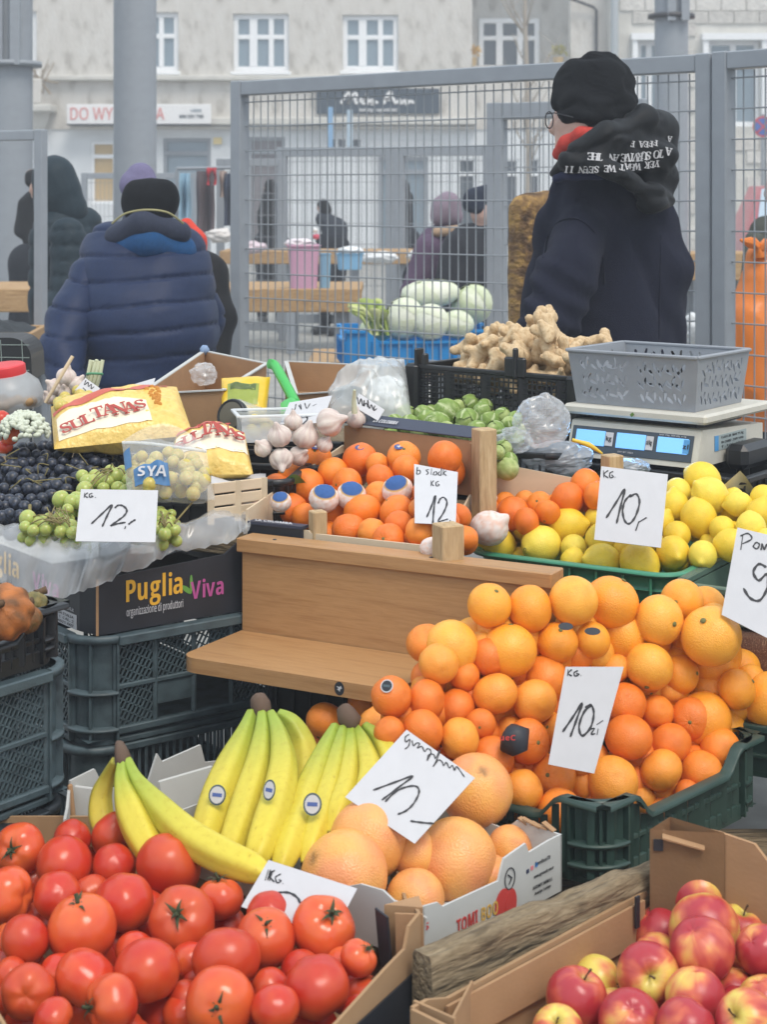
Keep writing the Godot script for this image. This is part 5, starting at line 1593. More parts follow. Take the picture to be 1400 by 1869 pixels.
func mandarin_crates() -> void:
	var c := at(1100, 1580, 1.70)
	c.y = 0.403
	var ur := Vector3(0.675, 0, -0.738)
	var ul := Vector3(-0.738, 0, -0.675)
	plastic_crate("green_crate", "dark green plastic crate with dipped rim under the mandarin heap", "green fruit crates", c, ur * 0.41, ul * 0.48, 0.117, mats.crate_green, "dip", 0.05)
	var k := plane3([1017, 1457, 1.80], [800, 1200, 1.865], [1300, 1390, 1.90])
	var L := [[787, 1201, 38], [795, 1228, 37], [900, 1191, 33], [903, 1212, 35], [972, 1199, 35], [1048, 1185, 44, Vector3(-0.1, 0.5, 0.8), "mandarin with a dark stem button facing out, above the tall price card"], [1114, 1193, 33], [1120, 1212, 29], [795, 1262, 37], [723, 1272, 38, Vector3(0.7, 0.3, 0.6), "mandarin with a round dark sticker at the shelf end"], [900, 1259, 41], [850, 1245, 29], [982, 1241, 42], [974, 1283, 41], [842, 1296, 36], [774, 1319, 39], [692, 1322, 40, null, "", 0.10], [668, 1287, 36, null, "", 0.18], [595, 1318, 38, null, "mandarin squeezed between the two upright banana bunches", 0.2], [832, 1347, 37], [882, 1362, 43], [974, 1360, 41, Vector3(0.5, 0.2, 0.85), "orange mandarin with a green stem scar beside the price card"], [945, 1432, 38], [1011, 1418, 42], [1017, 1457, 42, Vector3(0.35, 0.6, 0.7), "mandarin resting on the dipped corner rim of the crate"], [1107, 1420, 47, Vector3(0, 0.55, 0.8), "flat broad mandarin behind the crate's corner, below the price card"], [1150, 1344, 44, Vector3(0, -0.8, -0.2), "deep orange-red mandarin right beside the tall price card"], [1154, 1288, 39, Vector3(0, 0.6, 0.7)], [1157, 1238, 27], [1175, 1262, 28], [1196, 1299, 30], [1233, 1275, 28], [1257, 1312, 38], [1223, 1352, 37], [1204, 1402, 40, Vector3(0.5, -0.6, 0.2), "egg-shaped mandarin standing at the crate's long rim"], [1281, 1399, 38, Vector3(0.15, 0.9, 0.4)], [1302, 1366, 37], [1331, 1409, 21], [1204, 1458, 27], [1246, 1443, 28], [1104, 1379, 27], [1143, 1398, 27], [892, 1312, 26], [927, 1306, 26], [966, 1470, 21], [1290, 1330, 20], [845, 1228, 25], [820, 1380, 26], [940, 1395, 26], [1060, 1400, 28], [870, 1320, 28], [740, 1330, 28], [1175, 1430, 22], [1260, 1360, 24], [1040, 1250, 30], [1000, 1320, 30], [935, 1225, 28]]
	heap("mandarin", L, k, row_labels(L, "green crate mandarin", "shelf", "crate corner", 44), "mandarin", "mandarins in the dark green crate", "mandarin mostly hidden inside the green crate's heap", 1.1)
	# dark paper wrapper with a trace of print
	var wr := M.new().tube([at(930, 1345, 1.79), at(940, 1350, 1.785), at(950, 1375, 1.78)], [0.02, 0.026, 0.012], 12)
	var w := thing("black_wrapper", "black printed fruit wrapper stuck between the mandarins", "wrapper")
	part(w, "paper", wr.mesh(), mats.card_black)
	text_fit(w, "lettering", "ueC", at(927, 1346, 1.765), Vector3.RIGHT, Vector3.UP, 0.022, 0.008, mats.print_red)
	# oranges behind, in a second crate
	var p := at(1290, 1240, 1.985)
	p.y = 0.437
	var u := (at(1480, 1335, 1.92) - at(1030, 1195, 2.06))
	u.y = 0
	u = u.normalized()
	var back := Vector3(u.z, 0, -u.x)
	plastic_crate("green_crate", "dark green plastic crate of big oranges behind the mandarin crate", "green fruit crates", p, u * 0.40, back * 0.13, 0.085, mats.crate_green, "ribbed", 0.04)
	var k2 := plane3([824, 1180, 1.875], [1062, 1103, 1.93], [1381, 1267, 1.97])
	var O := [[900, 1118, 41, Vector3(0.3, 0.8, 0.5), "small deep orange fruit at the shelf end of the back row"], [977, 1124, 43], [1062, 1103, 45, null, "orange tucked behind the biggest orange of the back row"], [1117, 1111, 51, null, "biggest round orange of the back row, below the lemon tray"], [1204, 1127, 46], [1250, 1127, 40], [1276, 1153, 55, Vector3(-0.4, 0.7, 0.6), "large orange lying in front of two others beside the outer price card"], [1300, 1100, 28], [1302, 1208, 54, Vector3(0.35, -0.2, 0.9), "large smooth orange with a black dot under the outer price card"], [1383, 1268, 52, Vector3(0.4, 0.2, 0.9), "orange with a starry stem end at the outer edge"], [1300, 1282, 50, null, "orange lying on the rim of the back crate"], [1194, 1212, 44, Vector3(-0.2, -0.7, 0.6)], [1230, 1227, 36], [1157, 1168, 28], [1363, 1211, 26], [824, 1182, 50, null, "pale big orange at the shelf end above the mandarins"], [924, 1167, 50], [1014, 1162, 38, Vector3(0.1, 0.8, 0.6)], [1080, 1160, 34], [1330, 1250, 36], [870, 1150, 30], [1240, 1180, 32]]
	heap("orange", O, k2, row_labels(O, "big orange", "shelf", "crate end", 50), "orange", "oranges in the back crate", "orange mostly hidden inside the back crate's heap", 1.1)
	# small black stickers between the fruit
	for q in [[1033, 1143, 1.87, 0.011, "dark oval sticker on an orange near the woven cloth"], [1082, 1152, 1.88, 0.012, "dark oval sticker beside the biggest orange"]]:
		var s2 := facing_disc(self, "fruit_sticker", at(q[0], q[1], q[2]), Vector3(0, 0.8, 0.6), q[3], 0.007, mats.card_black)
		tag(s2, q[4], "sticker", "dark fruit stickers")
	var ms := thing("fruit_sticker", "round dark sticker with a white rim on the end mandarin", "sticker", "dark fruit stickers")
	sticker(ms, 706, 1252, depth_on(k, 706, 1252) - 0.026, Vector3(-0.3, 0.5, 0.8), 0.0095, 0.0095, mats.paper, mats.card_black, mats.crate_grey)
	price_card("tall spotted price card standing in the middle of the mandarin heap", [1033, 1217, 1.81], [1139, 1217, 1.825], [1001, 1395, 1.765], [1085, 1412, 1.765], [[[1027, 1336], [1045, 1310], [1063, 1283], [1053, 1312], [1041, 1345]], [[1080, 1287], [1066, 1300], [1057, 1326], [1063, 1343], [1078, 1328], [1084, 1303], [1079, 1287], [1068, 1292]]], [[[1037, 1222], [1036, 1234]], [[1044, 1222], [1037, 1229], [1044, 1234]], [[1055, 1224], [1048, 1228], [1050, 1234], [1057, 1231], [1052, 1229]], [[1060, 1233], [1061, 1234]], [[1078, 1331], [1085, 1330], [1079, 1340], [1087, 1339]], [[1092, 1330], [1090, 1341]], [[1089, 1323], [1101, 1315]]])
	price_card("price card for pomelos at the outer edge, reading nine", [1347, 963, 1.97], [1440, 985, 1.95], [1318, 1122, 1.91], [1412, 1170, 1.89], [[[1400, 1036], [1386, 1030], [1376, 1045], [1386, 1060], [1401, 1048], [1402, 1072], [1388, 1096], [1370, 1092], [1358, 1074]]], [[[1357, 976], [1353, 1004]], [[1352, 979], [1366, 974], [1373, 984], [1356, 993]], [[1381, 990], [1376, 998], [1383, 1002], [1387, 994], [1381, 990]], [[1390, 1005], [1392, 993], [1396, 1004], [1400, 994], [1404, 1006]]], 0.0038)

# ================================================================ the stall: shelf, boxes and goods behind
func shelf() -> void:
	var o := thing("display_shelf", "stepped beech laminate shelf with rounded front corner, empty", "shelf")
	var L := Vector3(-0.245, 0, -2.15 * K)
	var R := Vector3(0.272, 0, -1.945 * K)
	var u := (R - L).normalized()
	var v := Vector3(u.z, 0, -u.x)      # away from the viewer
	if v.z > 0: v = -v
	var l := (R - L).length() - 0.012
	var bs := Basis(u, Vector3.UP, -v)
	var xf := Transform3D(bs, L)
	part(o, "back_board", M.new().box(Vector3(l / 2, 0.653, -0.010), Vector3(l, 0.164, 0.016), Basis(), 0.001).mesh(), mats.laminate, xf)
	part(o, "top_cap", M.new().box(Vector3(l / 2 - 0.002, 0.7475, -0.020), Vector3(l + 0.010, 0.024, 0.052), Basis(), 0.0018).mesh(), mats.laminate, xf)
	part(o, "end_board", M.new().box(Vector3(l - 0.008, 0.668, -0.032), Vector3(0.016, 0.134, 0.030), Basis(), 0.001).mesh(), mats.laminate, xf)
	# seat board with a rounded corner
	var poly := PackedVector2Array()
	var dp := 0.185
	poly.append(Vector2(0.0, 0.0))
	for i in 9: poly.append(Vector2(0.03, -dp + 0.03) + Vector2(cos(PI + i * PI / 16), sin(PI + i * PI / 16)) * 0.03)
	poly.append(Vector2(0.40, -dp))
	poly.append(Vector2(0.40, 0.0))
	part(o, "seat_board", M.new().prism(poly, 0.024, Transform3D(Basis(Vector3.RIGHT, Vector3.FORWARD, Vector3.UP), Vector3.ZERO)).mesh(), mats.laminate, xf * Transform3D(Basis(), Vector3(0, 0.600, 0.0)))
	for xx in [0.06, 0.36]:
		part(o, "screw", M.new().lathe([Vector2(0.0, 0.0), Vector2(0.0035, 0.0), Vector2(0.003, 0.0012), Vector2(0, 0.0012)], 10).mesh(), mats.dark_metal, xf * Transform3D(Basis(), Vector3(xx, 0.7595, -0.012)))
	for xx in [0.05, l - 0.05]: part(o, "leg", M.new().box(Vector3(xx, 0.287, -0.05), Vector3(0.018, 0.574, 0.06), Basis(), 0.001).mesh(), mats.card_black, xf)
	var s := facing_disc(self, "fruit_sticker", at(619, 1257, 1.885), -v, 0.0085, 0.0105, mats.card_black)
	tag(s, "dark round sticker with a white bird on the front edge of the empty shelf", "sticker", "dark fruit stickers")
	var bird := PackedVector2Array([Vector2(-0.004, -0.002), Vector2(-0.001, 0.0005), Vector2(-0.0045, 0.0035), Vector2(0.0005, 0.0025), Vector2(0.003, 0.005), Vector2(0.0035, 0.002), Vector2(0.005, 0.001), Vector2(0.002, -0.0005), Vector2(0.001, -0.0045), Vector2(-0.001, -0.002)])
	part(s, "bird_mark", M.new().prism(bird, 0.0003, Transform3D(Basis(), Vector3(0, 0, 0.0005))).mesh(), mats.paper)
	# the counter that the back rows stand on, and its woven cover
	var t := thing("counter", "long dark trestle counter under the upper boxes", "counter")
	part(t, "top", M.new().box(Vector3(-0.43, 0.725, -0.75), Vector3(1.26, 0.03, 1.38), Basis(), 0.003).box(Vector3(0.92, 0.612, -0.92), Vector3(1.40, 0.03, 1.28), Basis(), 0.003).mesh(), mats.old_wood, xf)
	for xx in [-0.9, 0.2, 1.5]:
		for zz in [-0.12, -1.35]: part(t, "leg", M.new().box(Vector3(xx, 0.355, zz), Vector3(0.05, 0.71, 0.05), Basis(), 0.003).mesh(), mats.dark_metal, xf)
	var weave := ntex("weave_t", 0.16, [[0.2, hexa("4a2c22")], [0.45, hexa("6b4330")], [0.55, hexa("3a2420")], [0.7, hexa("8a6a4c")], [0.82, hexa("c9a987")]], 2, FastNoiseLite.TYPE_CELLULAR)
	var wm := tinted(tri(mat("weave", [1, 1, 1], 0.95), Vector3(14, 14, 14)), weave, grey("card_b", 0.2, 3), 0.1)
	var cloth := sheet(func(a, b):
		var hg := maxf(0.0, b - 0.4) / 0.6
		return L + u * (l - 0.10 + a * 1.1) + v * (0.26 + 0.45 * maxf(0.0, 0.4 - b)) + Vector3(0, 0.631 - hg * 0.2, 0) - v * (0.012 + 0.01 * sin(a * 40.0) * hg + 0.02 * hg), 60, 15)
	solo("woven_cloth", cloth, wm, "brown patterned woven cloth hanging over the counter edge behind the oranges", "cloth")
	var lp := thing("low_bench", "low plank bench carrying the front boxes", "bench")
	for i in 7:
		var z0 := -1.62 - i * 0.17
		part(lp, "plank", M.new().box(Vector3(0.12, 0.318, z0), Vector3(2.2, 0.035, 0.16), Basis(), 0.003).mesh(), mats.old_wood)
	for q in [[-0.9, -1.65], [1.1, -1.65], [-0.9, -2.6], [1.1, -2.6]]: part(lp, "leg", M.new().box(Vector3(q[0], 0.15, q[1]), Vector3(0.07, 0.30, 0.07), Basis(), 0.003).mesh(), mats.old_wood)

func left_stack() -> void:
	var C := at(180, 1160, 2.05)
	var e1 := (at(420, 1118, 2.163) - C)
	e1.y = 0
	e1 = e1.normalized()
	var e2 := Vector3(e1.z, 0, -e1.x)    # along the other side, away
	if e2.x > 0: e2 = -e2
	var hgt := C.y
	# printed black carton
	var b := thing("printed_carton", "black printed fruit carton with yellow and pink lettering, grapes on top", "box")
	var top := 0.092
	var cham := 0.03
	panel(b, "long_wall", C, C + e1 * 0.44, [[0, top], [0.55, top + 0.01], [0.62, top + 0.03], [1, top + 0.03]], 0.004, mats.card_black)
	panel(b, "chamfer_wall", C - e1 * 0.012 + e2 * 0.045, C - e1 * 0.0005 + e2 * 0.0005, [[0, top], [1, top]], 0.004, mats.card_black)
	panel(b, "end_wall", C - e1 * 0.012 + e2 * 0.52, C - e1 * 0.012 + e2 * 0.045, [[0, top], [1, top]], 0.004, mats.card_black)
	panel(b, "far_wall", C + e1 * 0.44, C + e1 * 0.44 + e2 * 0.52, [[0, top], [1, top]], 0.004, mats.card_black)
	part(b, "card_edge", M.new().bar(C - e1 * 0.003, C - e1 * 0.003 + Vector3(0, top, 0), 0.004, 0.004).mesh(), mats.card)
	var bm := M.new()
	bm.quad(C + e2 * 0.05, C + e1 * 0.43, C + e1 * 0.43 + e2 * 0.5, C + e2 * 0.5)
	part(b, "base", bm.mesh(), mats.card_black, Transform3D(Basis(), Vector3(0, 0.004, 0)))
	var k := plane3([180, 1160, 2.05], [420, 1118, 2.163], [180, 1060, 2.05])
	var yel := mat("print_yellow", hexa("dba732"), 0.6)
	var pin := mat("print_pink", hexa("b0508f"), 0.6)
	var grn := mat("print_green", hexa("5f9440"), 0.6)
	text_fit(b, "lettering", "Puglia", on(k, 281, 1076), e1, Vector3.UP, 0.108, 0.0375, yel)
	text_fit(b, "lettering", "Viva", on(k, 377, 1072), e1, Vector3.UP, 0.066, 0.031, pin)
	text_fit(b, "small_print", "organizzazione di produttori", on(k, 282, 1111), e1, Vector3.UP, 0.108, 0.0135, mats.paper, false)
	var n1 := e1.cross(Vector3.UP).normalized()
	for q in [[340, 1076, 0.0085, 0.012, 0.9], [348, 1065, 0.006, 0.015, 0.0]]:
		var leaf := PackedVector2Array()
		for i in 13:
			var a := i / 12.0 * PI
			leaf.append(Vector2(sin(a) * q[2] * 0.5, -cos(a) * q[3]))
		for i in range(11, 0, -1):
			var a := i / 12.0 * PI
			leaf.append(Vector2(-sin(a) * q[2] * 0.5, -cos(a) * q[3]))
		part(b, "printed_leaf", M.new().prism(leaf, 0.0004, Transform3D(Basis(e1, Vector3.UP, n1).rotated(n1, q[4]), on(k, q[0], q[1]) + n1 * (0.0012 if q[4] == 0.0 else 0.0008))).mesh(), grn)
	# print and address label on the end wall
	var ec := C - e1 * 0.012
	var en := -e1
	var ex := -e2
	text_fit(b, "lettering", "Puglia", ec + e2 * 0.36 + Vector3(0, 0.058, 0), ex, Vector3.UP, 0.17, 0.0375, yel)
	text_fit(b, "lettering", "Viva", ec + e2 * 0.17 + Vector3(0, 0.055, 0), ex, Vector3.UP, 0.10, 0.031, pin)
	text_fit(b, "small_print", "www.produttori.it", ec + e2 * 0.11 + Vector3(0, 0.030, 0), ex, Vector3.UP, 0.09, 0.006, mats.paper, false)
	part(b, "address_label", M.new().box(ec + e2 * 0.105 + Vector3(0, 0.012, 0) - e1 * 0.0008, Vector3(0.10, 0.024, 0.001), Basis(ex, Vector3.UP, ex.cross(Vector3.UP))).mesh(), mats.paper)
	for i in 3: text_fit(b, "small_print", ["PUGLIA ITALIA", "CAT. I  CAL. 2", "8 054321 007"][i], ec + e2 * 0.105 + Vector3(0, 0.019 - i * 0.007, 0) - e1 * 0.0016, ex, Vector3.UP, 0.085, 0.0042, mats.ink, false)
	# thin plastic liner hanging out over the rim
	var lin_mat := clear_film("liner", hexa("f0f2f4"), 0.27, 0.22)
	var top_row := [[-60, 945, 2.14], [0, 950, 2.13], [70, 962, 2.12], [140, 975, 2.10], [200, 980, 2.08], [260, 975, 2.11], [330, 955, 2.16], [400, 932, 2.22], [445, 935, 2.25]]
	var rim_row := [[-60, 975, 2.10], [0, 985, 2.09], [70, 1000, 2.07], [140, 1008, 2.04], [205, 1010, 2.03], [270, 985, 2.07], [340, 955, 2.13], [410, 936, 2.18], [456, 948, 2.20]]
	var low_row := [[-60, 1040, 2.085], [0, 1060, 2.07], [50, 1082, 2.05], [120, 1088, 2.02], [185, 1060, 2.02], [260, 1030, 2.06], [330, 1002, 2.11], [415, 985, 2.15], [458, 958, 2.18]]
	var cv := func(r: Array) -> Array:
		var o := []
		for q in r: o.append(at(q[0], q[1], q[2]))
		return catmull(o, 8)
	var ra: Array = cv.call(top_row)
	var rb: Array = cv.call(rim_row)
	var rc: Array = cv.call(low_row)
	var inner := []
	for q in ra: inner.append(q + Vector3(0.01, -0.05, -0.05))
	var rows := []
	for i in 25:
		var t := i / 24.0 * 3.0
		var row := []
		for j in ra.size():
			var q4 := [rc[j], rb[j], ra[j], inner[j]]
			var seg := mini(int(t), 2)
			var f := t - seg
			var p: Vector3 = (q4[seg] as Vector3).cubic_interpolate(q4[seg + 1], q4[maxi(seg - 1, 0)], q4[mini(seg + 2, 3)], f)
			var wr := (noise3(Vector3(j * 1.6, t * 2.0, 0), 0.16) * 0.024 + absf(noise3(Vector3(j * 3.4, t * 3.0 + j * 1.1, 5), 0.13)) * -0.036) * (0.4 + 0.6 * minf(1.0, absf(t - 1.0)))
			row.append(p + Vector3(0.1, 0.45, 0.9) * wr + Vector3(0, noise3(Vector3(j * 2, 3, t), 0.1) * 0.008, 0.004))
		rows.append(row)
	solo("plastic_liner", M.new().grid(rows).mesh(), lin_mat, "thin translucent plastic liner hanging over the black carton's rim", "plastic sheet")
	# crates below
	var cr := C - Vector3(0, 0.182, 0)
	cr += e2 * 0.0
	plastic_crate("grey_crate", "grey-green lattice crate under the black carton, with a dark hand hole", "stacked grey crates", cr + e2 * -0.004 - e1 * 0.022, e1 * 0.40, e2 * 0.54, 0.180, mats.crate_grey, "lattice", 0.05)
	plastic_crate("grey_crate", "slotted grey-green crate at the foot of the black carton's stack", "stacked grey crates", cr - e1 * 0.028 - Vector3(0, 0.172, 0), e1 * 0.42, e2 * 0.54, 0.170, mats.crate_grey, "slots", 0.05)
	plastic_crate("grey_crate", "lowest crate under the black carton's stack on the paving", "stacked grey crates", cr - e1 * 0.02 - Vector3(0, 0.358, 0) + Vector3(0, 0.0, 0), e1 * 0.40, e2 * 0.52, 0.180, mats.crate_dark, "slots", 0.05)
	# the nearer stack with squash on top
	var D := at(125, 1210, 1.85)
	var f1 := Vector3(0.59, 0, -0.81)
	var f2 := Vector3(-0.81, 0, -0.59)
	var S := D - f1 * 0.58
	S.y = 0.462
	plastic_crate("grey_crate", "big grey lattice crate below the squash crate", "stacked grey crates", S, f1 * 0.58, f2 * 0.4, 0.196, mats.crate_grey, "lattice", 0.045)
	S.y = 0.27
	plastic_crate("grey_crate", "dark crate at the bottom of the squash stack beside the tomato tray", "stacked grey crates", S + f1 * 0.004, f1 * 0.57, f2 * 0.4, 0.186, mats.crate_dark, "lattice", 0.045)
	S.y = 0.08
	plastic_crate("grey_crate", "crate on the paving under the squash stack", "stacked grey crates", S + f1 * 0.004, f1 * 0.57, f2 * 0.4, 0.186, mats.crate_dark, "slots", 0.045)
	S.y = 0.662
	plastic_crate("squash_crate", "black ribbed crate with squash on top of the near stack", "crates of squash", S + f2 * 0.004 - f1 * 0.004, f1 * 0.575, f2 * 0.39, 0.086, mats.crate_black, "dip", 0.045)
	var sq := func(x: float, y: float, d: float, r: float, st: float, c1: String, c2: String, lab: String) -> void:
		var s: float = r * d / F
		var mesh := blob(func(q): return s * (1.0 - 0.12 * q.y * q.y + 0.05 * cos(atan2(q.z, q.x) * 9.0) * (1.0 - q.y * q.y) + 0.03 * noise3(q * 9, 0.1)), func(q): return lc(c1).lerp(lc(c2), clampf(0.5 + 1.2 * noise3(q * 11 + Vector3(x, 0, 0), 0.12), 0, 1)), 54, 30)
		var o := solo("squash", mesh, tinted(tri(vmat("squash_skin", 0.55, 0.4), 8.0), mottle("card_m", 0.14, 0.02), grey("ginger_b", 0.12, 3), 0.1), lab, "squash", "squashes in the near crate", Transform3D(Basis.from_euler(Vector3(st, 0.3, 0.4 * st)), at(x, y, d)))
		part(o, "stalk", M.new().tube([Vector3(0, s * 0.85, 0), Vector3(0.003, s * 1.05, 0), Vector3(0.012, s * 1.2, 0.004)], [0.008, 0.005, 0.006], 7).mesh(), mats.stalk_brown)
	sq.call(8, 1118, 1.76, 52, 1.0, "b8703a", "6f4a2c", "big orange-brown squash in the black crate, below the liner's edge")
	sq.call(62, 1105, 1.86, 27, -0.7, "66603a", "8a7a48", "small olive squash at the corner of the black crate")
	sq.call(-40, 1090, 1.9, 46, 0.4, "7a5a34", "55562f", "dull green-brown squash at the back of the black crate")
	sq.call(45, 1130, 1.80, 30, 0.2, "8a5a34", "5c4a2c", "brown squash half sunk beside the orange-brown one")
	# dark crates below the shelf
	var base := Vector3(-0.235, 0.20, -2.93)
	for i in 2:
		var o := plastic_crate("dark_crate", ["black ribbed crate under the shelf, nearest the banana stack", "black ribbed crate under the middle of the shelf", "black ribbed crate under the shelf behind the mandarins"][i], "black crates under the shelf", base + Vector3(0.882, 0, 0.471) * (0.25 * i + 0.04), Vector3(0.882, 0, 0.471) * 0.24, Vector3(0.471, 0, -0.882) * 0.3, 0.35, mats.crate_black, "ribbed", 0.02)

func grapes() -> void:
	var g := M.new()
	var ball := SphereMesh.new()
	ball.radius = 0.0118
	ball.height = 0.0246
	ball.radial_segments = 14
	ball.rings = 8
	var seeds := [[30, 890], [95, 880], [175, 860]]
	var bun := []
	for i in 3: bun.append(thing("black_grapes", ["bunch of blue-black grapes at the picture edge of the carton", "bunch of blue-black grapes in the middle of the carton", "bunch of blue-black grapes beside the clear zip bag"][i], "grapes", "black grape bunches"))
	var k := plane3([100, 970, 2.10], [100, 812, 2.42], [220, 850, 2.36])
	for layer in 3:
		var y := 815.0 + layer * 8
		var row := 0
		while y < 962:
			var x := -22.0 + (10 if row % 2 else 0) + layer * 5
			while x < 232:
				var px := x + rng.randf_range(-4.5, 4.5)
				var py := y + rng.randf_range(-4, 4)
				var top := 832.0 - 26.0 * exp(-pow((px - 55.0) / 60.0, 2.0)) - 14.0 * exp(-pow((px - 165.0) / 32.0, 2.0))
				if px < 12: top = 838
				var bot := 946.0 - maxf(0.0, px - 45.0) * 0.62
				if py > top and py < bot:
					var p := on(k, px, py) + Vector3(0, -0.017 * layer + 0.006 * noise3(Vector3(px, py, 0), 0.05), -0.006 * layer)
					var near := 0
					for i in 3: if Vector2(px - seeds[i][0], py - seeds[i][1]).length() < Vector2(px - seeds[near][0], py - seeds[near][1]).length(): near = i
					part(bun[near], "grape", ball, mats.grape_black, Transform3D(any_turn().scaled(Vector3.ONE * rng.randf_range(0.84, 1.12)), p))
				x += 19.5
			y += 15.5
			row += 1
	for i in 3:
		var st := M.new()
		for j in 7:
			var a := on(k, seeds[i][0] + rng.randf_range(-40, 40), seeds[i][1] + rng.randf_range(-45, 40)) + Vector3(0, 0.012, 0.008)
			st.tube(catmull([a, a + Vector3(rng.randf_range(-0.02, 0.02), 0.004, 0.012), a + Vector3(rng.randf_range(-0.04, 0.04), rng.randf_range(-0.02, 0.02), 0.012)], 4), 0.0011, 5)
		part(bun[i], "stem", st.mesh(), mats.vine).set_meta("kind", "stuff")
	# green grapes
	var gb := SphereMesh.new()
	gb.radius = 0.0142
	gb.height = 0.0305
	gb.radial_segments = 16
	gb.rings = 10
	var sets := [["bunch of green grapes spilling over behind the square price card", [[154, 895, 16], [147, 917, 14], [170, 880, 15], [159, 879, 14], [182, 877, 14], [209, 870, 17], [188, 891, 11], [200, 859, 11], [234, 877, 14], [214, 890, 12], [139, 911, 15], [110, 911, 16], [130, 916, 15], [123, 930, 11], [222, 860, 12], [172, 868, 12], [150, 869, 12], [195, 879, 13], [240, 892, 13], [228, 896, 12]]], ["loose green grapes on twigs in front of the black grapes", [[50, 947, 15], [75, 954, 15], [127, 963, 15], [82, 966, 12], [97, 958, 10], [110, 970, 11], [132, 972, 11], [45, 962, 11], [60, 968, 11], [105, 945, 10], [118, 950, 10], [88, 945, 9]]], ["green grapes on a bare stalk beside the square price card", [[302, 961, 14], [295, 942, 14], [291, 934, 11], [286, 965, 12], [310, 950, 11], [300, 975, 12], [318, 968, 11], [290, 952, 11], [312, 938, 9]]]]
	var kg := plane3([100, 970, 2.07], [150, 870, 2.22], [300, 960, 2.10])
	for s in sets:
		var o := thing("green_grapes", s[0], "grapes", "green grape bunches")
		for q in s[1]:
			for layer in 2:
				var p := on(kg, q[0], q[1]) + (Vector3.ZERO if layer == 0 else Vector3(rng.randf_range(-0.008, 0.008), -0.02, -0.012))
				part(o, "grape", gb, mats.grape_green, Transform3D(any_turn().scaled(Vector3.ONE * (q[2] / 15.0) * rng.randf_range(0.94, 1.04)), p))
		var st := M.new()
		for q in s[1].slice(0, 9):
			var a := on(kg, q[0], q[1])
			var c := on(kg, s[1][5][0], s[1][5][1]) + Vector3(0, 0.012, 0)
			st.tube(catmull([a, a.lerp(c, 0.5) + Vector3(0, 0.012, 0.004), c], 4), 0.0012, 5)
		if s[1][0][0] > 300: st.tube(catmull([on(kg, 318, 955), on(kg, 335, 945) + Vector3(0, 0.01, 0.01), on(kg, 355, 927) + Vector3(0, 0.015, 0.01)], 5), 0.0017, 6)
		if s[1][0][0] < 60:
			st.tube(catmull([on(kg, 52, 952), on(kg, 56, 940) + Vector3(0, 0.004, 0.012), on(kg, 57, 932) + Vector3(0, 0.012, 0.014)], 5), 0.003, 6)
			for j in 14: st.tube([on(kg, rng.randf_range(85, 130), rng.randf_range(935, 970)) + Vector3(0, 0.012, 0.008), on(kg, rng.randf_range(85, 130), rng.randf_range(935, 970)) + Vector3(0, 0.014, 0.008)], 0.0011, 5)
		part(o, "stem", st.mesh(), mats.vine).set_meta("kind", "stuff")
	price_card("square white price card stuck in the grapes, reading twelve", [147, 893, 2.06], [288, 895, 2.06], [137, 988, 2.005], [283, 990, 2.005], [[[166, 957], [186, 938], [204, 922], [196, 940], [186, 962]], [[209, 928], [215, 923], [224, 924], [231, 932], [226, 942], [213, 952], [202, 960], [212, 957], [229, 954]], [[234, 958], [240, 953], [247, 949]], [[229, 961], [227, 966]]], [[[154, 900], [153, 909]], [[160, 900], [154, 905], [160, 909]], [[168, 901], [163, 903], [163, 908], [169, 907], [166, 905]], [[173, 908], [174, 909]]])

func tissue_fruit(x: float, y: float, d: float, r: float, printed: bool, label: String) -> void:
	var s := r * d / F
	var off := Vector3(x, y, 0)
	var o := solo("wrapped_mandarin", blob(func(q):
		var rr: float = s * (1.0 - 0.12 * q.y * q.y + 0.04 * noise3(q * 12 + off, 0.2) - 0.05 * absf(noise3(q * 20 + off, 0.2)))
		if not printed: rr *= 1.0 + 0.35 * bump((q as Vector3).dot(Vector3(0.75, 0.55, 0.3).normalized()), 30.0)
		return rr, func(q):
		var c := lc("e2d6d0").lerp(lc("d9a98f"), clampf(0.25 + noise3(q * 14 + off, 0.2), 0, 0.75))
		if printed:
			c = lc("c9a25c") if q.y > 0.60 else c
			c = lc("3f5f96") if q.y > 0.68 else c
		return c, 48, 32), tri(vmat("tissue", 0.75, 0.3), 8.0), label, "wrapped fruit", "tissue-wrapped fruit", Transform3D(Basis.from_euler(Vector3(0.55, 0, rng.randf_range(-0.25, 0.25))) if printed else Basis(), at(x, y, d)))

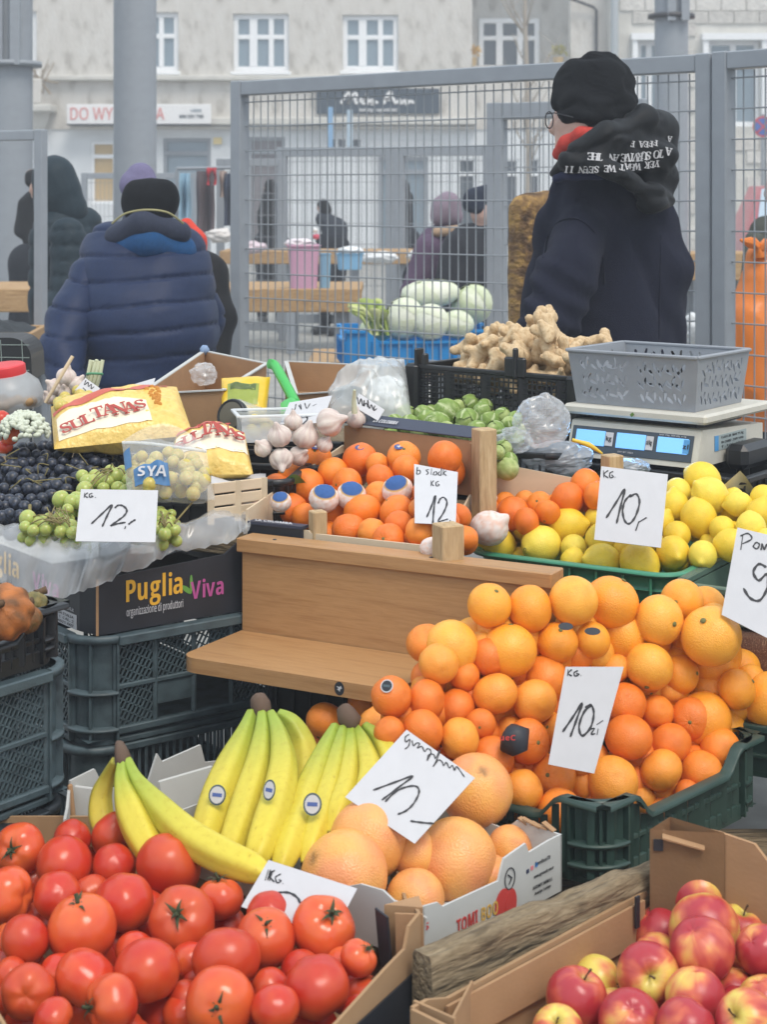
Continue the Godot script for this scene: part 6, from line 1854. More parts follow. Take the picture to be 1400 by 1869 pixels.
func upper_mandarins() -> void:
	var b := thing("wooden_crate", "fruit crate with a dark printed end board and wooden corner posts, mandarins inside", "crate", "shallow fruit crates")
	var fl := at(452, 985, 2.20)
	var fr := at(840, 1012, 2.06)
	var br := at(862, 825, 2.36)
	var bl := at(628, 790, 2.52)
	fl.y = 0.745
	fr.y = 0.745
	br.y = 0.78
	bl.y = 0.78
	panel(b, "front_board", fl, fr, [[0, 0.024], [0.3, 0.024], [0.31, 0.020], [1, 0.020]], 0.005, mats.ply)
	panel(b, "printed_board", fl + Vector3(0, 0, 0.006), fl.lerp(fr, 0.27) + Vector3(0, 0, 0.006), [[0, 0.026], [1, 0.026]], 0.005, mats.card_black)
	panel(b, "label_strip", fl + Vector3(0, 0.0265, 0.008), fl.lerp(fr, 0.27) + Vector3(0, 0.0265, 0.008), [[0, 0.005], [1, 0.005]], 0.022, mat("strip_navy", hexa("33384a"), 0.5))
	var nf := (fr - fl).normalized()
	text_fit(b, "small_print", "LA COLOMBA", fl.lerp(fr, 0.13) + Vector3(0, 0.0325, 0.0), nf, Vector3(0, 0.25, -1).normalized(), 0.075, 0.008, mats.paper)
	panel(b, "side_board", fl, bl, [[0, 0.05], [1, 0.10]], 0.004, mats.ply)
	panel(b, "back_board", bl, br, [[0, 0.104], [1, 0.104]], 0.006, mats.card)
	# dark printed flap along the back rim, with lettering and a dove
	var bd := (br - bl).normalized()
	var bn := bd.cross(Vector3.UP).normalized()
	var tilt := (Vector3.UP * 0.45 - bn * 0.9).normalized()
	part(b, "label_flap", M.new().box((bl + br) * 0.5 + Vector3(0, 0.113, 0) + tilt * 0.012 - bn * 0.002, Vector3((br - bl).length() + 0.01, 0.036, 0.003), Basis(bd, tilt, bd.cross(tilt)), 0.0008).mesh(), mats.strip_navy)
	text_fit(b, "lettering", "LA COLOMBA", bl.lerp(br, 0.32) + Vector3(0, 0.113, 0) + tilt * 0.010 - bn * 0.0003 + bd.cross(tilt) * 0.002, bd, tilt, 0.062, 0.0115, mats.paper)
	var dove := PackedVector2Array([Vector2(-0.012, -0.002), Vector2(-0.004, 0.0), Vector2(-0.010, 0.008), Vector2(0.0, 0.005), Vector2(0.006, 0.009), Vector2(0.008, 0.003), Vector2(0.012, 0.001), Vector2(0.004, -0.003), Vector2(0.0, -0.009), Vector2(-0.003, -0.003)])
	part(b, "dove_mark", M.new().prism(dove, 0.0004, Transform3D(Basis(bd, tilt, bd.cross(tilt)), bl.lerp(br, 0.09) + Vector3(0, 0.113, 0) + tilt * 0.012 + bd.cross(tilt) * 0.0022)).mesh(), mats.paper)
	part(b, "end_cheek", M.new().box(br + Vector3(0, 0.052, 0) - bn * 0.02 + bd * 0.003, Vector3(0.006, 0.10, 0.06), Basis(bd, Vector3.UP, bd.cross(Vector3.UP)), 0.001).mesh(), mats.card)
	var post := func(parent: Node3D, x: float, d: float, ytop: float, h: float, w: float) -> void:
		var p := at(x, ytop, d)
		part(parent, "corner_post", M.new().box(Vector3(p.x, p.y - h / 2, p.z), Vector3(w, h, w), Basis.from_euler(Vector3(0.0, 0.42, 0)), 0.002).mesh(), mats.timber_pale)
	post.call(b, 580, 2.165, 932, 0.065, 0.026)
	post.call(b, 818, 2.03, 956, 0.075, 0.040)
	var k := plane3([700, 985, 2.135], [575, 838, 2.44], [812, 837, 2.32])
	var up := Vector3(0, 0.7, 0.7)
	var L := [[575, 838, 31, up, "mandarin with a blue sticker nearest the garlic"], [655, 840, 32, Vector3(-0.3, 0.9, 0.4), "glossy mandarin with a sticker on top, in front of the printed flap"], [726, 838, 31, up, "mandarin with a sticker under the printed flap"], [812, 836, 32, Vector3(0.2, -0.3, 0.8), "mandarin alone at the crate's far corner post"], [535, 867, 29], [564, 885, 33], [605, 865, 29], [634, 884, 30], [696, 874, 28], [740, 856, 26], [503, 893, 27], [690, 908, 28], [533, 930, 30, null, "mandarin with a green leaf and sticker behind the end board"], [473, 936, 28, null, "mandarin at the crate's end beside the plastic liner"], [557, 942, 25], [605, 931, 29], [663, 933, 36, Vector3(0.3, -0.8, 0.4)], [637, 968, 32, Vector3(-0.2, 0.9, 0.2)], [732, 935, 33], [723, 958, 26], [684, 972, 28], [709, 985, 31, Vector3(-0.4, 0.3, 0.9)], [764, 977, 28], [600, 962, 20], [490, 950, 20], [755, 1000, 18], [838, 930, 18], [848, 968, 16], [775, 900, 24], [480, 905, 20], [650, 905, 22], [760, 930, 24], [590, 905, 22], [700, 845, 22], [800, 880, 24], [820, 955, 22]]
	heap("clementine", L, k, row_labels(L, "upper crate mandarin", "liner", "shelf cap", 34), "mandarin", "mandarins in the upper crate", "mandarin mostly hidden inside the upper crate", 1.0)
	for e in [L[0], L[1], L[2], L[12]]:
		var p := on(k, e[0], e[1])
		var r: float = e[2] * depth_on(k, e[0], e[1]) / F
		var n := Vector3(0.05, 0.85, 0.5).normalized() if e[1] < 900 else Vector3(-0.5, 0.5, 0.7).normalized()
		var s := facing_disc(self, "fruit_sticker", p + n * r * 0.93, n, 0.0085, 0.0075, mat("sticker_blue", hexa("3d4f86"), 0.4))
		tag(s, "blue oval sticker with a white dove on the mandarin %s" % ["nearest the garlic", "standing glossy before the flap", "right under the printed flap", "with the green leaf"][[L[0], L[1], L[2], L[12]].find(e)], "sticker", "blue fruit stickers")
		part(s, "dove_mark", M.new().prism(dove, 0.0003, Transform3D(Basis().scaled(Vector3(0.4, 0.4, 1)), Vector3(0, 0, 0.0005))).mesh(), mats.paper)
	tissue_fruit(591, 910, 2.23, 28, true, "blue-printed wrapped mandarin in the middle of the upper crate")
	tissue_fruit(641, 905, 2.24, 28, true, "blue-printed wrapped mandarin half behind a stickered one")
	tissue_fruit(726, 895, 2.24, 29, true, "blue-printed wrapped mandarin beside the curled price card")
	tissue_fruit(512, 916, 2.24, 20, true, "blue-printed wrapped mandarin under a green leaf")
	tissue_fruit(456, 920, 2.27, 31, false, "pale tissue-wrapped fruit at the liner end of the upper crate")
	tissue_fruit(788, 1000, 2.06, 22, false, "white tissue twist beside the front wooden post")
	var lf := sheet(func(a, c): return on(k, 513, 920).lerp(on(k, 560, 912), a) + Vector3(0, 0.035 + 0.012 * sin(a * PI) + (c - 0.5) * 0.02 * sin(a * PI), 0.03 + 0.01 * c - 0.01 * a), 10, 4)
	solo("green_leaf", lf, mat("leaf_green", hexa("5f7f3a"), 0.5), "single green leaf on the mandarins behind the end board", "leaf")
	# pale plywood box next to it
	var w := thing("wooden_crate", "pale plywood fruit box with square posts behind the lemons", "crate", "shallow fruit crates")
	var a0 := at(888, 905, 2.42)
	var a1 := at(1128, 930, 2.41)
	var a2 := at(838, 985, 2.30)
	a0.y = 0.70
	a1.y = 0.70
	a2.y = 0.70
	panel(w, "back_board", a0, a1, [[0, 0.133], [1, 0.087]], 0.004, mats.ply)
	panel(w, "side_board", a2, a0, [[0, 0.055], [0.5, 0.09], [1, 0.133]], 0.004, mats.ply)
	post.call(w, 884, 2.33, 782, 0.21, 0.036)
	post.call(w, 1118, 2.39, 830, 0.14, 0.033)
	var k2 := plane3([880, 950, 2.34], [1064, 890, 2.365], [985, 905, 2.375])
	var O := [[1066, 890, 32, null, "orange fruit right behind the lemon price card"], [1030, 909, 31], [985, 920, 24], [942, 940, 32], [925, 918, 20], [893, 933, 25], [960, 916, 20], [1000, 935, 24], [905, 955, 22], [1090, 905, 26], [960, 950, 26], [840, 935, 16]]
	heap("clementine", O, k2, row_labels(O, "plywood box mandarin", "square post", "lemon tray", 24), "mandarin", "mandarins in the plywood box", "mandarin mostly hidden inside the plywood box", 0.9)
	tissue_fruit(893, 964, 2.27, 36, false, "white tissue-wrapped fruit at the end of the lemon tray")
	tissue_fruit(880, 922, 2.36, 27, false, "white tissue-wrapped fruit with a twisted tip under the square post")
	var pc := price_card("price card with a curled corner, standing in the upper mandarin crate, reading twelve", [756, 847, 2.215], [836, 862, 2.20], [757, 955, 2.10], [832, 958, 2.10], [[[779, 945], [788, 924], [795, 905], [792, 930], [790, 958]], [[800, 920], [804, 911], [811, 909], [816, 919], [810, 936], [800, 952], [808, 951], [818, 948]], [[822, 950], [821, 955]]], [[[762, 853], [761, 866], [767, 864], [766, 859], [762, 860]], [[783, 858], [778, 859], [782, 864], [778, 867]], [[788, 856], [787, 867]], [[793, 862], [791, 867], [797, 867], [797, 862], [793, 862]], [[806, 854], [805, 868], [800, 866], [803, 861]], [[810, 856], [809, 868]], [[815, 860], [810, 864], [815, 869]], [[787, 878], [787, 888]], [[792, 878], [788, 883], [792, 888]], [[801, 879], [796, 882], [797, 888], [802, 886], [799, 884]]], 0.0030)

func lemons() -> void:
	var t := thing("green_tray", "shallow bright green plastic tray heaped with lemons", "tray")
	var fl := at(852, 1004, 2.283)
	var fr := at(1236, 1052, 2.126)
	fl.y = 0.635
	fr.y = 0.635
	var u := (fr - fl).normalized()
	var v := Vector3(u.z, 0, -u.x)
	if v.z > 0: v = -v
	var l := (fr - fl).length()
	var dp := 0.42
	var outline := func(inset: float, y: float) -> Array:
		var out := []
		var r := 0.05
		for c in 4:
			var ce: Vector3 = fl + u * (r if c in [0, 3] else l - r) + v * (r if c < 2 else dp - r) + Vector3(0, y, 0)
			var a0: float = [PI, PI * 1.5, 0.0, PI * 0.5][c]
			for i in 8:
				var a := a0 + i / 7.0 * PI / 2
				out.append(ce + (u * cos(a) + v * sin(a)) * (r - inset))
		return out
	var m := M.new()
	m.grid([outline.call(0.03, 0.0), outline.call(0.022, 0.028), outline.call(0.008, 0.030), outline.call(0.006, 0.034), outline.call(0.016, 0.036), outline.call(0.010, 0.058), outline.call(-0.006, 0.058), outline.call(-0.007, 0.064), outline.call(0.006, 0.066), outline.call(0.014, 0.062), outline.call(0.02, 0.03), outline.call(0.034, 0.006)], true)
	part(t, "basin", m.mesh(), mats.tray_green)
	for i in 7:
		var p := fl + u * (0.05 + (l - 0.1) * i / 6.0) + v * 0.004
		part(t, "rib", M.new().bar(p, p + Vector3(0, 0.058, 0), 0.004, 0.012).mesh(), mats.tray_green)
	var bq := M.new()
	bq.quad(fl + u * 0.02 + v * 0.02, fr - u * 0.02 + v * 0.02, fr - u * 0.02 + v * (dp - 0.02), fl + u * 0.02 + v * (dp - 0.02))
	part(t, "floor_panel", bq.mesh(), mats.tray_green, Transform3D(Basis(), Vector3(0, 0.008, 0)))
	var k := plane3([900, 1000, 2.31], [1200, 1030, 2.20], [1290, 882, 2.345])
	var L := [[913, 996, 33, Vector3(-1, 0.1, 0.2), "lemon at the corner of the tray beside the wrapped fruit"], [970, 966, 34], [995, 994, 38, null, "broad lemon at the front rim, second from the wrapped fruit"], [1040, 957, 36, Vector3(1, 0.2, 0.3)], [1052, 1000, 26], [1048, 1019, 24], [1101, 988, 34], [1105, 1018, 36, Vector3(-0.9, 0.2, 0.4), "oval lemon lying at the rim below the lemon price card"], [1178, 1018, 38, Vector3(0.7, -0.5, 0.7), "round lemon at the middle of the front rim with a brown speck"], [1080, 948, 22], [1230, 1005, 33, Vector3(0.1, -0.1, 1), "lemon with a pitted green nipple facing the viewer"], [1281, 1005, 28, Vector3(-0.3, -0.3, 0.9)], [1282, 945, 36, Vector3(0.2, -0.9, 0.3), "big lemon with a grey stem end turned up, in the middle of the heap"], [1300, 908, 36, Vector3(-0.7, 0.6, 0.3)], [1283, 880, 34, Vector3(0.8, -0.4, 0.4), "topmost lemon of the heap below the scale"], [1241, 900, 26], [1228, 927, 29], [1233, 978, 27], [1319, 962, 26], [1327, 988, 33], [1363, 963, 30, Vector3(0, -0.9, 0.5)], [1380, 943, 29], [1355, 919, 25], [1386, 917, 26], [1343, 902, 20], [1010, 941, 22], [953, 1008, 16], [1205, 960, 28], [1150, 965, 30], [1180, 990, 26], [1140, 1005, 24], [1390, 980, 26], [1200, 930, 22]]
	heap("lemon", L, k, row_labels(L, "lemon", "wrapped fruit", "tray rim", 34), "lemon", "lemons in the green tray", "lemon mostly hidden inside the tray's heap", 0.85)
	price_card("big square price card in the lemons, reading ten", [1098, 851, 2.24], [1220, 866, 2.22], [1085, 985, 2.175], [1207, 1000, 2.155], [[[1107, 946], [1125, 918], [1141, 893], [1134, 922], [1126, 956]], [[1153, 903], [1142, 914], [1137, 932], [1141, 951], [1150, 956], [1161, 942], [1168, 917], [1162, 902], [1150, 908]], [[1167, 952], [1161, 969]], [[1166, 954], [1181, 945]]], [[[1102, 859], [1103, 872]], [[1111, 859], [1103, 866], [1111, 873]], [[1120, 861], [1114, 864], [1114, 872], [1120, 871], [1117, 867]], [[1123, 871], [1124, 872]]], 0.0036)
	var pf := sheet(func(a, b): return at(1318 + a * 90, 900 + a * 30 - 55 * (1 - absf(a * 2 - 0.8)) * (1 - b), 2.32 + 0.1 * a + 0.05 * b), 8, 6)
	solo("paper_flap", pf, mat("paper_buff", hexa("d8cba8"), 0.8), "folded buff paper sticking up behind the lemons, under the scale", "paper")
	# dull green crate beside it
	plastic_crate("olive_crate", "dull green crate with a folded corner beside the lemon tray", "green fruit crates", at(1240, 1100, 2.10) * Vector3(1, 0, 1) + Vector3(0, 0.636, 0), u * 0.4, v * 0.36, 0.064, mats.tray_olive, "ribbed", 0.03)

# ================================================================ goods at the back of the stall
func bags() -> void:
	var yl := mat("bag_yellow", hexa("e4c878"), 0.35, 0.5)
	tinted(tri(yl, 5.0), ntex("bag_t", 0.03, [[0.2, [0.86, 0.74, 0.5]], [0.5, [1, 0.96, 0.86]], [0.8, [0.95, 0.85, 0.62]]], 4), grey("bag_b", 0.05, 4), 0.25)
	var cream := mat("bag_cream", hexa("e6dcc4"), 0.4)
	var red := mat("print_brick", hexa("a8433a"), 0.6)
	# first bag
	var f := pillow([92, 742, 2.50], [322, 706, 2.50], [352, 794, 2.38], [98, 820, 2.34], 0.05, 0.022, 3.0)
	var o := thing("sultana_bag", "big yellow bag of pale raisins with red lettering, open at the top", "bag", "yellow raisin bags")
	part(o, "bag_skin", pillow_mesh(f), yl)
	part(o, "label_band", pillow_patch(f, 0.04, 0.72, func(u): return 0.55 - 0.05 * u, func(u): return 0.95 - 0.10 * u, 0.0012), cream)
	part(o, "red_stripe", pillow_patch(f, 0.02, 0.92, func(u): return 0.34 + 0.10 * sin(u * 4.0) - 0.26 * u, func(u): return 0.44 + 0.10 * sin(u * 4.0) - 0.26 * u, 0.0014), mat("stripe_red", hexa("c0604f"), 0.5))
	print_on(o, "lettering", f, "SULTANAS", 0.06, 0.86, 0.70, 0.66, 0.030, red, "Droid Serif", 1.0)
	var gs := SphereMesh.new()
	gs.radius = 0.012
	gs.height = 0.024
	gs.radial_segments = 12
	gs.rings = 7
	var cl := M.new()
	for i in 20: cl.lathe([Vector2(0, -0.005), Vector2(0.004, -0.0035), Vector2(0.005, 0), Vector2(0.004, 0.0035), Vector2(0, 0.005)], 8, f.call(0.80 + 0.05 * sin(i * 2.4) * (1 - i / 24.0), 0.24 + i * 0.019, 1.0) + Vector3(0, 0, 0.001), Basis().scaled(Vector3(1, 1, 0.25)))
	part(o, "printed_grapes", cl.mesh(), mat("print_orange", hexa("c98a3a"), 0.6)).set_meta("kind", "stuff")
	for i in 34:
		var px := rng.randf_range(104, 190)
		var py := 742 - rng.randf() * 30 * sin((px - 98) / 98.0 * PI)
		part(o, "raisin", gs, mats.grape_pale, Transform3D(any_turn(), at(px, py, 2.44 + 0.004 * (742 - py))))
	# second bag
	var f2 := pillow([318, 795, 2.40], [446, 790, 2.40], [462, 866, 2.28], [312, 866, 2.28], 0.045, 0.02, 8.0)
	var o2 := thing("sultana_bag", "smaller yellow raisin bag behind the clear zip bag", "bag", "yellow raisin bags")
	part(o2, "bag_skin", pillow_mesh(f2), yl)
	part(o2, "label_band", pillow_patch(f2, 0.05, 0.96, func(u): return 0.34, func(u): return 0.76, 0.0012), cream)
	part(o2, "red_stripe", pillow_patch(f2, 0.05, 0.7, func(u): return 0.16 + 0.1 * u, func(u): return 0.24 + 0.1 * u, 0.0014), mats.stripe_red)
	print_on(o2, "lettering", f2, "SULTANAS", 0.06, 0.60, 0.94, 0.48, 0.030, red)
	# clear zip bag with pale grapes
	var f3 := pillow([222, 806, 2.22], [376, 822, 2.20], [392, 912, 2.12], [232, 905, 2.12], 0.04, 0.02, 15.0)
	var z := thing("zip_bag", "clear zip bag of pale grapes with blue print, in front of the raisin bags", "bag", "clear bags")
	part(z, "film", pillow_mesh(f3), clear_film("film", hexa("e2e4e4"), 0.22, 0.26))
	part(z, "zip_rim", M.new().tube(catmull([f3.call(0.0, 0.02, 0.0), f3.call(0.3, -0.02, 0.5), f3.call(0.7, 0.0, 0.5), f3.call(1.0, 0.02, 0.0)], 6), 0.0028, 6).mesh(), clear_film("zip", hexa("e9ebec"), 0.6, 0.3))
	part(z, "flap", sheet(func(a, b): return f3.call(a, 0.0, 0.0) + Vector3(0, b * 0.035 * sin(a * PI), -0.03 * b), 14, 5), mats.film)
	for i in 46:
		var u := rng.randf_range(0.08, 0.94)
		var v := rng.randf_range(0.26, 0.93)
		part(z, "grape", gs, mats.grape_pale, Transform3D(any_turn().scaled(Vector3.ONE * rng.randf_range(0.9, 1.15)), f3.call(u, v, rng.randf_range(-0.5, 0.62))))
	part(z, "print_panel", pillow_patch(f3, 0.10, 0.50, func(u): return 0.70, func(u): return 0.94, 0.0014), mat("print_steel", hexa("3f6f9c"), 0.5))
	print_on(z, "lettering", f3, "SYA", 0.14, 0.83, 0.47, 0.82, 0.020, mats.paper, "Droid Sans", 1.1)
	part(z, "side_print", pillow_patch(f3, 0.01, 0.09, func(u): return 0.30, func(u): return 0.62, 0.0014), mats.print_steel)
	# yellow pouch
	var f4 := pillow([404, 690, 2.66], [493, 688, 2.66], [484, 768, 2.58], [404, 764, 2.58], 0.02, 0.008, 21.0)
	var p := thing("yellow_pouch", "yellow pouch with a green picture panel leaning by the cardboard tray", "pouch")
	part(p, "pouch_skin", pillow_mesh(f4), mat("pouch_yellow", hexa("dcb62c"), 0.3))
	part(p, "picture_panel", pillow_patch(f4, 0.14, 0.80, func(u): return 0.28, func(u): return 0.90 - 0.2 * u, 0.001), tinted(tri(mat("pouch_green", hexa("93a03f"), 0.4), 30.0), mottle("sprout_m", 0.2, 0.03)))
	part(p, "dark_panel", pillow_patch(f4, 0.20, 0.74, func(u): return 0.30, func(u): return 0.44, 0.0014), mat("pouch_dark", hexa("4f5f2a"), 0.5))
	# tub with grapes, jar lid
	var t := thing("clear_tub", "clear plastic tub of green grapes beside the garlic", "tub", "", Transform3D(Basis.from_euler(Vector3(0, 0.2, 0)), at(505, 805, 2.48)))
	var bm := M.new()
	for q in [[Vector3(0, 0.03, 0.045), Vector3(0.15, 0.05, 0.0015), -0.2], [Vector3(0, 0.03, -0.045), Vector3(0.15, 0.05, 0.0015), 0.2]]: bm.box(q[0], q[1], Basis.from_euler(Vector3(q[2], 0, 0)))
	for sx in [-1, 1]: bm.box(Vector3(0.073 * sx, 0.03, 0), Vector3(0.0015, 0.05, 0.085), Basis.from_euler(Vector3(0, 0, -0.2 * sx)))
	part(t, "tub_wall", bm.mesh(), clear_film("tub", hexa("e4e9ec"), 0.4, 0.3))
	var rm := M.new()
	var rr := []
	for q in [[-0.082, 0.054], [0.082, 0.054], [0.082, -0.054], [-0.082, -0.054]]: rr.append(Vector3(q[0], 0.057, q[1]))
	for i in 4: rm.bar(rr[i], rr[(i + 1) % 4], 0.008, 0.005, Vector3.UP, 0.001)
	part(t, "rim", rm.mesh(), clear_film("tub_rim", hexa("eef2f4"), 0.7, 0.3))
	for i in 24: part(t, "grape", gs, mats.grape_pale, Transform3D(any_turn(), Vector3(rng.randf_range(-0.06, 0.06), rng.randf_range(0.018, 0.048), rng.randf_range(-0.03, 0.035))))
	var jl := thing("jar", "lying jar with a black metal lid in front of the yellow pouch", "jar", "", Transform3D(Basis.from_euler(Vector3(0.35, 0.95, 1.25)), at(420, 757, 2.52)))
	part(jl, "glass_body", M.new().lathe([Vector2(0, -0.10), Vector2(0.032, -0.10), Vector2(0.036, -0.09), Vector2(0.036, -0.02), Vector2(0.030, -0.006)], 24).mesh(), clear_film("jar_glass", hexa("dfe6ea"), 0.3, 0.2))
	part(jl, "lid", M.new().lathe([Vector2(0.033, -0.016), Vector2(0.034, -0.004), Vector2(0.032, 0.0), Vector2(0.029, 0.0), Vector2(0.028, -0.002), Vector2(0, -0.002)], 24).mesh(), mats.crate_black)
	part(jl, "lid_print", M.new().lathe([Vector2(0.027, -0.0012), Vector2(0, -0.0012)], 20).mesh(), mat("lid_print", hexa("5f5b4e"), 0.5))
	# red-lidded jar of nuts, black tray, beans
	var j := thing("jar", "clear plastic jar with a red screw lid, walnuts below it", "jar", "", Transform3D(Basis.from_euler(Vector3(0.1, 0, 0.1)).scaled(Vector3(0.86, 0.8, 0.86)), at(12, 722, 2.60)))
	part(j, "body", M.new().lathe([Vector2(0, -0.03), Vector2(0.085, -0.03), Vector2(0.088, 0.0), Vector2(0.08, 0.03), Vector2(0.055, 0.055), Vector2(0.048, 0.06)], 32).mesh(), clear_film("jar_plastic", hexa("cfd3d6"), 0.45, 0.3))
	part(j, "lid", M.new().lathe([Vector2(0.050, 0.052), Vector2(0.053, 0.054), Vector2(0.053, 0.078), Vector2(0.049, 0.082), Vector2(0, 0.083)], 32).mesh(), mat("lid_red", hexa("cf3338"), 0.4))
	for i in 18: part(j, "walnut", blob(func(q): return 0.014 * (1 + 0.12 * noise3(q * 20 + Vector3(i, 0, 0), 0.2)), null, 12, 8) if i < 3 else (j.get_child(2 + i % 3) as MeshInstance3D).mesh, mat("walnut", hexa("a3835c"), 0.8), Transform3D(any_turn(), Vector3(rng.randf_range(-0.06, 0.065), -0.02 + rng.randf_range(0, 0.012), rng.randf_range(0.0, 0.06))))
	var bt := thing("black_tray", "rounded black plastic tray with pale grid lines behind the red lid", "tray", "", Transform3D(Basis(), at(8, 655, 2.95)))
	var tr := []
	for i in 9: tr.append(Vector2(0.012, 0.0) + Vector2(cos(i * PI / 16), sin(i * PI / 16)) * 0.05)
	var pl := PackedVector2Array([Vector2(-0.2, -0.05)])
	pl.append(Vector2(0.065, -0.05))
	for q in tr: pl.append(q)
	pl.append(Vector2(-0.2, 0.05))
	part(bt, "tray_body", M.new().prism(pl, 0.15).mesh(), mats.crate_black)
	var lines := M.new()
	for i in 3: lines.bar(Vector3(-0.2, 0.035 - i * 0.028, 0.002), Vector3(0.058, 0.033 - i * 0.03, 0.002), 0.0016, 0.0016)
	for i in 5: lines.bar(Vector3(-0.16 + i * 0.05, 0.045, 0.002), Vector3(-0.155 + i * 0.05, -0.05, 0.002), 0.0016, 0.0016)
	part(bt, "rib", lines.mesh(), mat("rib_pale", hexa("8d9a95"), 0.5))
	var bean := blob(func(q): return Vector3(q.x * 0.0075, q.y * 0.005, q.z * 0.005) * (1.0 + 0.1 * q.x * q.x), null, 12, 8)
	var bb := thing("bean_bag", "heap of big white beans in a thin bag beside the yellow raisin bag", "beans")
	var bean_m := mat("bean_white", hexa("c3c8b6"), 0.5)
	for i in 230:
		var a := rng.randf() * TAU
		var rad := sqrt(rng.randf())
		var hgt := sqrt(maxf(0.0, 1.0 - rad * rad))
		part(bb, "bean", bean, bean_m, Transform3D(any_turn(), at(45, 785, 2.36) + Vector3(cos(a) * rad * 0.046, hgt * 0.045 - 0.012, sin(a) * rad * 0.045 + 0.012)))
	for q in [[3, 765, 16, "small red tomato at the picture edge beside the white beans"], [17, 795, 19, "red tomato below another at the edge, behind the black grapes"], [8, 815, 15, "red tomato tucked against the black grapes"]]:
		fruit("tomato", at(q[0], q[1], 2.36), q[2] * 2.36 / F, any_turn(), q[3], "tomato", "tomatoes at the outer edge")

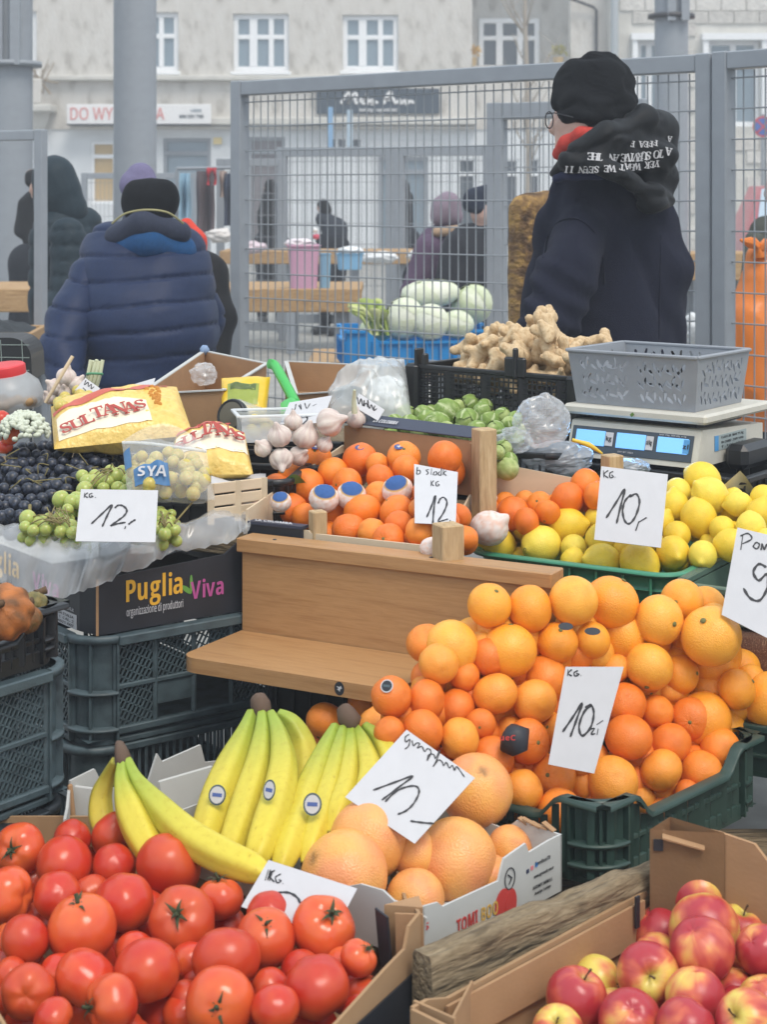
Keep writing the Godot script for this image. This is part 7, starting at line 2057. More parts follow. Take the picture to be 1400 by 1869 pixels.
func garlic_and_roots() -> void:
	var spots := [[510, 796, 26, "garlic bulb at the front of the heap by the grape tub", [-0.2, 0.8, 0.4]], [557, 797, 29, "plump garlic bulb in the middle of the heap", [0.3, 0.9, 0.3]], [601, 771, 31, "biggest purple-skinned garlic bulb resting on the round price card", [0.9, 0.3, 0.3]], [513, 838, 26, "garlic bulb showing its roots, lowest of the heap", [0.1, -0.6, 0.7]], [480, 818, 20, "small garlic bulb pressed against the grape tub", [-0.5, 0.6, 0.5]], [592, 812, 18, "small garlic bulb behind the first stickered mandarin", [0.4, 0.7, 0.4]], [545, 832, 22, "garlic bulb low behind the mandarins", [0.4, 0.3, 0.4]], [650, 765, 22, "white garlic bulb with a cut green stalk behind the printed flap", [0.0, 1.0, 0.2]], [535, 770, 20, "garlic bulb below the round price card", [0.0, 0.8, 0.2]],
		[120, 688, 22, "garlic bulb on top of the heap beside the stick", [0.2, 0.9, 0.2]], [100, 706, 19, "garlic bulb under the wooden stick", [-0.6, 0.5, 0.4]], [140, 702, 19, "garlic bulb behind the small tilted card", [0.5, 0.7, 0.2]], [118, 714, 18, "garlic bulb nearest the raisin bag", [0.0, 0.6, 0.7]], [90, 725, 16, "garlic bulb beside the red-lidded jar", [-0.3, 0.5, 0.5]]]
	for i in spots.size():
		var q: Array = spots[i]
		var d := 2.38 if i < 9 else 2.58
		if i in [7]: d = 2.50
		if i in [0, 3, 4]: d = 2.32
		fruit("garlic", at(q[0], q[1], d), q[2] * 0.9 * d / F, stem_to(Vector3(q[4][0], q[4][1], q[4][2])), q[3], "garlic", "garlic bulbs")
	solo("garlic_stalk", M.new().tube([at(647, 755, 2.48), at(646, 730, 2.48), at(647, 712, 2.47)], [0.006, 0.0045, 0.003], 8).mesh(), mat("stalk_pale", hexa("cdd0b0"), 0.7), "pale upright garlic stalk standing above the printed flap", "stalk")
	var st := thing("stick_bundle", "bundle of pale sticks tied with a green band beside the dark blue jacket", "sticks")
	for i in 7:
		var x := 158.0 + i * 3.6
		part(st, "stick", M.new().tube([at(x - 6, 712, 2.62), at(x + 2, 685, 2.62 + 0.01 * (i % 2)), at(x + 7 + (i % 3), 657 + (i % 3) * 2, 2.62)], 0.0042, 7).mesh(), mats.stalk_pale)
	var bd := []
	for i in 13: bd.append(at(172, 683, 2.615) + Vector3(cos(i * TAU / 12) * 0.016, sin(i * TAU / 12) * 0.003, sin(i * TAU / 12) * 0.014))
	part(st, "band", M.new().tube(bd, 0.0028, 6, false).mesh(), mat("band_green", hexa("4f8f6a"), 0.6))
	solo("wooden_stick", M.new().tube([at(82, 735, 2.52), at(108, 690, 2.52), at(132, 650, 2.53)], [0.0035, 0.004, 0.0038], 8).mesh(), mat("stick_wood", hexa("cbb79a"), 0.8), "single pale wooden stick leaning across the garlic", "stick")
	# ginger
	var crate := thing("ginger_crate", "black slotted crate with standing corner tabs, heaped with ginger", "crate")
	var fl := at(757, 740, 2.80)
	var fr := at(1052, 762, 2.60)
	fl.y = 0.862
	fr.y = 0.862
	var u := (fr - fl).normalized()
	var v := Vector3(u.z, 0, -u.x)
	if v.z > 0: v = -v
	var l := (fr - fl).length()
	var dp := 0.46
	for s in 4:
		var a: Vector3 = [fl, fr, fr + v * dp, fl + v * dp][s]
		var b: Vector3 = [fr, fr + v * dp, fl + v * dp, fl][s]
		var m := M.new()
		var n := int((b - a).length() / 0.012)
		for i in n + 1: m.bar(a.lerp(b, float(i) / n), a.lerp(b, float(i) / n) + Vector3(0, 0.098, 0), 0.0035 if i % 8 else 0.018, 0.0035 if i % 8 else 0.006)
		for i in 8: m.bar(a + Vector3(0, 0.010 + i * 0.0125, 0), b + Vector3(0, 0.010 + i * 0.0125, 0), 0.004, 0.0035 if i % 7 else 0.010)
		part(crate, "side_lattice", m.mesh(), mats.crate_black).set_meta("kind", "stuff")
		part(crate, "rim", M.new().bar(a + Vector3(0, 0.104, 0), b + Vector3(0, 0.104, 0), 0.014, 0.010, Vector3.UP, 0.002).mesh(), mats.crate_black)
		var cn := M.new()
		cn.box(a + Vector3(0, 0.055, 0), Vector3(0.035, 0.11, 0.035), Basis(u, Vector3.UP, u.cross(Vector3.UP)), 0.006)
		cn.box(a + Vector3(0, 0.125, 0) + (b - a).normalized() * 0.012, Vector3(0.008, 0.04, 0.03), Basis(u, Vector3.UP, u.cross(Vector3.UP)), 0.003)
		cn.box(a + Vector3(0, 0.120, 0) + (b - a).normalized() * 0.03, Vector3(0.012, 0.028, 0.016), Basis(u, Vector3.UP, u.cross(Vector3.UP)), 0.003)
		part(crate, "corner_tab", cn.mesh(), mats.crate_black)
	part(crate, "middle_tab", M.new().box(fl.lerp(fr, 0.64) + Vector3(0, 0.118, 0.004), Vector3(0.055, 0.045, 0.012), Basis(u, Vector3.UP, u.cross(Vector3.UP)), 0.004).box(fl.lerp(fr, 0.64) + Vector3(0, 0.128, 0.009), Vector3(0.010, 0.065, 0.014), Basis(u, Vector3.UP, u.cross(Vector3.UP)), 0.003).mesh(), mats.crate_black)
	var bq := M.new()
	bq.quad(fl, fr, fr + v * dp, fl + v * dp)
	part(crate, "base", bq.mesh(), mats.crate_black)
	var pb := plastic_crate("dark_crate", "dark crate under the ginger crate on the counter", "dark crates on the counter", fl - Vector3(0, 0.118, 0), u * l, v * 0.4, 0.112, mats.crate_black, "ribbed", 0.02)
	var gm := []
	for s in 5:
		var bones := []
		var g := RandomNumberGenerator.new()
		g.seed = 31 + s * 7
		var p := Vector3(-0.05, 0, 0)
		for i in 4:
			var q := p + Vector3(0.026, g.randf_range(-0.012, 0.012), g.randf_range(-0.014, 0.014))
			var r := g.randf_range(0.012, 0.019)
			bones.append([p, q, r, r * g.randf_range(0.85, 1.1)])
			for kk in 2:
				var kn := q + Vector3(g.randf_range(-0.012, 0.02), g.randf_range(-0.01, 0.034), (1 if (i + kk) % 2 else -1) * g.randf_range(0.012, 0.034))
				bones.append([q, kn, r * 0.72, r * g.randf_range(0.55, 0.8)])
			p = q
		gm.append(body(bones, 0.0045, 230.0, func(pp, nn): return 0.0007 * sin((pp.x + 0.4 * pp.z + 0.3 * pp.y) * 640.0) + 0.003 * noise3(pp * 60, 0.3)))
	# bearings, depth, length factor, variant, turn
	var sp := [[858, 622, 2.86, 1.25, 0, 0.5, 0.5, "fat ginger knob standing up at the crate's outer end"], [905, 660, 2.80, 1.5, 1, 0.35, 0.1, "long ginger root lying over the front rim"], [960, 610, 2.90, 1.3, 2, 1.0, 0.8, "ginger root reaching up to a point, top of the heap"], [985, 600, 2.94, 1.1, 3, 0.6, 0.6, "branched ginger root below the highest point"], [1012, 606, 2.86, 1.25, 4, -0.4, -0.2, "thick ginger root with a pale cut end"], [950, 650, 2.76, 1.35, 3, 0.5, 0.3, "knobbly ginger root in the middle of the heap"], [1000, 645, 2.74, 1.3, 0, 0.3, 0.2, "ginger root leaning on the middle one"], [1030, 655, 2.70, 1.1, 1, -0.2, 0.0, "ginger root beside the grey basket"], [870, 665, 2.80, 1.2, 4, 0.1, 0.2, "ginger root at the crate's end wall"], [930, 690, 2.72, 1.2, 2, 0.1, -0.1, "flat ginger root low at the front rim"], [985, 685, 2.70, 1.2, 4, 0.2, 0.1, "ginger root behind the standing black tab"], [1070, 632, 2.92, 1.2, 3, 0.0, 0.05, "ginger root far back behind the grey basket"], [1115, 634, 2.88, 0.9, 0, 0.1, 0.1, "small ginger root at the far crate corner"], [890, 640, 2.92, 1.2, 2, 0.6, 0.3, "ginger root behind the fat knob"], [1040, 640, 2.86, 1.2, 1, 0.2, 0.3, "ginger root under the cut one"], [850, 690, 2.78, 1.0, 3, 0.0, 0.0, "ginger root at the front corner of the crate"], [1040, 690, 2.66, 1.0, 2, 0.0, 0.0, "ginger root at the rim under the basket"], [960, 672, 2.84, 1.4, 0, 0.3, 0.0, "ginger root buried in the middle of the heap"], [905, 620, 2.96, 1.0, 1, 0.8, 0.4, "ginger root at the back of the heap"], [1010, 665, 2.84, 1.4, 3, 0.1, 0.2, "ginger root deep below the cut one"]]
	for q in sp:
		var o := solo("ginger_root", gm[q[4]], mats.ginger, q[7], "ginger", "ginger roots in the black crate", Transform3D(Basis.from_euler(Vector3(rng.randf_range(-0.4, 0.4), rng.randf_range(-0.6, 0.6), float(q[5]) * 0.7 + float(q[6]) * 0.3)).scaled(Vector3.ONE * float(q[3]) * 0.7), at(q[0], q[1], q[2])))
		if "cut end" in q[7]:
			o.transform.basis = Basis.from_euler(Vector3(0.1, 0.3, -0.55)).scaled(Vector3(0.95, 1.3, 1.3))
			part(o, "cut_face", M.new().lathe([Vector2(0.0165, -0.002), Vector2(0.0165, 0.003), Vector2(0, 0.004)], 16).mesh(), mats.ginger_cut, Transform3D(Basis.from_euler(Vector3(0, 0, -PI / 2 + 0.2)), Vector3(0.080, 0, 0)))

	for i in 16:
		var t := i / 15.0
		solo("ginger_root", gm[i % 5], mats.ginger, "ginger root in the lower layer of the heap", "ginger", "ginger roots in the black crate", Transform3D(any_turn().scaled(Vector3.ONE * 0.85), at(850 + 200 * t, 668 + 18 * sin(i * 2.7) - 22 * sin(t * PI), 2.84 - 0.12 * t + 0.06 * cos(i * 1.9))))

func sprouts() -> void:
	var c := at(735, 842, 2.52)
	c.y = 0.758
	plastic_crate("dark_crate", "dark crate of brussels sprouts behind the printed flap", "dark crates on the counter", c, Vector3(0.30, 0, 0.10), Vector3(0.07, 0, -0.22), 0.085, mats.crate_black, "slots", 0.02)
	var k := plane3([850, 800, 2.50], [840, 740, 2.72], [950, 800, 2.46])
	var L := [[740, 757, 19], [748, 776, 19], [772, 756, 17], [783, 770, 20], [795, 773, 24], [818, 753, 26], [787, 745, 14], [855, 738, 18], [853, 768, 24], [880, 752, 18], [895, 768, 19], [915, 762, 18], [833, 790, 16], [870, 785, 18], [905, 785, 18], [930, 775, 17], [815, 785, 18], [765, 785, 18], [720, 772, 17], [712, 785, 14], [920, 820, 17], [912, 828, 15], [928, 830, 14], [940, 765, 15], [735, 738, 13], [840, 742, 16], [885, 742, 15]]
	heap("brussels_sprout", L, k, row_labels(L, "brussels sprout", "plastic bag", "printed flap", 18), "sprout", "brussels sprouts", "brussels sprout mostly hidden under the top layer", 1.1)
	var fm := clear_film("bag_clear", hexa("eceff1"), 0.24, 0.2)
	var fg := clear_film("bag_grey", hexa("a3aab2"), 0.62, 0.25)
	crumpled("plastic_bag", "crumpled clear plastic bag leaning on the scale, above the sprouts", 990, 768, 2.42, 52, 50, 45, fm, 2.0, 0.2)
	crumpled("plastic_bag", "small torn clear bag lying on the sprouts", 940, 805, 2.46, 36, 26, 26, fm, 7.0, 0.3)
	crumpled("plastic_bag", "flat grey plastic bag in front of the scale, behind the plywood box", 1015, 838, 2.475, 72, 36, 40, fg, 11.0, 0.16)
	crumpled("plastic_bag", "grey plastic bag end sticking out behind the lemon price card", 1150, 852, 2.45, 40, 16, 30, fg, 17.0, 0.2)
	solo("wrapper_strip", M.new().tube(catmull([at(1045, 803, 2.40), at(1075, 812, 2.40), at(1100, 828, 2.40)], 4), [0.004, 0.004, 0.004, 0.005, 0.006, 0.005, 0.004, 0.003, 0.002], 6).mesh(), mat("wrap_yellow", hexa("d9b93a"), 0.5), "red and yellow wrapper strip on the grey bag", "wrapper")
	# big clear bag over cardboard trays with white foam inside
	var bigf := pillow([598, 712, 2.80], [738, 655, 2.84], [752, 762, 2.66], [600, 760, 2.64], 0.06, 0.05, 30.0)
	var bg := thing("clear_sack", "large clear bag with white packing inside, slumped beside the ginger crate", "plastic bag")
	part(bg, "film", pillow_mesh(bigf, 44, 34), clear_film("sack_film", hexa("e2e5e4"), 0.36, 0.24))
	crumpled("foam_pack", "white crumpled foam sheets inside the large clear bag", 705, 722, 2.72, 38, 36, 30, mat("foam", hexa("dfe3e4"), 0.6), 23.0, 0.3, "packing", "")
	solo("dark_bundle", blob(func(q): return Vector3(q.x * 0.035, q.y * 0.022, q.z * 0.03), null, 20, 12), mats.crate_black, "dark bundle inside the large clear bag", "bundle", "", Transform3D(Basis(), at(640, 722, 2.74)))
	var lb := price_card("torn paper label with handwriting tucked in the clear bag by the sprouts", [655, 718, 2.52], [702, 748, 2.50], [645, 742, 2.50], [690, 768, 2.49], [], [[[652, 725], [655, 738], [659, 728], [662, 741], [665, 731], [664, 742], [668, 736], [672, 744], [671, 730], [674, 746], [678, 739], [681, 748], [684, 741], [682, 750], [688, 746]]], 0.0034)
	price_card("round-cornered price card on the garlic reading thirty-two", [528, 735, 2.50], [606, 722, 2.50], [510, 775, 2.44], [588, 772, 2.44], [[[522, 768], [530, 758], [540, 758], [536, 766], [545, 766], [541, 776]], [[548, 762], [556, 758], [561, 766], [552, 776], [565, 774]]], [[[540, 738], [538, 748], [532, 747]], [[545, 740], [550, 748], [548, 738]], [[556, 736], [560, 746], [566, 737]], [[570, 742], [578, 738]]], 0.003)
	price_card("pale card with small handwriting standing behind the yellow raisin bag", [195, 716, 2.58], [283, 690, 2.58], [190, 742, 2.54], [272, 726, 2.54], [], [[[203, 720], [207, 716], [209, 722], [213, 715], [216, 721], [222, 713], [226, 719], [232, 711], [237, 717], [243, 709]], [[232, 722], [238, 716], [243, 720], [250, 712], [256, 718], [262, 708], [268, 712]], [[240, 728], [246, 724], [251, 727], [258, 719], [264, 722]]], 0.0028)
	price_card("small tilted paper tag between the garlic and the stick bundle", [155, 690, 2.56], [182, 709, 2.56], [136, 712, 2.53], [166, 732, 2.53], [], [[[156, 694], [153, 703], [160, 698], [160, 706], [166, 702], [165, 710], [171, 706]], [[150, 708], [155, 713], [152, 716]]], 0.0028)

func trays_back() -> void:
	var mk := func(called: String, label: String, pts: Array, base: float, t: float) -> void:
		var o := thing(called, label, "box", "shallow cardboard trays")
		for i in 4:
			var a: Vector3 = at(pts[i][0], pts[i][1], pts[i][2])
			var b: Vector3 = at(pts[(i + 1) % 4][0], pts[(i + 1) % 4][1], pts[(i + 1) % 4][2])
			var h := a.y - base
			var h2 := b.y - base
			a.y = base
			b.y = base
			panel(o, "wall", a, b, [[0, h], [1, h2]], t, mats.card)
			part(o, "rim", M.new().bar(a + Vector3(0, h + 0.0006, 0), b + Vector3(0, h2 + 0.0006, 0), 0.010, 0.003).mesh(), mats.card_white)
		var bm := M.new()
		var q := []
		for p in pts:
			var w := at(p[0], p[1], p[2])
			w.y = base + 0.03
			q.append(w)
		bm.quad(q[0], q[1], q[2], q[3])
		part(o, "base", bm.mesh(), mats.card_inner)
	mk.call("cardboard_tray", "shallow cardboard tray at the back behind the yellow raisin bag", [[255, 720, 2.66], [408, 712, 2.62], [486, 664, 2.92], [372, 641, 3.06]], 0.84, 0.006)
	mk.call("cardboard_tray", "cardboard tray half under the clear sack at the back", [[540, 720, 2.80], [660, 712, 2.74], [690, 668, 3.0], [522, 660, 3.06]], 0.84, 0.006)
	crumpled("plastic_bag", "small clear bag lying in the back cardboard tray", 372, 682, 2.82, 26, 22, 22, mats.bag_clear, 41.0, 0.25)
	solo("blue_knot", blob(func(q): return 0.012 * (1 + 0.3 * noise3(q * 10, 0.3)), null, 14, 10), mat("knot_blue", hexa("7d94b5"), 0.6), "small blue cloth knot on the tray's far corner", "knot", "", Transform3D(Basis(), at(373, 639, 3.05)))
	var s := thing("green_scoop", "bright green plastic scoop standing handle up between the trays", "scoop")
	part(s, "handle", M.new().tube(catmull([at(492, 664, 2.68), at(502, 668, 2.68), at(516, 692, 2.64), at(532, 722, 2.60), at(540, 738, 2.58)], 5), 0.0125, 12, true, null, 2, 0.15).mesh(), mat("scoop_green", hexa("3fae4e"), 0.35))
	part(s, "blade", sheet(func(a, b): return at(512 + a * 42, 736 + b * 24, 2.58 - b * 0.05) + Vector3(0, 0.012 * sin(a * PI), 0), 8, 5), mats.scoop_green)
	# filler crates so that the heaps stand on something
	for q in [["shallow crate under the raisin bags on the counter", -0.50, -3.36, 0.42, 0.34], ["shallow crate under the garlic on the counter", -0.26, -3.52, 0.24, 0.30]]:
		plastic_crate("dark_crate", q[0], "dark crates on the counter", Vector3(q[1] * 1.0 - 0.1, 0.745, q[2] + 0.2), Vector3(q[3], 0, 0.06), Vector3(0.05, 0, -q[4]), 0.085, mats.crate_black, "ribbed", 0.02)
	var wb := thing("basket_crate", "pale woven chip basket between the raisin bag and the mandarins", "crate")
	var a := at(385, 905, 2.20)
	var b := at(482, 893, 2.26)
	for i in 3: board(wb, "slat", a + Vector3(0, 0.012 - i * 0.022, 0), b + Vector3(0, 0.012 - i * 0.022, 0), 0.003, 0.019, mats.ply)
	for i in 3: part(wb, "upright", M.new().bar(a.lerp(b, i / 2.0) + Vector3(0, -0.05, 0.004), a.lerp(b, i / 2.0) + Vector3(0, 0.022, 0.004), 0.012, 0.003).mesh(), mats.ply)
	solo("white_paper", sheet(func(u, v): return at(385 + u * 100, 868 + v * 24 + 4 * sin(u * 5), 2.28 - v * 0.08 + u * 0.06), 10, 5), mats.paper, "torn white paper sheet on the chip basket", "paper")

func scale_and_basket() -> void:
	var p0 := at(1035, 832, 2.55)
	var p1 := at(1272, 850, 2.42)
	p0.y = 0.818
	p1.y = 0.818
	var u := (p1 - p0).normalized()
	var v := Vector3(u.z, 0, -u.x)
	if v.z > 0: v = -v
	var l := (p1 - p0).length()
	var bs := Basis(u, Vector3.UP, -v)
	var o := thing("market_scale", "white market scale with three blue displays under the grey basket", "scale", "", Transform3D(bs, p0))
	var white := tinted(tri(mat("scale_white", hexa("c6c3b8"), 0.45), 4.0), mottle("paint_m", 0.08, 0.02))
	var body_m := M.new()
	var prof := PackedVector2Array([Vector2(0.0, 0.0), Vector2(0.30, 0.0), Vector2(0.30, 0.058), Vector2(0.03, 0.072), Vector2(0.022, 0.070)])
	# side outline swept across the width (x of the outline runs away from the viewer)
	body_m.prism(prof, l, Transform3D(Basis(Vector3(0, 0, -1), Vector3.UP, Vector3(1, 0, 0)), Vector3(l, 0, 0)))
	part(o, "housing", body_m.mesh(), white)
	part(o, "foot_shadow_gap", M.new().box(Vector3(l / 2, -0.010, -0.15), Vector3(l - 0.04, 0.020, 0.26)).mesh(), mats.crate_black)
	for q in [[0.03, -0.04], [l - 0.03, -0.04], [0.03, -0.27], [l - 0.03, -0.27]]: part(o, "foot", M.new().lathe([Vector2(0, -0.072), Vector2(0.014, -0.072), Vector2(0.014, -0.018), Vector2(0, -0.018)], 12, Vector3(q[0], 0, q[1])).mesh(), mats.crate_black)
	var f := func(x: float, y: float) -> Vector3: return Vector3(x, y * 0.070, -0.022 * y)
	var fb := Basis(Vector3.RIGHT, Vector3(0, 0.07, -0.022).normalized(), Vector3.RIGHT.cross(Vector3(0, 0.07, -0.022).normalized()))
	var plate := func(called: String, x0: float, x1: float, y0: float, y1: float, lift: float, m: Material) -> MeshInstance3D:
		return part(o, called, M.new().box(Vector3.ZERO, Vector3(x1 - x0, (y1 - y0) * 0.0734, 0.002), Basis(), 0.0006).mesh(), m, Transform3D(fb, f.call((x0 + x1) / 2, (y0 + y1) / 2) + fb.z * lift))
	plate.call("display_panel", l * 0.02, l * 0.955, 0.14, 0.86, 0.001, mat("panel_dark", hexa("39434d"), 0.35))
	var lcd := mat("lcd_blue", hexa("7fb6ea"), 0.25)
	lcd.emission_enabled = true
	lcd.emission = Color(0.38, 0.66, 0.98)
	lcd.emission_energy_multiplier = 0.35
	for q in [[0.055, 0.285], [0.375, 0.60], [0.69, 0.92]]:
		plate.call("display_screen", l * q[0], l * q[1], 0.34, 0.76, 0.0026, lcd)
		var lamp := AreaLight3D.new()
		lamp.name = "display_glow"
		lamp.area_size = Vector2(l * (q[1] - q[0]), 0.028)
		lamp.light_color = Color(0.5, 0.75, 1.0)
		lamp.light_energy = 0.004
		lamp.set("area_range", 8.0)
		lamp.shadow_enabled = true
		o.add_child(lamp, true)
		lamp.transform = Transform3D(Basis(-fb.x, fb.y, -fb.z), f.call(l * (q[0] + q[1]) / 2, 0.55) + fb.z * 0.006)
	for q in [[0.29, 0.35, "kg"], [0.605, 0.66, "zl/kg"], [0.885, 0.93, "zl"]]:
		plate.call("unit_plate", l * q[0], l * q[1], 0.36, 0.74, 0.0030, mats.paper if q[0] < 0.8 else mat("unit_blue", hexa("4f93c9"), 0.4))
		text_fit(o, "lettering", q[2], f.call(l * (q[0] + q[1]) / 2, 0.55) + fb.z * 0.0036, fb.x, fb.y, l * 0.042, 0.009, mats.ink)
	text_fit(o, "small_print", "MAX 15kg  MIN 40g  e=5g", f.call(l * 0.80, 0.81) + fb.z * 0.0024, fb.x, fb.y, l * 0.2, 0.003, mats.paper, false)
	text_fit(o, "small_print", "ZERO  NET  STABLE", f.call(l * 0.46, 0.24) + fb.z * 0.0024, fb.x, fb.y, l * 0.12, 0.003, mats.paper, false)
	# type plate on the end, weighing plate on top
	part(o, "type_plate", M.new().box(Vector3(l + 0.0005, 0.040, -0.15), Vector3(0.001, 0.030, 0.14)).mesh(), mat("plate_grey", hexa("97a3a3"), 0.5))
	part(o, "type_plate_edge", M.new().box(Vector3(l + 0.001, 0.040, -0.085), Vector3(0.001, 0.030, 0.016)).mesh(), mats.unit_blue)
	for i in 3: text_fit(o, "small_print", ["CLASS III  MAX 15 kg", "No 20482  230V 50Hz", "T -10/+40 C"][i], Vector3(l + 0.0008, 0.049 - i * 0.009, -0.155), Vector3(0, 0, -1), Vector3.UP, 0.10, 0.0045, mats.ink, false)
	part(o, "plate_support", M.new().box(Vector3(l * 0.5, 0.077, -0.16), Vector3(l * 0.8, 0.016, 0.2)).mesh(), mats.crate_black)
	part(o, "weighing_plate", M.new().box(Vector3(l * 0.5, 0.094, -0.16), Vector3(l + 0.03, 0.020, 0.30), Basis(), 0.005).mesh(), white)
	part(o, "leaf_scrap", M.new().box(Vector3(l * 0.5, 0.093, -0.0088), Vector3(0.008, 0.006, 0.001), Basis.from_euler(Vector3(0, 0, 0.7))).mesh(), mats.leaf_green)
	# a pale cloth of dark machine body beside it
	part(o, "dark_side_box", M.new().box(Vector3(l + 0.03, 0.012, -0.17), Vector3(0.05, 0.05, 0.13), Basis(), 0.012).mesh(), mats.crate_black)
	# basket on the plate
	var bk := thing("plastic_basket", "grey plastic basket with cut-out leaf pattern standing on the scale", "basket", "", Transform3D(bs, p0 + Vector3(0, 0.1045, 0)))
	var gm := tinted(tri(mat("basket_grey", hexa("8d9299"), 0.45), 4.0), mottle("paint_m", 0.08, 0.02))
	var h := 0.108
	var bl := l - 0.022
	var bd := 0.21
	var flare := 0.013
	var leaf := func(cx: float, cy: float, r: float, w: float, an: float) -> PackedVector2Array:
		var pts := PackedVector2Array()
		for i in 14:
			var a := i / 14.0 * TAU
			var q := Vector2(cos(a) * r, sin(a) * w * (0.75 + 0.25 * cos(a)))
			pts.append(Vector2(cx, cy) + q.rotated(an))
		return pts
	for s in 4:
		var len := bl if s % 2 == 0 else bd
		var c := CSGCombiner3D.new()
		c.name = "leaf_wall"
		bk.add_child(c, true)
		var ang: float = [0.0, PI / 2, PI, -PI / 2][s]
		var basis := Basis(Vector3.UP, ang) * Basis(Vector3.RIGHT, atan2(flare, h))
		var org: Vector3 = [Vector3(bl / 2 + 0.002, 0, -0.035), Vector3(bl, 0, -0.035 - bd / 2), Vector3(bl / 2, 0, -0.035 - bd), Vector3(0.004, 0, -0.035 - bd / 2)][s]
		c.transform = Transform3D(basis, org)
		var w := CSGPolygon3D.new()
		w.name = "wall_panel"
		w.polygon = PackedVector2Array([Vector2(-len / 2, 0), Vector2(len / 2, 0), Vector2(len / 2 + flare, h), Vector2(-len / 2 - flare, h)])
		w.depth = 0.003
		w.material = gm
		c.add_child(w)
		var g := RandomNumberGenerator.new()
		g.seed = 5 + s
		var n := int(len / 0.0235)
		for i in n:
			for jj in 3:
				var cx := -len / 2 + 0.016 + (len - 0.032) * (i + 0.5) / n + g.randf_range(-0.003, 0.003)
				if s == 0 and absf(cx) < 0.006: continue
				var cy := 0.022 + jj * 0.030 + g.randf_range(-0.003, 0.003)
				for side in [-1, 1]:
					var hp := CSGPolygon3D.new()
					hp.name = "leaf_cut"
					hp.operation = CSGShape3D.OPERATION_SUBTRACTION
					hp.polygon = leaf.call(cx + side * 0.0052, cy + side * 0.004, g.randf_range(0.0085, 0.0118), g.randf_range(0.0036, 0.0052), (1.1 if side > 0 else 2.1) + g.randf_range(-0.4, 0.4) + (i % 2) * 0.5)
					hp.depth = 0.012
					hp.position.z = 0.004
					hp.material = gm
					c.add_child(hp, true)
	var rim := M.new()
	var rc := [Vector3(-flare, h, -0.035 + flare), Vector3(bl + flare, h, -0.035 + flare), Vector3(bl + flare, h, -0.035 - bd - flare), Vector3(-flare, h, -0.035 - bd - flare)]
	for i in 4: rim.bar(rc[i], rc[(i + 1) % 4], 0.010, 0.007, Vector3.UP, 0.002)
	part(bk, "rim", rim.mesh(), gm)
	part(bk, "floor_panel", M.new().box(Vector3(bl / 2, 0.003, -0.035 - bd / 2), Vector3(bl, 0.006, bd), Basis(), 0.002).mesh(), gm)
	plastic_crate("dark_crate", "dark crate standing under the market scale", "dark crates on the counter", p0 + Vector3(0, -0.075, 0) + u * -0.04, u * 0.42, v * 0.36, 0.066, mats.crate_black, "ribbed", 0.02)

# ================================================================ people and things beyond the stall
func bones_at(list: Array) -> Array:   # [x, y, d, x2, y2, d2, r, r2] as bearings to capsules in metres
	var out := []
	for q in list: out.append([at(q[0], q[1], q[2]), at(q[3], q[4], q[5]), q[6] * q[2] / F, q[7] * q[5] / F])
	return out

func fabric(key: String, h: String, rough := 0.85, bump_cm := 0.06, scale := 9.0) -> StandardMaterial3D:
	var m := tinted(tri(mat(key, hexa(h), rough, 0.3), scale), mottle("cloth_m", 0.22, 0.02), grey("cloth_b", 0.09, 4), bump_cm)
	m.rim_enabled = true
	m.rim = 0.25
	m.rim_tint = 0.6
	return m

func quilt(pitch: float, depth: float, slant := 0.0) -> Callable:   # stitched bands of a padded jacket
	return func(p: Vector3, _n: Vector3):
		var w := absf(sin(PI * (p.y + slant * p.x + 0.02 * noise3(p * 4.0, 0.3)) / pitch))
		var gr := exp(-w * w / 0.03)
		return depth * (0.35 * w - 0.75 * gr) + gr * 0.006 * noise3(Vector3(p.x * 90, p.y * 20, p.z * 90), 0.3) + 0.005 * noise3(Vector3(p.x * 14, p.y * 30, p.z * 14), 0.25)

func folds(amount: float) -> Callable:
	return func(p: Vector3, _n: Vector3):
		return amount * (noise3(Vector3(p.x * 9, p.y * 5, p.z * 9), 0.3) + 0.5 * noise3(Vector3(p.x * 26, p.y * 16 + p.x * 14, p.z * 26), 0.3) - 0.35 * absf(noise3(Vector3(p.x * 12 + p.y * 14, p.y * 6, p.z * 12), 0.3)))

func stand(o: Node3D, hip: Vector3, facing: Vector3, h: float, m: Material, coarse := 0.02) -> void:   # legs and shoes down to the paving
	var side := Vector3(-facing.z, 0, facing.x) * 0.095
	var b := []
	var sh := []
	for s in [-1.0, 1.0]:
		var a: Vector3 = hip + side * s
		var kn := Vector3(a.x, h * 0.52, a.z) + facing * 0.03
		var an := Vector3(a.x, 0.09, a.z) - facing * 0.01
		b.append([a, kn, 0.095, 0.065])
		b.append([kn, an, 0.065, 0.052])
		sh.append([an + Vector3(0, -0.03, 0), an + facing * 0.15 + Vector3(0, -0.045, 0), 0.05, 0.042])
	b.append([hip + Vector3(0, 0.03, 0) - side * 0.4, hip + Vector3(0, 0.03, 0) + side * 0.4, 0.13, 0.13])
	part(o, "trousers", body(b, coarse, 60.0), m)
	for k in 2: part(o, "shoe", body([sh[k]], 0.014, 80.0), mats.crate_black)

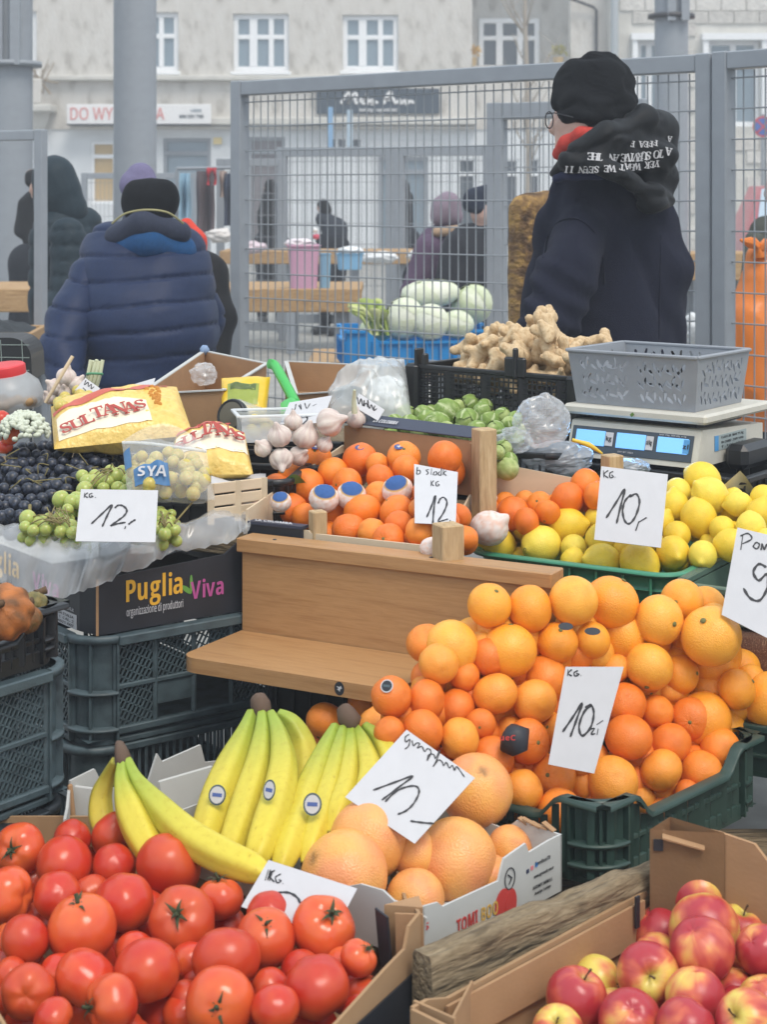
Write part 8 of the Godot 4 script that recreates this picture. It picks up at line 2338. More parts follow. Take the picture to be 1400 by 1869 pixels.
func head_of(o: Node3D, c: Vector3, r: float, facing: Vector3, skin: Material, cell := 0.006) -> void:
	var up := Vector3.UP
	var side := Vector3(-facing.z, 0, facing.x)
	var b := [[c + up * r * 0.25, c + up * r * 0.1 - facing * r * 0.15, r * 0.86, r * 0.85], [c - up * r * 0.45 + facing * r * 0.25, c - up * r * 0.95 + facing * r * 0.42, r * 0.62, r * 0.34],
		[c - up * r * 0.02 + facing * r * 0.86, c - up * r * 0.32 + facing * r * 1.06, r * 0.08, r * 0.14], [c - up * 0.9 * r - facing * r * 0.25, c - up * r * 1.9 - facing * r * 0.4, r * 0.5, r * 0.55],
		[c - up * r * 0.68 + facing * r * 0.80 - side * r * 0.16, c - up * r * 0.68 + facing * r * 0.80 + side * r * 0.16, r * 0.07, r * 0.07]]
	for s in [-1.0, 1.0]:
		b.append([c + side * r * 0.86 * s + up * r * 0.1, c + side * r * 0.86 * s - up * r * 0.25, r * 0.12, r * 0.09])
		b.append([c + side * r * 0.45 * s - up * r * 0.25 + facing * r * 0.55, c + side * r * 0.35 * s - up * r * 0.55 + facing * r * 0.5, r * 0.3, r * 0.22])
	part(o, "head", body(b, cell, 8.0 / r), skin)
	for s in [-1.0, 1.0]: part(o, "eye", M.new().lathe([Vector2(0, -0.5), Vector2(0.4, -0.3), Vector2(0.5, 0), Vector2(0.4, 0.3), Vector2(0, 0.5)], 10).mesh(), mats.ink, Transform3D(Basis().scaled(Vector3(r * 0.2, r * 0.1, r * 0.12)), c + side * r * 0.33 * s + up * r * 0.02 + facing * r * 0.78))

func first_hit(mesh: ArrayMesh, x: float, y: float) -> Array:   # where the line of sight along a bearing meets a garment: [point, normal]
	var a := mesh.surface_get_arrays(0)
	var v: PackedVector3Array = a[Mesh.ARRAY_VERTEX]
	var ix: PackedInt32Array = a[Mesh.ARRAY_INDEX]
	var o := Vector3(0, EYE, 0)
	var dr := (at(x, y, 3.0) - o).normalized()
	var best := 1e9
	var out := []
	for t in range(0, ix.size(), 3):
		var p := v[ix[t]]
		if (p - o).cross(dr).length_squared() > 0.0025: continue
		var h = Geometry3D.ray_intersects_triangle(o, dr, p, v[ix[t + 1]], v[ix[t + 2]])
		if h != null and (h - o as Vector3).length() < best:
			best = (h - o as Vector3).length()
			out = [h, (v[ix[t + 2]] - p).cross(v[ix[t + 1]] - p).normalized()]
	return out

func woman() -> void:
	var o := thing("person", "person in a black knitted hat, navy coat and padded hood, turned away behind the scale", "person")
	var skin := tinted(tri(mat("skin", hexa("c3a294"), 0.55, 0.4), 8.0), mottle("cardw_m", 0.1, 0.02))
	skin.subsurf_scatter_enabled = true
	skin.subsurf_scatter_strength = 0.15
	var fc := Vector3(-0.86, -0.08, -0.5).normalized()
	head_of(o, at(1078, 205, 3.5), 0.106, fc, skin)
	part(o, "cheek", body(bones_at([[1045, 235, 3.46, 1040, 262, 3.46, 33, 24], [1075, 235, 3.43, 1060, 265, 3.44, 36, 30], [1038, 274, 3.46, 1040, 285, 3.48, 18, 16]]), 0.006, 90.0), skin)
	var hat := body(bones_at([[1080, 165, 3.5, 1092, 158, 3.5, 70, 66], [1040, 186, 3.47, 1062, 196, 3.44, 36, 40], [1105, 178, 3.46, 1122, 168, 3.5, 48, 38], [1078, 122, 3.5, 1112, 118, 3.5, 24, 20], [1046, 150, 3.5, 1060, 135, 3.5, 28, 24], [1134, 146, 3.5, 1146, 182, 3.52, 26, 20], [1045, 206, 3.43, 1085, 214, 3.40, 26, 30], [1100, 210, 3.42, 1138, 200, 3.46, 36, 30]]), 0.007, 95.0, func(p: Vector3, n: Vector3):
		return 0.010 * noise3(p * 14, 0.25) - 0.010 * exp(-pow(noise3(Vector3(p.x * 8 + p.y * 12, p.y * 18 - p.x * 9, p.z * 9), 0.22) * 6.0, 2.0)) + 0.001 * sin(p.y * 900.0))
	part(o, "hat", hat, fabric("knit_black", "14161a", 0.95, 0.15, 22.0))
	part(o, "scarf", body(bones_at([[1020, 281, 3.45, 1036, 262, 3.42, 12, 14], [1036, 262, 3.42, 1062, 248, 3.40, 12, 11], [1062, 246, 3.39, 1100, 246, 3.38, 14, 12]]), 0.006, 110.0, folds(0.003)), fabric("scarf_red", "c4473f", 0.9, 0.1))
	var navy := fabric("coat_navy", "1d2030", 0.95, 0.2, 14.0)
	var coat := body(bones_at([[1110, 335, 3.50, 1108, 430, 3.50, 72, 98], [1060, 385, 3.46, 1175, 378, 3.52, 52, 56], [1118, 430, 3.52, 1104, 690, 3.48, 104, 134], [1052, 440, 3.52, 1010, 690, 3.52, 78, 84], [1176, 420, 3.52, 1186, 690, 3.50, 66, 72], [1192, 420, 3.50, 1226, 490, 3.48, 42, 36], [1226, 490, 3.48, 1205, 600, 3.52, 36, 40],
		[1054, 428, 3.39, 1032, 505, 3.32, 50, 53], [1032, 505, 3.32, 1008, 585, 3.28, 53, 50], [1004, 585, 3.28, 955, 640, 3.34, 48, 40], [1028, 335, 3.46, 1022, 400, 3.48, 20, 38]]), 0.0115, 62.0, func(p: Vector3, n: Vector3):
		var e: float = exp(-((p - at(1004, 560, 3.3)) as Vector3).length_squared() / 0.012)
		return 0.012 * noise3(Vector3(p.x * 7, p.y * 3, p.z * 7), 0.3) + e * 0.012 * sin(p.y * 90.0 + p.x * 50.0) - 0.014 * exp(-pow(noise3(Vector3(p.x * 9 + p.y * 5, p.y * 3.5 - p.x * 2.0, p.z * 9), 0.3) * 5.0, 2.0)))
	part(o, "coat", coat, navy)
	# turned-down coat collar, seam of the sleeve head, zip pull
	part(o, "coat_collar", body(bones_at([[1016, 326, 3.40, 1050, 314, 3.35, 9, 12], [1050, 314, 3.35, 1095, 316, 3.34, 12, 14]]), 0.006, 100.0, folds(0.002)), fabric("collar_navy", "262b48", 0.8, 0.05))
	var seam := []
	for q in [[992, 470], [1000, 432], [1022, 404], [1055, 400], [1085, 424], [1100, 470], [1104, 520]]:
		var h := first_hit(coat, q[0], q[1])
		if h.size(): seam.append(h[0] + (h[1] as Vector3) * 0.001)
	if seam.size() > 3: part(o, "sleeve_seam", M.new().tube(catmull(seam, 5), 0.0022, 5).mesh(), navy)
	var back_seam := []
	for i in 8:
		var h := first_hit(coat, 1207 - i * 0.6, 430 + i * 27)
		if h.size(): back_seam.append(h[0] + (h[1] as Vector3) * 0.001)
	if back_seam.size() > 3: part(o, "back_seam", M.new().tube(back_seam, 0.002, 5).mesh(), navy)
	var hood := body(bones_at([[1014, 317, 3.42, 1050, 290, 3.34, 12, 24], [1050, 290, 3.34, 1110, 255, 3.34, 26, 32], [1110, 255, 3.34, 1170, 225, 3.42, 32, 34], [1170, 225, 3.42, 1205, 235, 3.50, 34, 32], [1150, 285, 3.38, 1205, 290, 3.42, 38, 34], [1205, 240, 3.50, 1212, 330, 3.46, 28, 30], [1085, 300, 3.31, 1140, 322, 3.30, 14, 20], [1140, 322, 3.30, 1190, 362, 3.36, 22, 26], [1190, 362, 3.36, 1222, 368, 3.44, 26, 20], [1150, 250, 3.5, 1130, 300, 3.55, 40, 44], [1165, 315, 3.44, 1195, 330, 3.45, 40, 34]]), 0.0075, 100.0, func(p: Vector3, n: Vector3):
		return 0.008 * noise3(p * 14, 0.25) - 0.014 * exp(-pow(noise3(Vector3(p.x * 9 + p.y * 12, p.y * 16 - p.x * 5, p.z * 9), 0.25) * 6.0, 2.0)))
	part(o, "hood", hood, fabric("hood_black", "1b1d20", 0.6, 0.05, 12.0))
	# white printed lines of capitals, upside down on the hood's inner band
	var wh := mats.paper as Material
	for ln in [["A EFFEA F", 1226, 252, 1150, 262, 0.017], ["A TO SURVIVE AND THE", 1224, 276, 1075, 286, 0.022], ["2 YEK WHAT WE SEEN II", 1222, 294, 1030, 308, 0.018]]:
		var s: String = ln[0]
		for i in s.length():
			if s[i] == " ": continue
			var t := (i + 0.5) / s.length()
			var h := first_hit(hood, lerpf(ln[1], ln[3], t), lerpf(ln[2], ln[4], t) + 6.0 * sin(t * PI))
			if h.is_empty(): continue
			var z: Vector3 = (h[1] + Vector3(0.3, 0.1, 1.2)).normalized()
			var x := (Vector3(-1, 0.12, 0) - z * Vector3(-1, 0.12, 0).dot(z)).normalized()
			part(o, "printed_letter", lettering(s[i], ln[5], true, "Droid Serif", 0.0006), wh, Transform3D(Basis(x, z.cross(x), z), h[0] + z * 0.004))
	var gl := M.new()
	var g := []
	var gc := at(1003, 219, 3.44)
	for i in 21: g.append(gc + Vector3(cos(i * TAU / 20) * 0.012, sin(i * TAU / 20) * 0.023, -cos(i * TAU / 20) * 0.012))
	gl.tube(g, 0.0018, 6, false)
	gl.tube([at(997, 208, 3.44), at(1012, 206, 3.42), at(1046, 214, 3.38)], 0.0018, 6)
	part(o, "glasses_frame", gl.mesh(), mats.ink)
	stand(o, at(1100, 690, 3.5) * Vector3(1, 0, 1) + Vector3(0, 0.80, 0), Vector3(-0.86, 0, -0.5), 0.85, fabric("trouser_dark", "22252c", 0.9))

func shopper_in_navy() -> void:
	var o := thing("person", "person bending forward in a quilted navy jacket and flat black hat, seen from behind", "person")
	var navy := fabric("puffer_navy", "222f4e", 0.5, 0.05, 10.0)
	var q := quilt(0.086, 0.011, -0.06)
	part(o, "jacket", body(bones_at([[205, 462, 4.28, 320, 470, 4.28, 56, 58], [228, 520, 4.24, 282, 530, 4.24, 92, 98], [240, 600, 4.2, 275, 610, 4.2, 112, 116], [245, 720, 4.2, 275, 730, 4.2, 118, 120], [330, 520, 4.26, 345, 600, 4.26, 52, 52]]), 0.009, 50.0, q), navy)
	part(o, "sleeve", body(bones_at([[162, 506, 4.2, 130, 580, 4.12, 36, 40], [130, 580, 4.12, 112, 640, 4.06, 39, 38], [112, 640, 4.06, 128, 720, 3.98, 36, 32]]), 0.009, 60.0, quilt(0.088, 0.010, 0.18)), navy)
	part(o, "sleeve", body(bones_at([[350, 500, 4.3, 372, 580, 4.36, 36, 34], [372, 580, 4.36, 355, 680, 4.4, 32, 30]]), 0.012, 60.0, quilt(0.098, 0.013, -0.1)), navy)
	part(o, "collar", body(bones_at([[212, 432, 4.2, 262, 408, 4.16, 22, 24], [262, 408, 4.16, 328, 424, 4.2, 24, 22], [262, 408, 4.3, 262, 440, 4.25, 40, 50]]), 0.010, 80.0, folds(0.004)), fabric("collar_slate", "343a4c", 0.7))
	part(o, "fleece_band", body(bones_at([[172, 484, 4.32, 208, 454, 4.22, 20, 26], [208, 454, 4.22, 268, 440, 4.17, 26, 29], [268, 440, 4.17, 328, 456, 4.22, 29, 26], [328, 456, 4.22, 362, 492, 4.32, 24, 18]]), 0.009, 90.0, folds(0.003)), fabric("fleece_blue", "24507f", 0.95))
	part(o, "trim", M.new().tube(catmull([at(204, 408, 4.08), at(228, 390, 4.06), at(266, 383, 4.05), at(306, 388, 4.06), at(334, 408, 4.1)], 6), 0.0035, 6).mesh(), mat("trim_gold", hexa("9a9468"), 0.6))
	part(o, "hat", body(bones_at([[250, 368, 4.2, 296, 368, 4.2, 28, 30], [248, 348, 4.2, 300, 350, 4.2, 19, 22], [272, 372, 4.2, 272, 380, 4.2, 44, 44]]), 0.008, 90.0, folds(0.005)), mats.knit_black)
	head_of(o, at(272, 392, 4.3), 0.085, Vector3(0.1, -0.5, -0.86).normalized(), mats.skin, 0.009)
	stand(o, at(260, 720, 4.2) * Vector3(1, 0, 1) + Vector3(0, 0.72, 0), Vector3(0.1, 0, -1), 0.8, mats.trouser_dark)

func bystander(label: String, parts: Array, head: Array, facing: Vector3, hip: Array, cell := 0.016) -> Node3D:
	# parts: [name, material, bones, push or null]; head: [x, y, d, radius]
	var o := thing("person", label, "person")
	if head.size(): head_of(o, at(head[0], head[1], head[2]), head[3] * head[2] / F, facing, mats.skin, maxf(0.008, cell * 0.6))
	for p in parts: part(o, p[0], body(bones_at(p[2]), cell if p.size() < 5 else p[4], 55.0, p[3]), p[1])
	var f2 := Vector3(facing.x, 0, facing.z).normalized()
	stand(o, at(hip[0], 600, hip[1]) * Vector3(1, 0, 1) + Vector3(0, 0.84, 0), f2, 0.85, mats.trouser_dark, 0.024)
	return o

func others() -> void:
	var dark := fabric("puffer_teal", "22313a", 0.6, 0.03, 8.0)
	bystander("person in a dark teal padded jacket with the hood up, behind the steel frame", [["jacket", dark, [[112, 405, 6.0, 150, 412, 6.05, 36, 34], [110, 440, 6.0, 118, 640, 6.0, 56, 58], [150, 420, 6.1, 168, 500, 6.1, 32, 26], [92, 430, 5.95, 88, 560, 5.95, 30, 34]], quilt(0.10, 0.012)], ["sleeve", dark, [[122, 430, 5.84, 124, 520, 5.80, 33, 30], [124, 520, 5.80, 96, 580, 5.72, 28, 24]], quilt(0.07, 0.012)], ["hood", dark, [[98, 322, 6.0, 106, 345, 6.0, 40, 40], [112, 370, 6.0, 122, 385, 6.0, 36, 38], [88, 345, 6.0, 90, 375, 6.0, 28, 28]], folds(0.006)]], [84, 338, 6.0, 30], Vector3(-0.95, 0, -0.3), [112, 6.0])
	var blk := fabric("jacket_black", "1c1d20", 0.7)
	bystander("person in a purple beanie, black jacket and orange-red collar behind the navy jacket", [["jacket", blk, [[330, 470, 4.85, 378, 500, 4.8, 34, 34], [378, 500, 4.78, 398, 580, 4.75, 34, 30], [398, 580, 4.75, 392, 660, 4.7, 28, 26], [340, 520, 4.9, 350, 700, 4.9, 60, 60]], folds(0.008)], ["red_collar", fabric("collar_red", "d4493a", 0.8), [[340, 410, 4.62, 358, 440, 4.60, 13, 15], [358, 440, 4.60, 372, 490, 4.60, 14, 9]], folds(0.003), 0.010], ["hat", fabric("beanie_purple", "75708f", 0.95, 0.12, 14.0), [[253, 330, 4.8, 256, 322, 4.8, 29, 25], [236, 342, 4.78, 268, 342, 4.78, 16, 18]], folds(0.004), 0.010]], [254, 345, 4.82, 27], Vector3(-0.7, 0, -0.7), [345, 4.9])
	bystander("far person in dark clothes beyond the small far frame", [["jacket", blk, [[58, 360, 9.0, 56, 470, 9.0, 13, 16], [44, 372, 9.0, 38, 420, 9.0, 12, 14]], folds(0.01)], ["hood", blk, [[58, 322, 9.0, 58, 330, 9.0, 14, 14]], null]], [56, 322, 9.0, 12], Vector3(-0.9, 0, -0.4), [54, 9.0], 0.022)
	bystander("person in a pale mauve knitted hat and purple jacket behind the fence mesh", [["jacket", fabric("jacket_mauve", "5b4a60", 0.8), [[800, 440, 7.5, 830, 440, 7.5, 30, 30], [800, 470, 7.5, 775, 640, 7.5, 48, 56], [780, 455, 7.4, 752, 540, 7.35, 26, 22], [752, 540, 7.35, 745, 590, 7.3, 20, 17]], folds(0.010)], ["hat", fabric("beanie_mauve", "8d7f8c", 0.95, 0.12, 14.0), [[813, 378, 7.5, 818, 372, 7.5, 26, 23], [800, 398, 7.48, 830, 396, 7.5, 14, 15]], folds(0.005)], ["scarf", fabric("scarf_beige", "b59a80", 0.9), [[796, 424, 7.4, 836, 420, 7.4, 9, 10]], folds(0.004)]], [814, 398, 7.52, 22], Vector3(-0.4, 0, -0.9), [790, 7.5])
	bystander("person in a dark flat cap and charcoal coat behind the cabbages, face turned aside", [["coat", fabric("coat_charcoal", "2b2d33", 0.85), [[855, 440, 7.2, 895, 440, 7.2, 32, 34], [858, 480, 7.2, 840, 640, 7.2, 56, 62], [835, 450, 7.15, 815, 520, 7.1, 26, 24]], folds(0.010)], ["cap", fabric("cap_navy", "2a3140", 0.9), [[866, 362, 7.2, 890, 358, 7.2, 20, 22], [856, 376, 7.2, 872, 380, 7.16, 10, 12]], folds(0.003)]], [884, 392, 7.2, 26], Vector3(0.8, 0, -0.4), [855, 7.2])
	bystander("far figure in a long dark coat by the mesh panel's corner post", [["coat", blk, [[493, 360, 13, 495, 395, 13, 16, 24], [495, 395, 13, 495, 500, 13, 24, 22]], folds(0.012)], ["hood", blk, [[494, 338, 13, 494, 348, 13, 12, 13]], null]], [491, 344, 13, 10], Vector3(0.2, 0, 1), [495, 13.0], 0.03)
	bystander("far figure in black standing before the grey shop door", [["coat", blk, [[737, 362, 14, 737, 470, 14, 18, 19]], folds(0.012)], ["hood", blk, [[737, 338, 14, 737, 346, 14, 11, 12]], null]], [737, 344, 14, 9], Vector3(0.1, 0, -1), [737, 14.0], 0.03)
	bystander("far figure in grey stooping over the blue tub", [["coat", fabric("coat_grey", "3a3f48", 0.85), [[590, 400, 12, 612, 420, 12, 16, 20], [612, 420, 12, 606, 500, 12, 22, 26]], folds(0.012)], ["hood", blk, [[590, 374, 12, 593, 384, 12, 12, 13]], null]], [588, 376, 12, 10], Vector3(-0.6, -0.3, 0.7).normalized(), [606, 12.0], 0.03)
	bystander("person in an olive-grey jacket beyond the orange bag", [["jacket", fabric("jacket_olive", "4d5049", 0.8), [[1400, 425, 6.2, 1440, 420, 6.2, 32, 36], [1405, 460, 6.2, 1410, 640, 6.2, 40, 46], [1378, 440, 6.1, 1368, 510, 6.0, 18, 16]], folds(0.008)]], [1436, 345, 6.2, 40], Vector3(-0.8, 0, 0.5), [1412, 6.2])

func beyond() -> void:
	# brown mottled backrest beside the coat
	var m := tinted(tri(mat("hide", [1, 1, 1], 0.95), 3.0), ntex("hide_t", 0.02, [[0.2, hexa("3f2f20")], [0.45, hexa("6a5138")], [0.6, hexa("7d6240")], [0.75, hexa("a5844c")]], 6), grey("plaster_b", 0.06, 4), 0.8)
	solo("backrest", body(bones_at([[962, 385, 4.0, 957, 700, 4.0, 32, 32], [1000, 378, 4.02, 1000, 700, 4.02, 30, 30], [1040, 385, 4.04, 1040, 700, 4.04, 32, 32], [955, 700, 4.0, 955, 900, 4.0, 12, 12], [1042, 700, 4.04, 1042, 900, 4.04, 12, 12]]), 0.014, 60.0, folds(0.006)), m, "tall brown mottled backrest with a rounded top beside the navy coat", "seat back")
	# blue crate of cabbages behind the mesh
	var bc := thing("blue_crate", "bright blue plastic crate of cabbages behind the fence mesh", "crate", "", Transform3D(Basis.from_euler(Vector3(0, 0.10, 0)), at(757, 660, 5.6)))
	var w := 0.65
	for q in [[Vector3(0, 0, 0.2), 0.0, w], [Vector3(0, 0, -0.2), PI, w], [Vector3(w / 2, 0, 0), PI / 2, 0.4], [Vector3(-w / 2, 0, 0), -PI / 2, 0.4]]:
		var poly := PackedVector2Array([Vector2(-q[2] / 2, 0), Vector2(q[2] / 2, 0), Vector2(q[2] / 2, 0.16), Vector2(q[2] * 0.36, 0.155), Vector2(q[2] * 0.27, 0.11), Vector2(-q[2] * 0.27, 0.11), Vector2(-q[2] * 0.36, 0.155), Vector2(-q[2] / 2, 0.16)])
		var xf := Transform3D(Basis(Vector3.UP, q[1]), q[0])
		var wm := M.new().prism(poly, 0.006, xf)
		var n := int(q[2] / 0.055)
		for i in n + 1: wm.box(xf * Vector3(lerpf(-q[2] / 2, q[2] / 2, float(i) / n), 0.055, 0.006), Vector3(0.006, 0.11, 0.012), xf.basis)
		wm.box(xf * Vector3(0, 0.105, 0.006), Vector3(q[2] * 0.54, 0.012, 0.014), xf.basis)
		for sx in [-1, 1]: wm.box(xf * Vector3(sx * q[2] * 0.43, 0.152, 0.006), Vector3(q[2] * 0.14, 0.012, 0.014), xf.basis)
		part(bc, "side", wm.mesh(), mats.crate_blue)
	part(bc, "base", M.new().box(Vector3(0, 0.006, 0), Vector3(w - 0.02, 0.012, 0.38)).mesh(), mats.crate_blue)
	market_table(560, 930, 662, 5.75, 26, 0.7, "low timber table under the blue crate")
	var cab := func(x: float, y: float, d: float, rx: float, ry: float, rz: float, rot: float, pale: float, label: String) -> void:
		var s := d / F
		var o := thing("cabbage", label, "cabbage", "cabbages in the blue crate", Transform3D(Basis.from_euler(Vector3(0.1, 0.2, rot)), at(x, y, d)))
		var c1 := lc("eceee4").lerp(lc("d2dab8"), 1.0 - pale)
		var c2 := lc("c3cd9f").lerp(lc("9fb478"), 1.0 - pale)
		part(o, "heart", blob(func(q): return Vector3(q.x * rx * s, q.y * ry * s, q.z * rz * s) * (0.95 + 0.04 * noise3(q * 12, 0.2)), func(q): return c1.lerp(c2, clampf(0.2 + noise3(q * 10, 0.15) + 0.3 * q.y, 0, 0.8)), 24, 16), mats.cabbage_skin)
		for k in 5:
			var ax := Basis.from_euler(Vector3(0.3 * sin(k * 2.0), k * TAU / 5 + 0.3, 0))
			var rows := []
			var cols := []
			for i in 9:
				var row := []
				var cr := []
				for j in 11:
					var uu := (j / 10.0 - 0.5) * 2.0
					var vv := i / 8.0
					var th := uu * 1.1 * sqrt(maxf(0.03, sin(0.3 + vv * 2.4)))
					var ph := -1.3 + vv * 2.5
					var q := ax * Vector3(sin(th) * cos(ph), sin(ph), cos(th) * cos(ph))
					var rr := 1.0 + 0.05 * vv * absf(uu) + 0.025 * sin(uu * 14.0 + k) * absf(uu) * vv + 0.012 * k / 5.0
					row.append(Vector3(q.x * rx * s, q.y * ry * s, q.z * rz * s) * rr)
					var vein := exp(-uu * uu * 60.0) + 0.5 * exp(-pow(sin(vv * 8.0 + absf(uu) * 6.0), 2.0) * 12.0)
					cr.append(c1.lerp(c2, clampf(0.05 + absf(uu) * 0.35 + vv * 0.15, 0, 1)).lerp(lc("e9ecdc"), clampf(vein, 0, 1) * 0.6))
				rows.append(row)
				cols.append(cr)
			part(o, "leaf", M.new().grid(rows, false, false, cols).mesh(), mats.cabbage_skin)
	cab.call(786, 536, 5.62, 54, 26, 34, 0.05, 0.95, "big white cabbage lying across the others on top of the blue crate")
	cab.call(738, 582, 5.5, 40, 36, 36, 1.3, 0.8, "cabbage with upright pale ribs in the middle of the blue crate")
	cab.call(786, 588, 5.48, 34, 34, 34, 1.5, 0.9, "white cabbage at the front rim of the blue crate")
	cab.call(862, 556, 5.66, 38, 36, 38, 0.8, 0.35, "round pale green cabbage at the post end of the blue crate")
	cab.call(836, 592, 5.5, 26, 30, 30, 1.4, 0.6, "narrow cabbage between the white one and the round green one")
	cab.call(690, 600, 5.62, 34, 24, 30, 0.2, 0.4, "cabbage under the leafy stalks in the blue crate")
	var cel := thing("leafy_stalks", "bunch of yellow-green leafy stalks leaning at the open end of the blue crate", "celery")
	for i in 22:
		var a := at(688 + rng.randf_range(-14, 22), 612, 5.5 + rng.randf_range(-0.05, 0.05))
		var b := at(640 + rng.randf_range(-8, 62), 552 + rng.randf_range(-10, 16), 5.48 + rng.randf_range(-0.06, 0.06))
		var md := a.lerp(b, 0.5) + Vector3(0.01, 0.01, 0.02)
		var rows := []
		var path := catmull([a, md, b], 5)
		for k in path.size():
			var t := float(k) / (path.size() - 1)
			var wd := 0.007 + 0.020 * smoothstep(0.5, 0.85, t) * (1.0 - smoothstep(0.9, 1.0, t))
			rows.append([path[k] - Vector3(wd, 0, 0.004), path[k] + Vector3(0, 0, 0.006), path[k] + Vector3(wd, 0, -0.004)])
		part(cel, "leaf", M.new().grid(rows).mesh(), mat("celery_%d" % (i % 3), hexa(["b7c376", "93a653", "c9cf92"][i % 3]), 0.6))
	# orange bag tied at the neck
	var om := clear_film("bag_orange", hexa("de7a22"), 0.93, 0.42)
	var ob := thing("orange_bag", "big orange plastic bag tied at the neck, hanging behind the mesh panel", "bag")
	part(ob, "bag_body", body(bones_at([[1388, 470, 4.7, 1396, 520, 4.7, 26, 38], [1396, 520, 4.7, 1385, 590, 4.7, 46, 66], [1420, 560, 4.75, 1440, 640, 4.75, 60, 70], [1390, 620, 4.7, 1392, 720, 4.7, 70, 66], [1370, 580, 4.65, 1362, 700, 4.65, 30, 34]]), 0.012, 60.0, func(p: Vector3, n: Vector3):
		return 0.014 * noise3(Vector3(p.x * 14, p.y * 5, p.z * 14), 0.25) - 0.012 * absf(noise3(Vector3(p.x * 22 + p.y * 9, p.y * 8, p.z * 22), 0.25))), om)
	part(ob, "tied_neck", M.new().tube([at(1386, 470, 4.66), at(1384, 450, 4.66), at(1372, 442, 4.64), at(1352, 438, 4.62)], [0.03, 0.014, 0.02, 0.004], 14, true, null, 5, 0.25).mesh(), om)
	part(ob, "tied_neck", M.new().tube([at(1388, 455, 4.66), at(1400, 444, 4.66), at(1420, 440, 4.66)], [0.016, 0.02, 0.004], 12, true, null, 5, 0.25).mesh(), om)
	# other traders' goods
	var tub := func(x0: float, x1: float, y0: float, y1: float, d: float, h: String, label: String) -> void:
		var s := d / F
		var o := thing("plastic_tub", label, "tub", "tubs on the far table", Transform3D(Basis.from_euler(Vector3(0, 0.12, 0)), at((x0 + x1) / 2, y1, d)))
		var wd := (x1 - x0) * s
		var hh := (y1 - y0) * s
		var mt := mat("tub_" + h, hexa(h), 0.5)
		var prof := [Vector2(0.36, 0.0), Vector2(0.40, 0.02), Vector2(0.47, 0.95), Vector2(0.52, 0.95), Vector2(0.52, 1.0), Vector2(0.45, 1.0), Vector2(0.40, 0.25), Vector2(0, 0.25)]
		var rows := []
		for q in prof:
			var row := []
			for j in 24:
				var a := -TAU * j / 24
				var c := Vector2(signf(cos(a)) * pow(absf(cos(a)), 0.5), signf(sin(a)) * pow(absf(sin(a)), 0.5))
				row.append(Vector3(c.x * q.x * wd, q.y * hh, c.y * q.x * wd * 0.8))
			rows.append(row)
		part(o, "shell", M.new().grid(rows, true).mesh(), mt)
	tub.call(524, 584, 446, 528, 6.95, "c99ab2", "pink plastic tub on the timber table behind the mesh")
	tub.call(582, 604, 462, 526, 7.0, "7fa9c4", "narrow blue tub beside the pink one")
	tub.call(612, 664, 462, 492, 9.9, "7fb0d2", "wide blue tub on the farther timber table")
	for q in [[548, 444, 6.95, 30, 9, "d9cfd3", "white cloth heap spilling out of the pink tub"], [640, 458, 9.9, 26, 9, "dfe2e4", "white heap in the wide blue tub"], [690, 470, 10.2, 40, 12, "d5d7d8", "white bags heaped on the far table"], [770, 466, 10.2, 30, 11, "d9dada", "pale wrapped heap behind the purple jacket"], [400, 430, 10.2, 26, 14, "cfcac6", "white cloth bundles below the hung clothes"], [460, 452, 10.3, 30, 12, "c9b9bf", "pinkish heap on the far table behind the corner post"], [1270, 600, 6.6, 30, 30, "d5d8da", "white packed sacks behind the double post"]]:
		crumpled("cloth_heap", q[6], q[0], q[1], q[2], q[3], q[4], 24, mat("heap_" + q[5], hexa(q[5]), 0.8), q[0], 0.25, "cloth", "heaps on far tables")
	for q in [[577, 392, 8, 5, "c4566a", "small pink bundle on the far table"], [575, 380, 5, 5, "e0e0e0", "small white ball above the pink bundle"]]:
		crumpled("small_bundle", q[5], q[0] , q[1] + 40, 11.0, q[2], q[3], 6, mat("bundle_" + q[4], hexa(q[4]), 0.8), q[0], 0.1, "bundle", "")
	var rail := thing("clothes_rail", "steel clothes rail by the far frame", "clothes rail")
	part(rail, "bar", M.new().tube([at(322, 308, 11.2), at(430, 306, 11.2)], 0.015, 8).mesh(), mats.grey_paint)
	for x in [322, 430]: part(rail, "upright", M.new().tube([at(x, 306, 11.2), at(x, 306, 11.2) * Vector3(1, 0, 1)], 0.015, 8).mesh(), mats.grey_paint)
	for q in [[328, 347, 316, 398, "8fb1c6", "light blue towel hung on the clothes rail"], [358, 392, 312, 424, "5d5458", "grey-brown coat hung on the clothes rail"], [377, 395, 306, 338, "b5363f", "red cloth hung on the clothes rail"], [400, 414, 312, 360, "a9958a", "beige cloth hung on the clothes rail"], [408, 428, 316, 412, "3d4558", "dark blue garment hung at the end of the clothes rail"]]:
		var sh := sheet(func(a, b): return at(lerpf(q[0], q[1], a), lerpf(q[2], q[3], b), 11.1) + Vector3(0, 0, 0.05 * sin(a * 9.0 + q[0]) * (0.3 + b) + 0.03 * sin(b * 7.0)), 14, 8)
		solo("hung_garment", sh, fabric("hung_" + q[4], q[4], 0.9), q[5], "garment", "garments on the clothes rail")
	# tray and dark cover at the picture edge
	var wt := thing("wooden_tray", "raw wooden tray under a dark cover at the picture edge", "tray", "", Transform3D(Basis.from_euler(Vector3(0, 0.06, 0)), at(-30, 640, 5.2)))
	part(wt, "front_board", M.new().box(Vector3(0.0, 0.045, 0.2), Vector3(0.46, 0.09, 0.02), Basis(), 0.003).mesh(), mats.timber)
	part(wt, "back_board", M.new().box(Vector3(0.0, 0.045, -0.2), Vector3(0.46, 0.09, 0.02), Basis(), 0.003).mesh(), mats.timber)
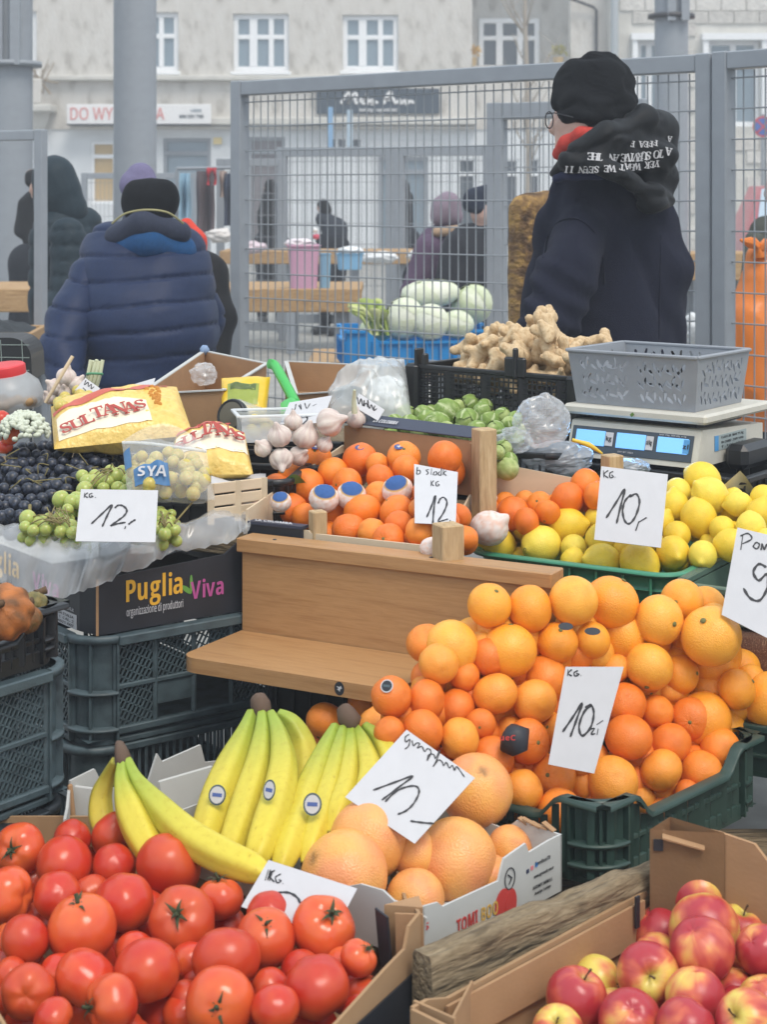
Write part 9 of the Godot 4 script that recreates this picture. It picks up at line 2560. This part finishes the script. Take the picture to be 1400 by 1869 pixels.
	for sx in [-1, 1]: part(wt, "end_board", M.new().box(Vector3(0.22 * sx, 0.045, 0), Vector3(0.02, 0.09, 0.38), Basis(), 0.003).mesh(), mats.timber)
	part(wt, "base", M.new().box(Vector3(0, 0.01, 0), Vector3(0.42, 0.012, 0.38)).mesh(), mats.timber)
	market_table(-200, 76, 642, 5.3, 20, 0.6, "timber table end under the wooden tray")
	solo("dark_cover", sheet(func(a, b): return at(-120 + a * 185, 562 + a * 30 + b * 26, 5.3 - b * 0.2) + Vector3(0, 0.03 * noise3(Vector3(a * 9, b * 9, 0), 0.3), 0), 24, 10), fabric("cover_dark", "2f3336", 0.5), "dark crinkled sheet laid over the wooden tray's produce", "cover")
	# parked car with a lit headlamp
	var car := thing("parked_car", "red car with one lit headlamp beyond the mesh panel", "car", "", Transform3D(Basis.from_euler(Vector3(0, -0.12, 0)), Vector3(4.55, 0, -17.9)))
	var red := mat("car_red", hexa("b5394a"), 0.3)
	red.clearcoat_enabled = true
	red.clearcoat = 0.8
	var rows := []
	for q in [[2.0, 0.35, 0.80, 0.62], [2.02, 0.55, 0.84, 0.75], [1.9, 0.72, 0.86, 0.82], [1.2, 0.86, 0.86, 0.95], [0.7, 0.92, 0.85, 1.3], [0.2, 0.92, 0.84, 1.42], [-0.8, 0.92, 0.84, 1.44], [-1.6, 0.95, 0.83, 1.3], [-1.95, 0.8, 0.80, 0.9]]:
		var z: float = q[0]
		var hw: float = q[2]
		var tp: float = q[3]
		var belt := minf(0.92, tp)
		rows.append([Vector3(-hw * 0.9, 0.25, z), Vector3(-hw, 0.45, z), Vector3(-hw, belt * 0.9, z), Vector3(-hw * 0.93, belt, z), Vector3(-hw * 0.72, tp, z), Vector3(0, tp + 0.03, z), Vector3(hw * 0.72, tp, z), Vector3(hw * 0.93, belt, z), Vector3(hw, belt * 0.9, z), Vector3(hw, 0.45, z), Vector3(hw * 0.9, 0.25, z)])
	var cm := M.new().grid(rows)
	var fr: Array = rows[0]
	for j in fr.size() - 2: cm.tri(fr[0], fr[j + 2], fr[j + 1])
	part(car, "body", cm.mesh(), red)
	var wsm := M.new()
	wsm.quad(Vector3(-0.72, 0.98, 1.19), Vector3(0.72, 0.98, 1.19), Vector3(0.60, 1.38, 0.44), Vector3(-0.60, 1.38, 0.44))
	part(car, "windscreen", wsm.mesh(), mat("car_glass", hexa("9fb0bd"), 0.1, 0.9), Transform3D(Basis(), Vector3(0, 0.03, 0.06)))
	part(car, "bumper", M.new().box(Vector3(0, 0.42, 2.02), Vector3(1.6, 0.22, 0.12), Basis(), 0.04).mesh(), mat("car_dark", hexa("4a2a30"), 0.5))
	for sx in [-1, 1]:
		var wl := part(car, "wheel", M.new().lathe([Vector2(0, -0.1), Vector2(0.2, -0.1), Vector2(0.31, -0.09), Vector2(0.32, 0), Vector2(0.31, 0.09), Vector2(0.2, 0.1), Vector2(0, 0.1)], 20, Vector3.ZERO, Basis(Vector3.BACK, PI / 2)).mesh(), mats.crate_black, Transform3D(Basis(), Vector3(sx * 0.76, 0.32, 1.3)))
		part(wl, "rim", M.new().lathe([Vector2(0, -0.11), Vector2(0.18, -0.11), Vector2(0.19, 0.11), Vector2(0, 0.11)], 16, Vector3.ZERO, Basis(Vector3.BACK, PI / 2)).mesh(), mats.grey_paint)
		part(car, "wheel", wl.mesh, mats.crate_black, Transform3D(Basis(), Vector3(sx * 0.76, 0.32, -1.3)))
		var hl := mat("headlamp_glow", hexa("fff2d8"), 0.2)
		hl.emission_enabled = true
		hl.emission = Color(1.0, 0.93, 0.78)
		hl.emission_energy_multiplier = 3.0
		part(car, "headlamp", M.new().lathe([Vector2(0, -0.04), Vector2(0.08, -0.03), Vector2(0.1, 0.0), Vector2(0.07, 0.03), Vector2(0, 0.04)], 16, Vector3.ZERO, Basis(Vector3.RIGHT, PI / 2)).mesh(), hl if sx < 0 else mats.car_glass, Transform3D(Basis(), Vector3(sx * 0.62, 0.72, 2.0)))
	var lamp := SpotLight3D.new()
	lamp.name = "headlamp_light"
	lamp.light_energy = 1.2
	lamp.light_color = Color(1.0, 0.93, 0.78)
	lamp.spot_angle = 40.0
	lamp.spot_range = 40.0
	lamp.spot_attenuation = 2.0
	lamp.light_size = 0.1
	lamp.shadow_enabled = true
	car.add_child(lamp)
	lamp.transform = Transform3D(Basis(Vector3.UP, PI), Vector3(-0.62, 0.72, 2.1))
	# no-stopping sign and a bare tree
	var sg := thing("road_sign", "round blue and red no-stopping sign on a pole by the stone house", "road sign")
	var sp := at(1394, 231, 20.0)
	part(sg, "pole", M.new().tube([Vector3(sp.x, 0, sp.z - 0.04), sp + Vector3(0, 0.2, -0.04)], 0.03, 8).mesh(), mats.grey_paint)
	for q in [[0.17, "red", 0.0], [0.135, "blue", 0.006]]: part(sg, "disc", M.new().prism(_oval(q[0], q[0]), 0.006, Transform3D(Basis(), sp + Vector3(0, 0, q[2]))).mesh(), mat("sign_" + q[1] + "_paint", hexa("b8414f" if q[1] == "red" else "3a5ea8"), 0.5))
	for an in [PI / 4, -PI / 4]: part(sg, "cross_bar", M.new().box(sp + Vector3(0, 0, 0.008 + 0.003 * an), Vector3(0.27, 0.03, 0.006), Basis(Vector3.BACK, an)).mesh(), mats.sign_red_paint)
	var tr := thing("bare_tree", "thin leafless tree in front of the loggia", "tree")
	var tm := M.new()
	var base := at(962, 355, 18.0) * Vector3(1, 0, 1)
	tm.tube([base, base + Vector3(0.03, 2.0, 0), base + Vector3(-0.03, 4.0, 0), base + Vector3(0.02, 6.5, 0)], [0.05, 0.042, 0.03, 0.012], 8)
	part(tr, "trunk", tm.mesh(), mat("bark_pale", hexa("a39a8e"), 0.95))
	var br := M.new()
	for i in 34:
		var h := rng.randf_range(1.6, 5.6)
		var an := rng.randf() * TAU
		var ln := rng.randf_range(0.5, 1.2)
		var a := base + Vector3(0, h, 0)
		var b := a + Vector3(cos(an) * ln * 0.5, ln * 0.8, sin(an) * ln * 0.5)
		br.tube([a, a.lerp(b, 0.5) + Vector3(0, -0.04, 0), b], [0.016, 0.011, 0.004], 5)
		for k in 3:
			var c := a.lerp(b, 0.4 + 0.2 * k)
			br.tube([c, c + Vector3(rng.randf_range(-0.25, 0.25), rng.randf_range(0.1, 0.35), rng.randf_range(-0.2, 0.2))], [0.006, 0.002], 4)
	part(tr, "crown", br.mesh(), mats.bark_pale)

func _ready() -> void:
	rng.seed = 4711
	camera_and_light()
	mats_setup()
	fruit_materials()
	fruit_protos()
	setting()
	shelf()
	left_stack()
	tomatoes()
	grapefruits()
	bananas()
	apples()
	plank()
	mandarin_crates()
	grapes()
	upper_mandarins()
	lemons()
	bags()
	garlic_and_roots()
	sprouts()
	trays_back()
	scale_and_basket()
	woman()
	shopper_in_navy()
	others()
	beyond()
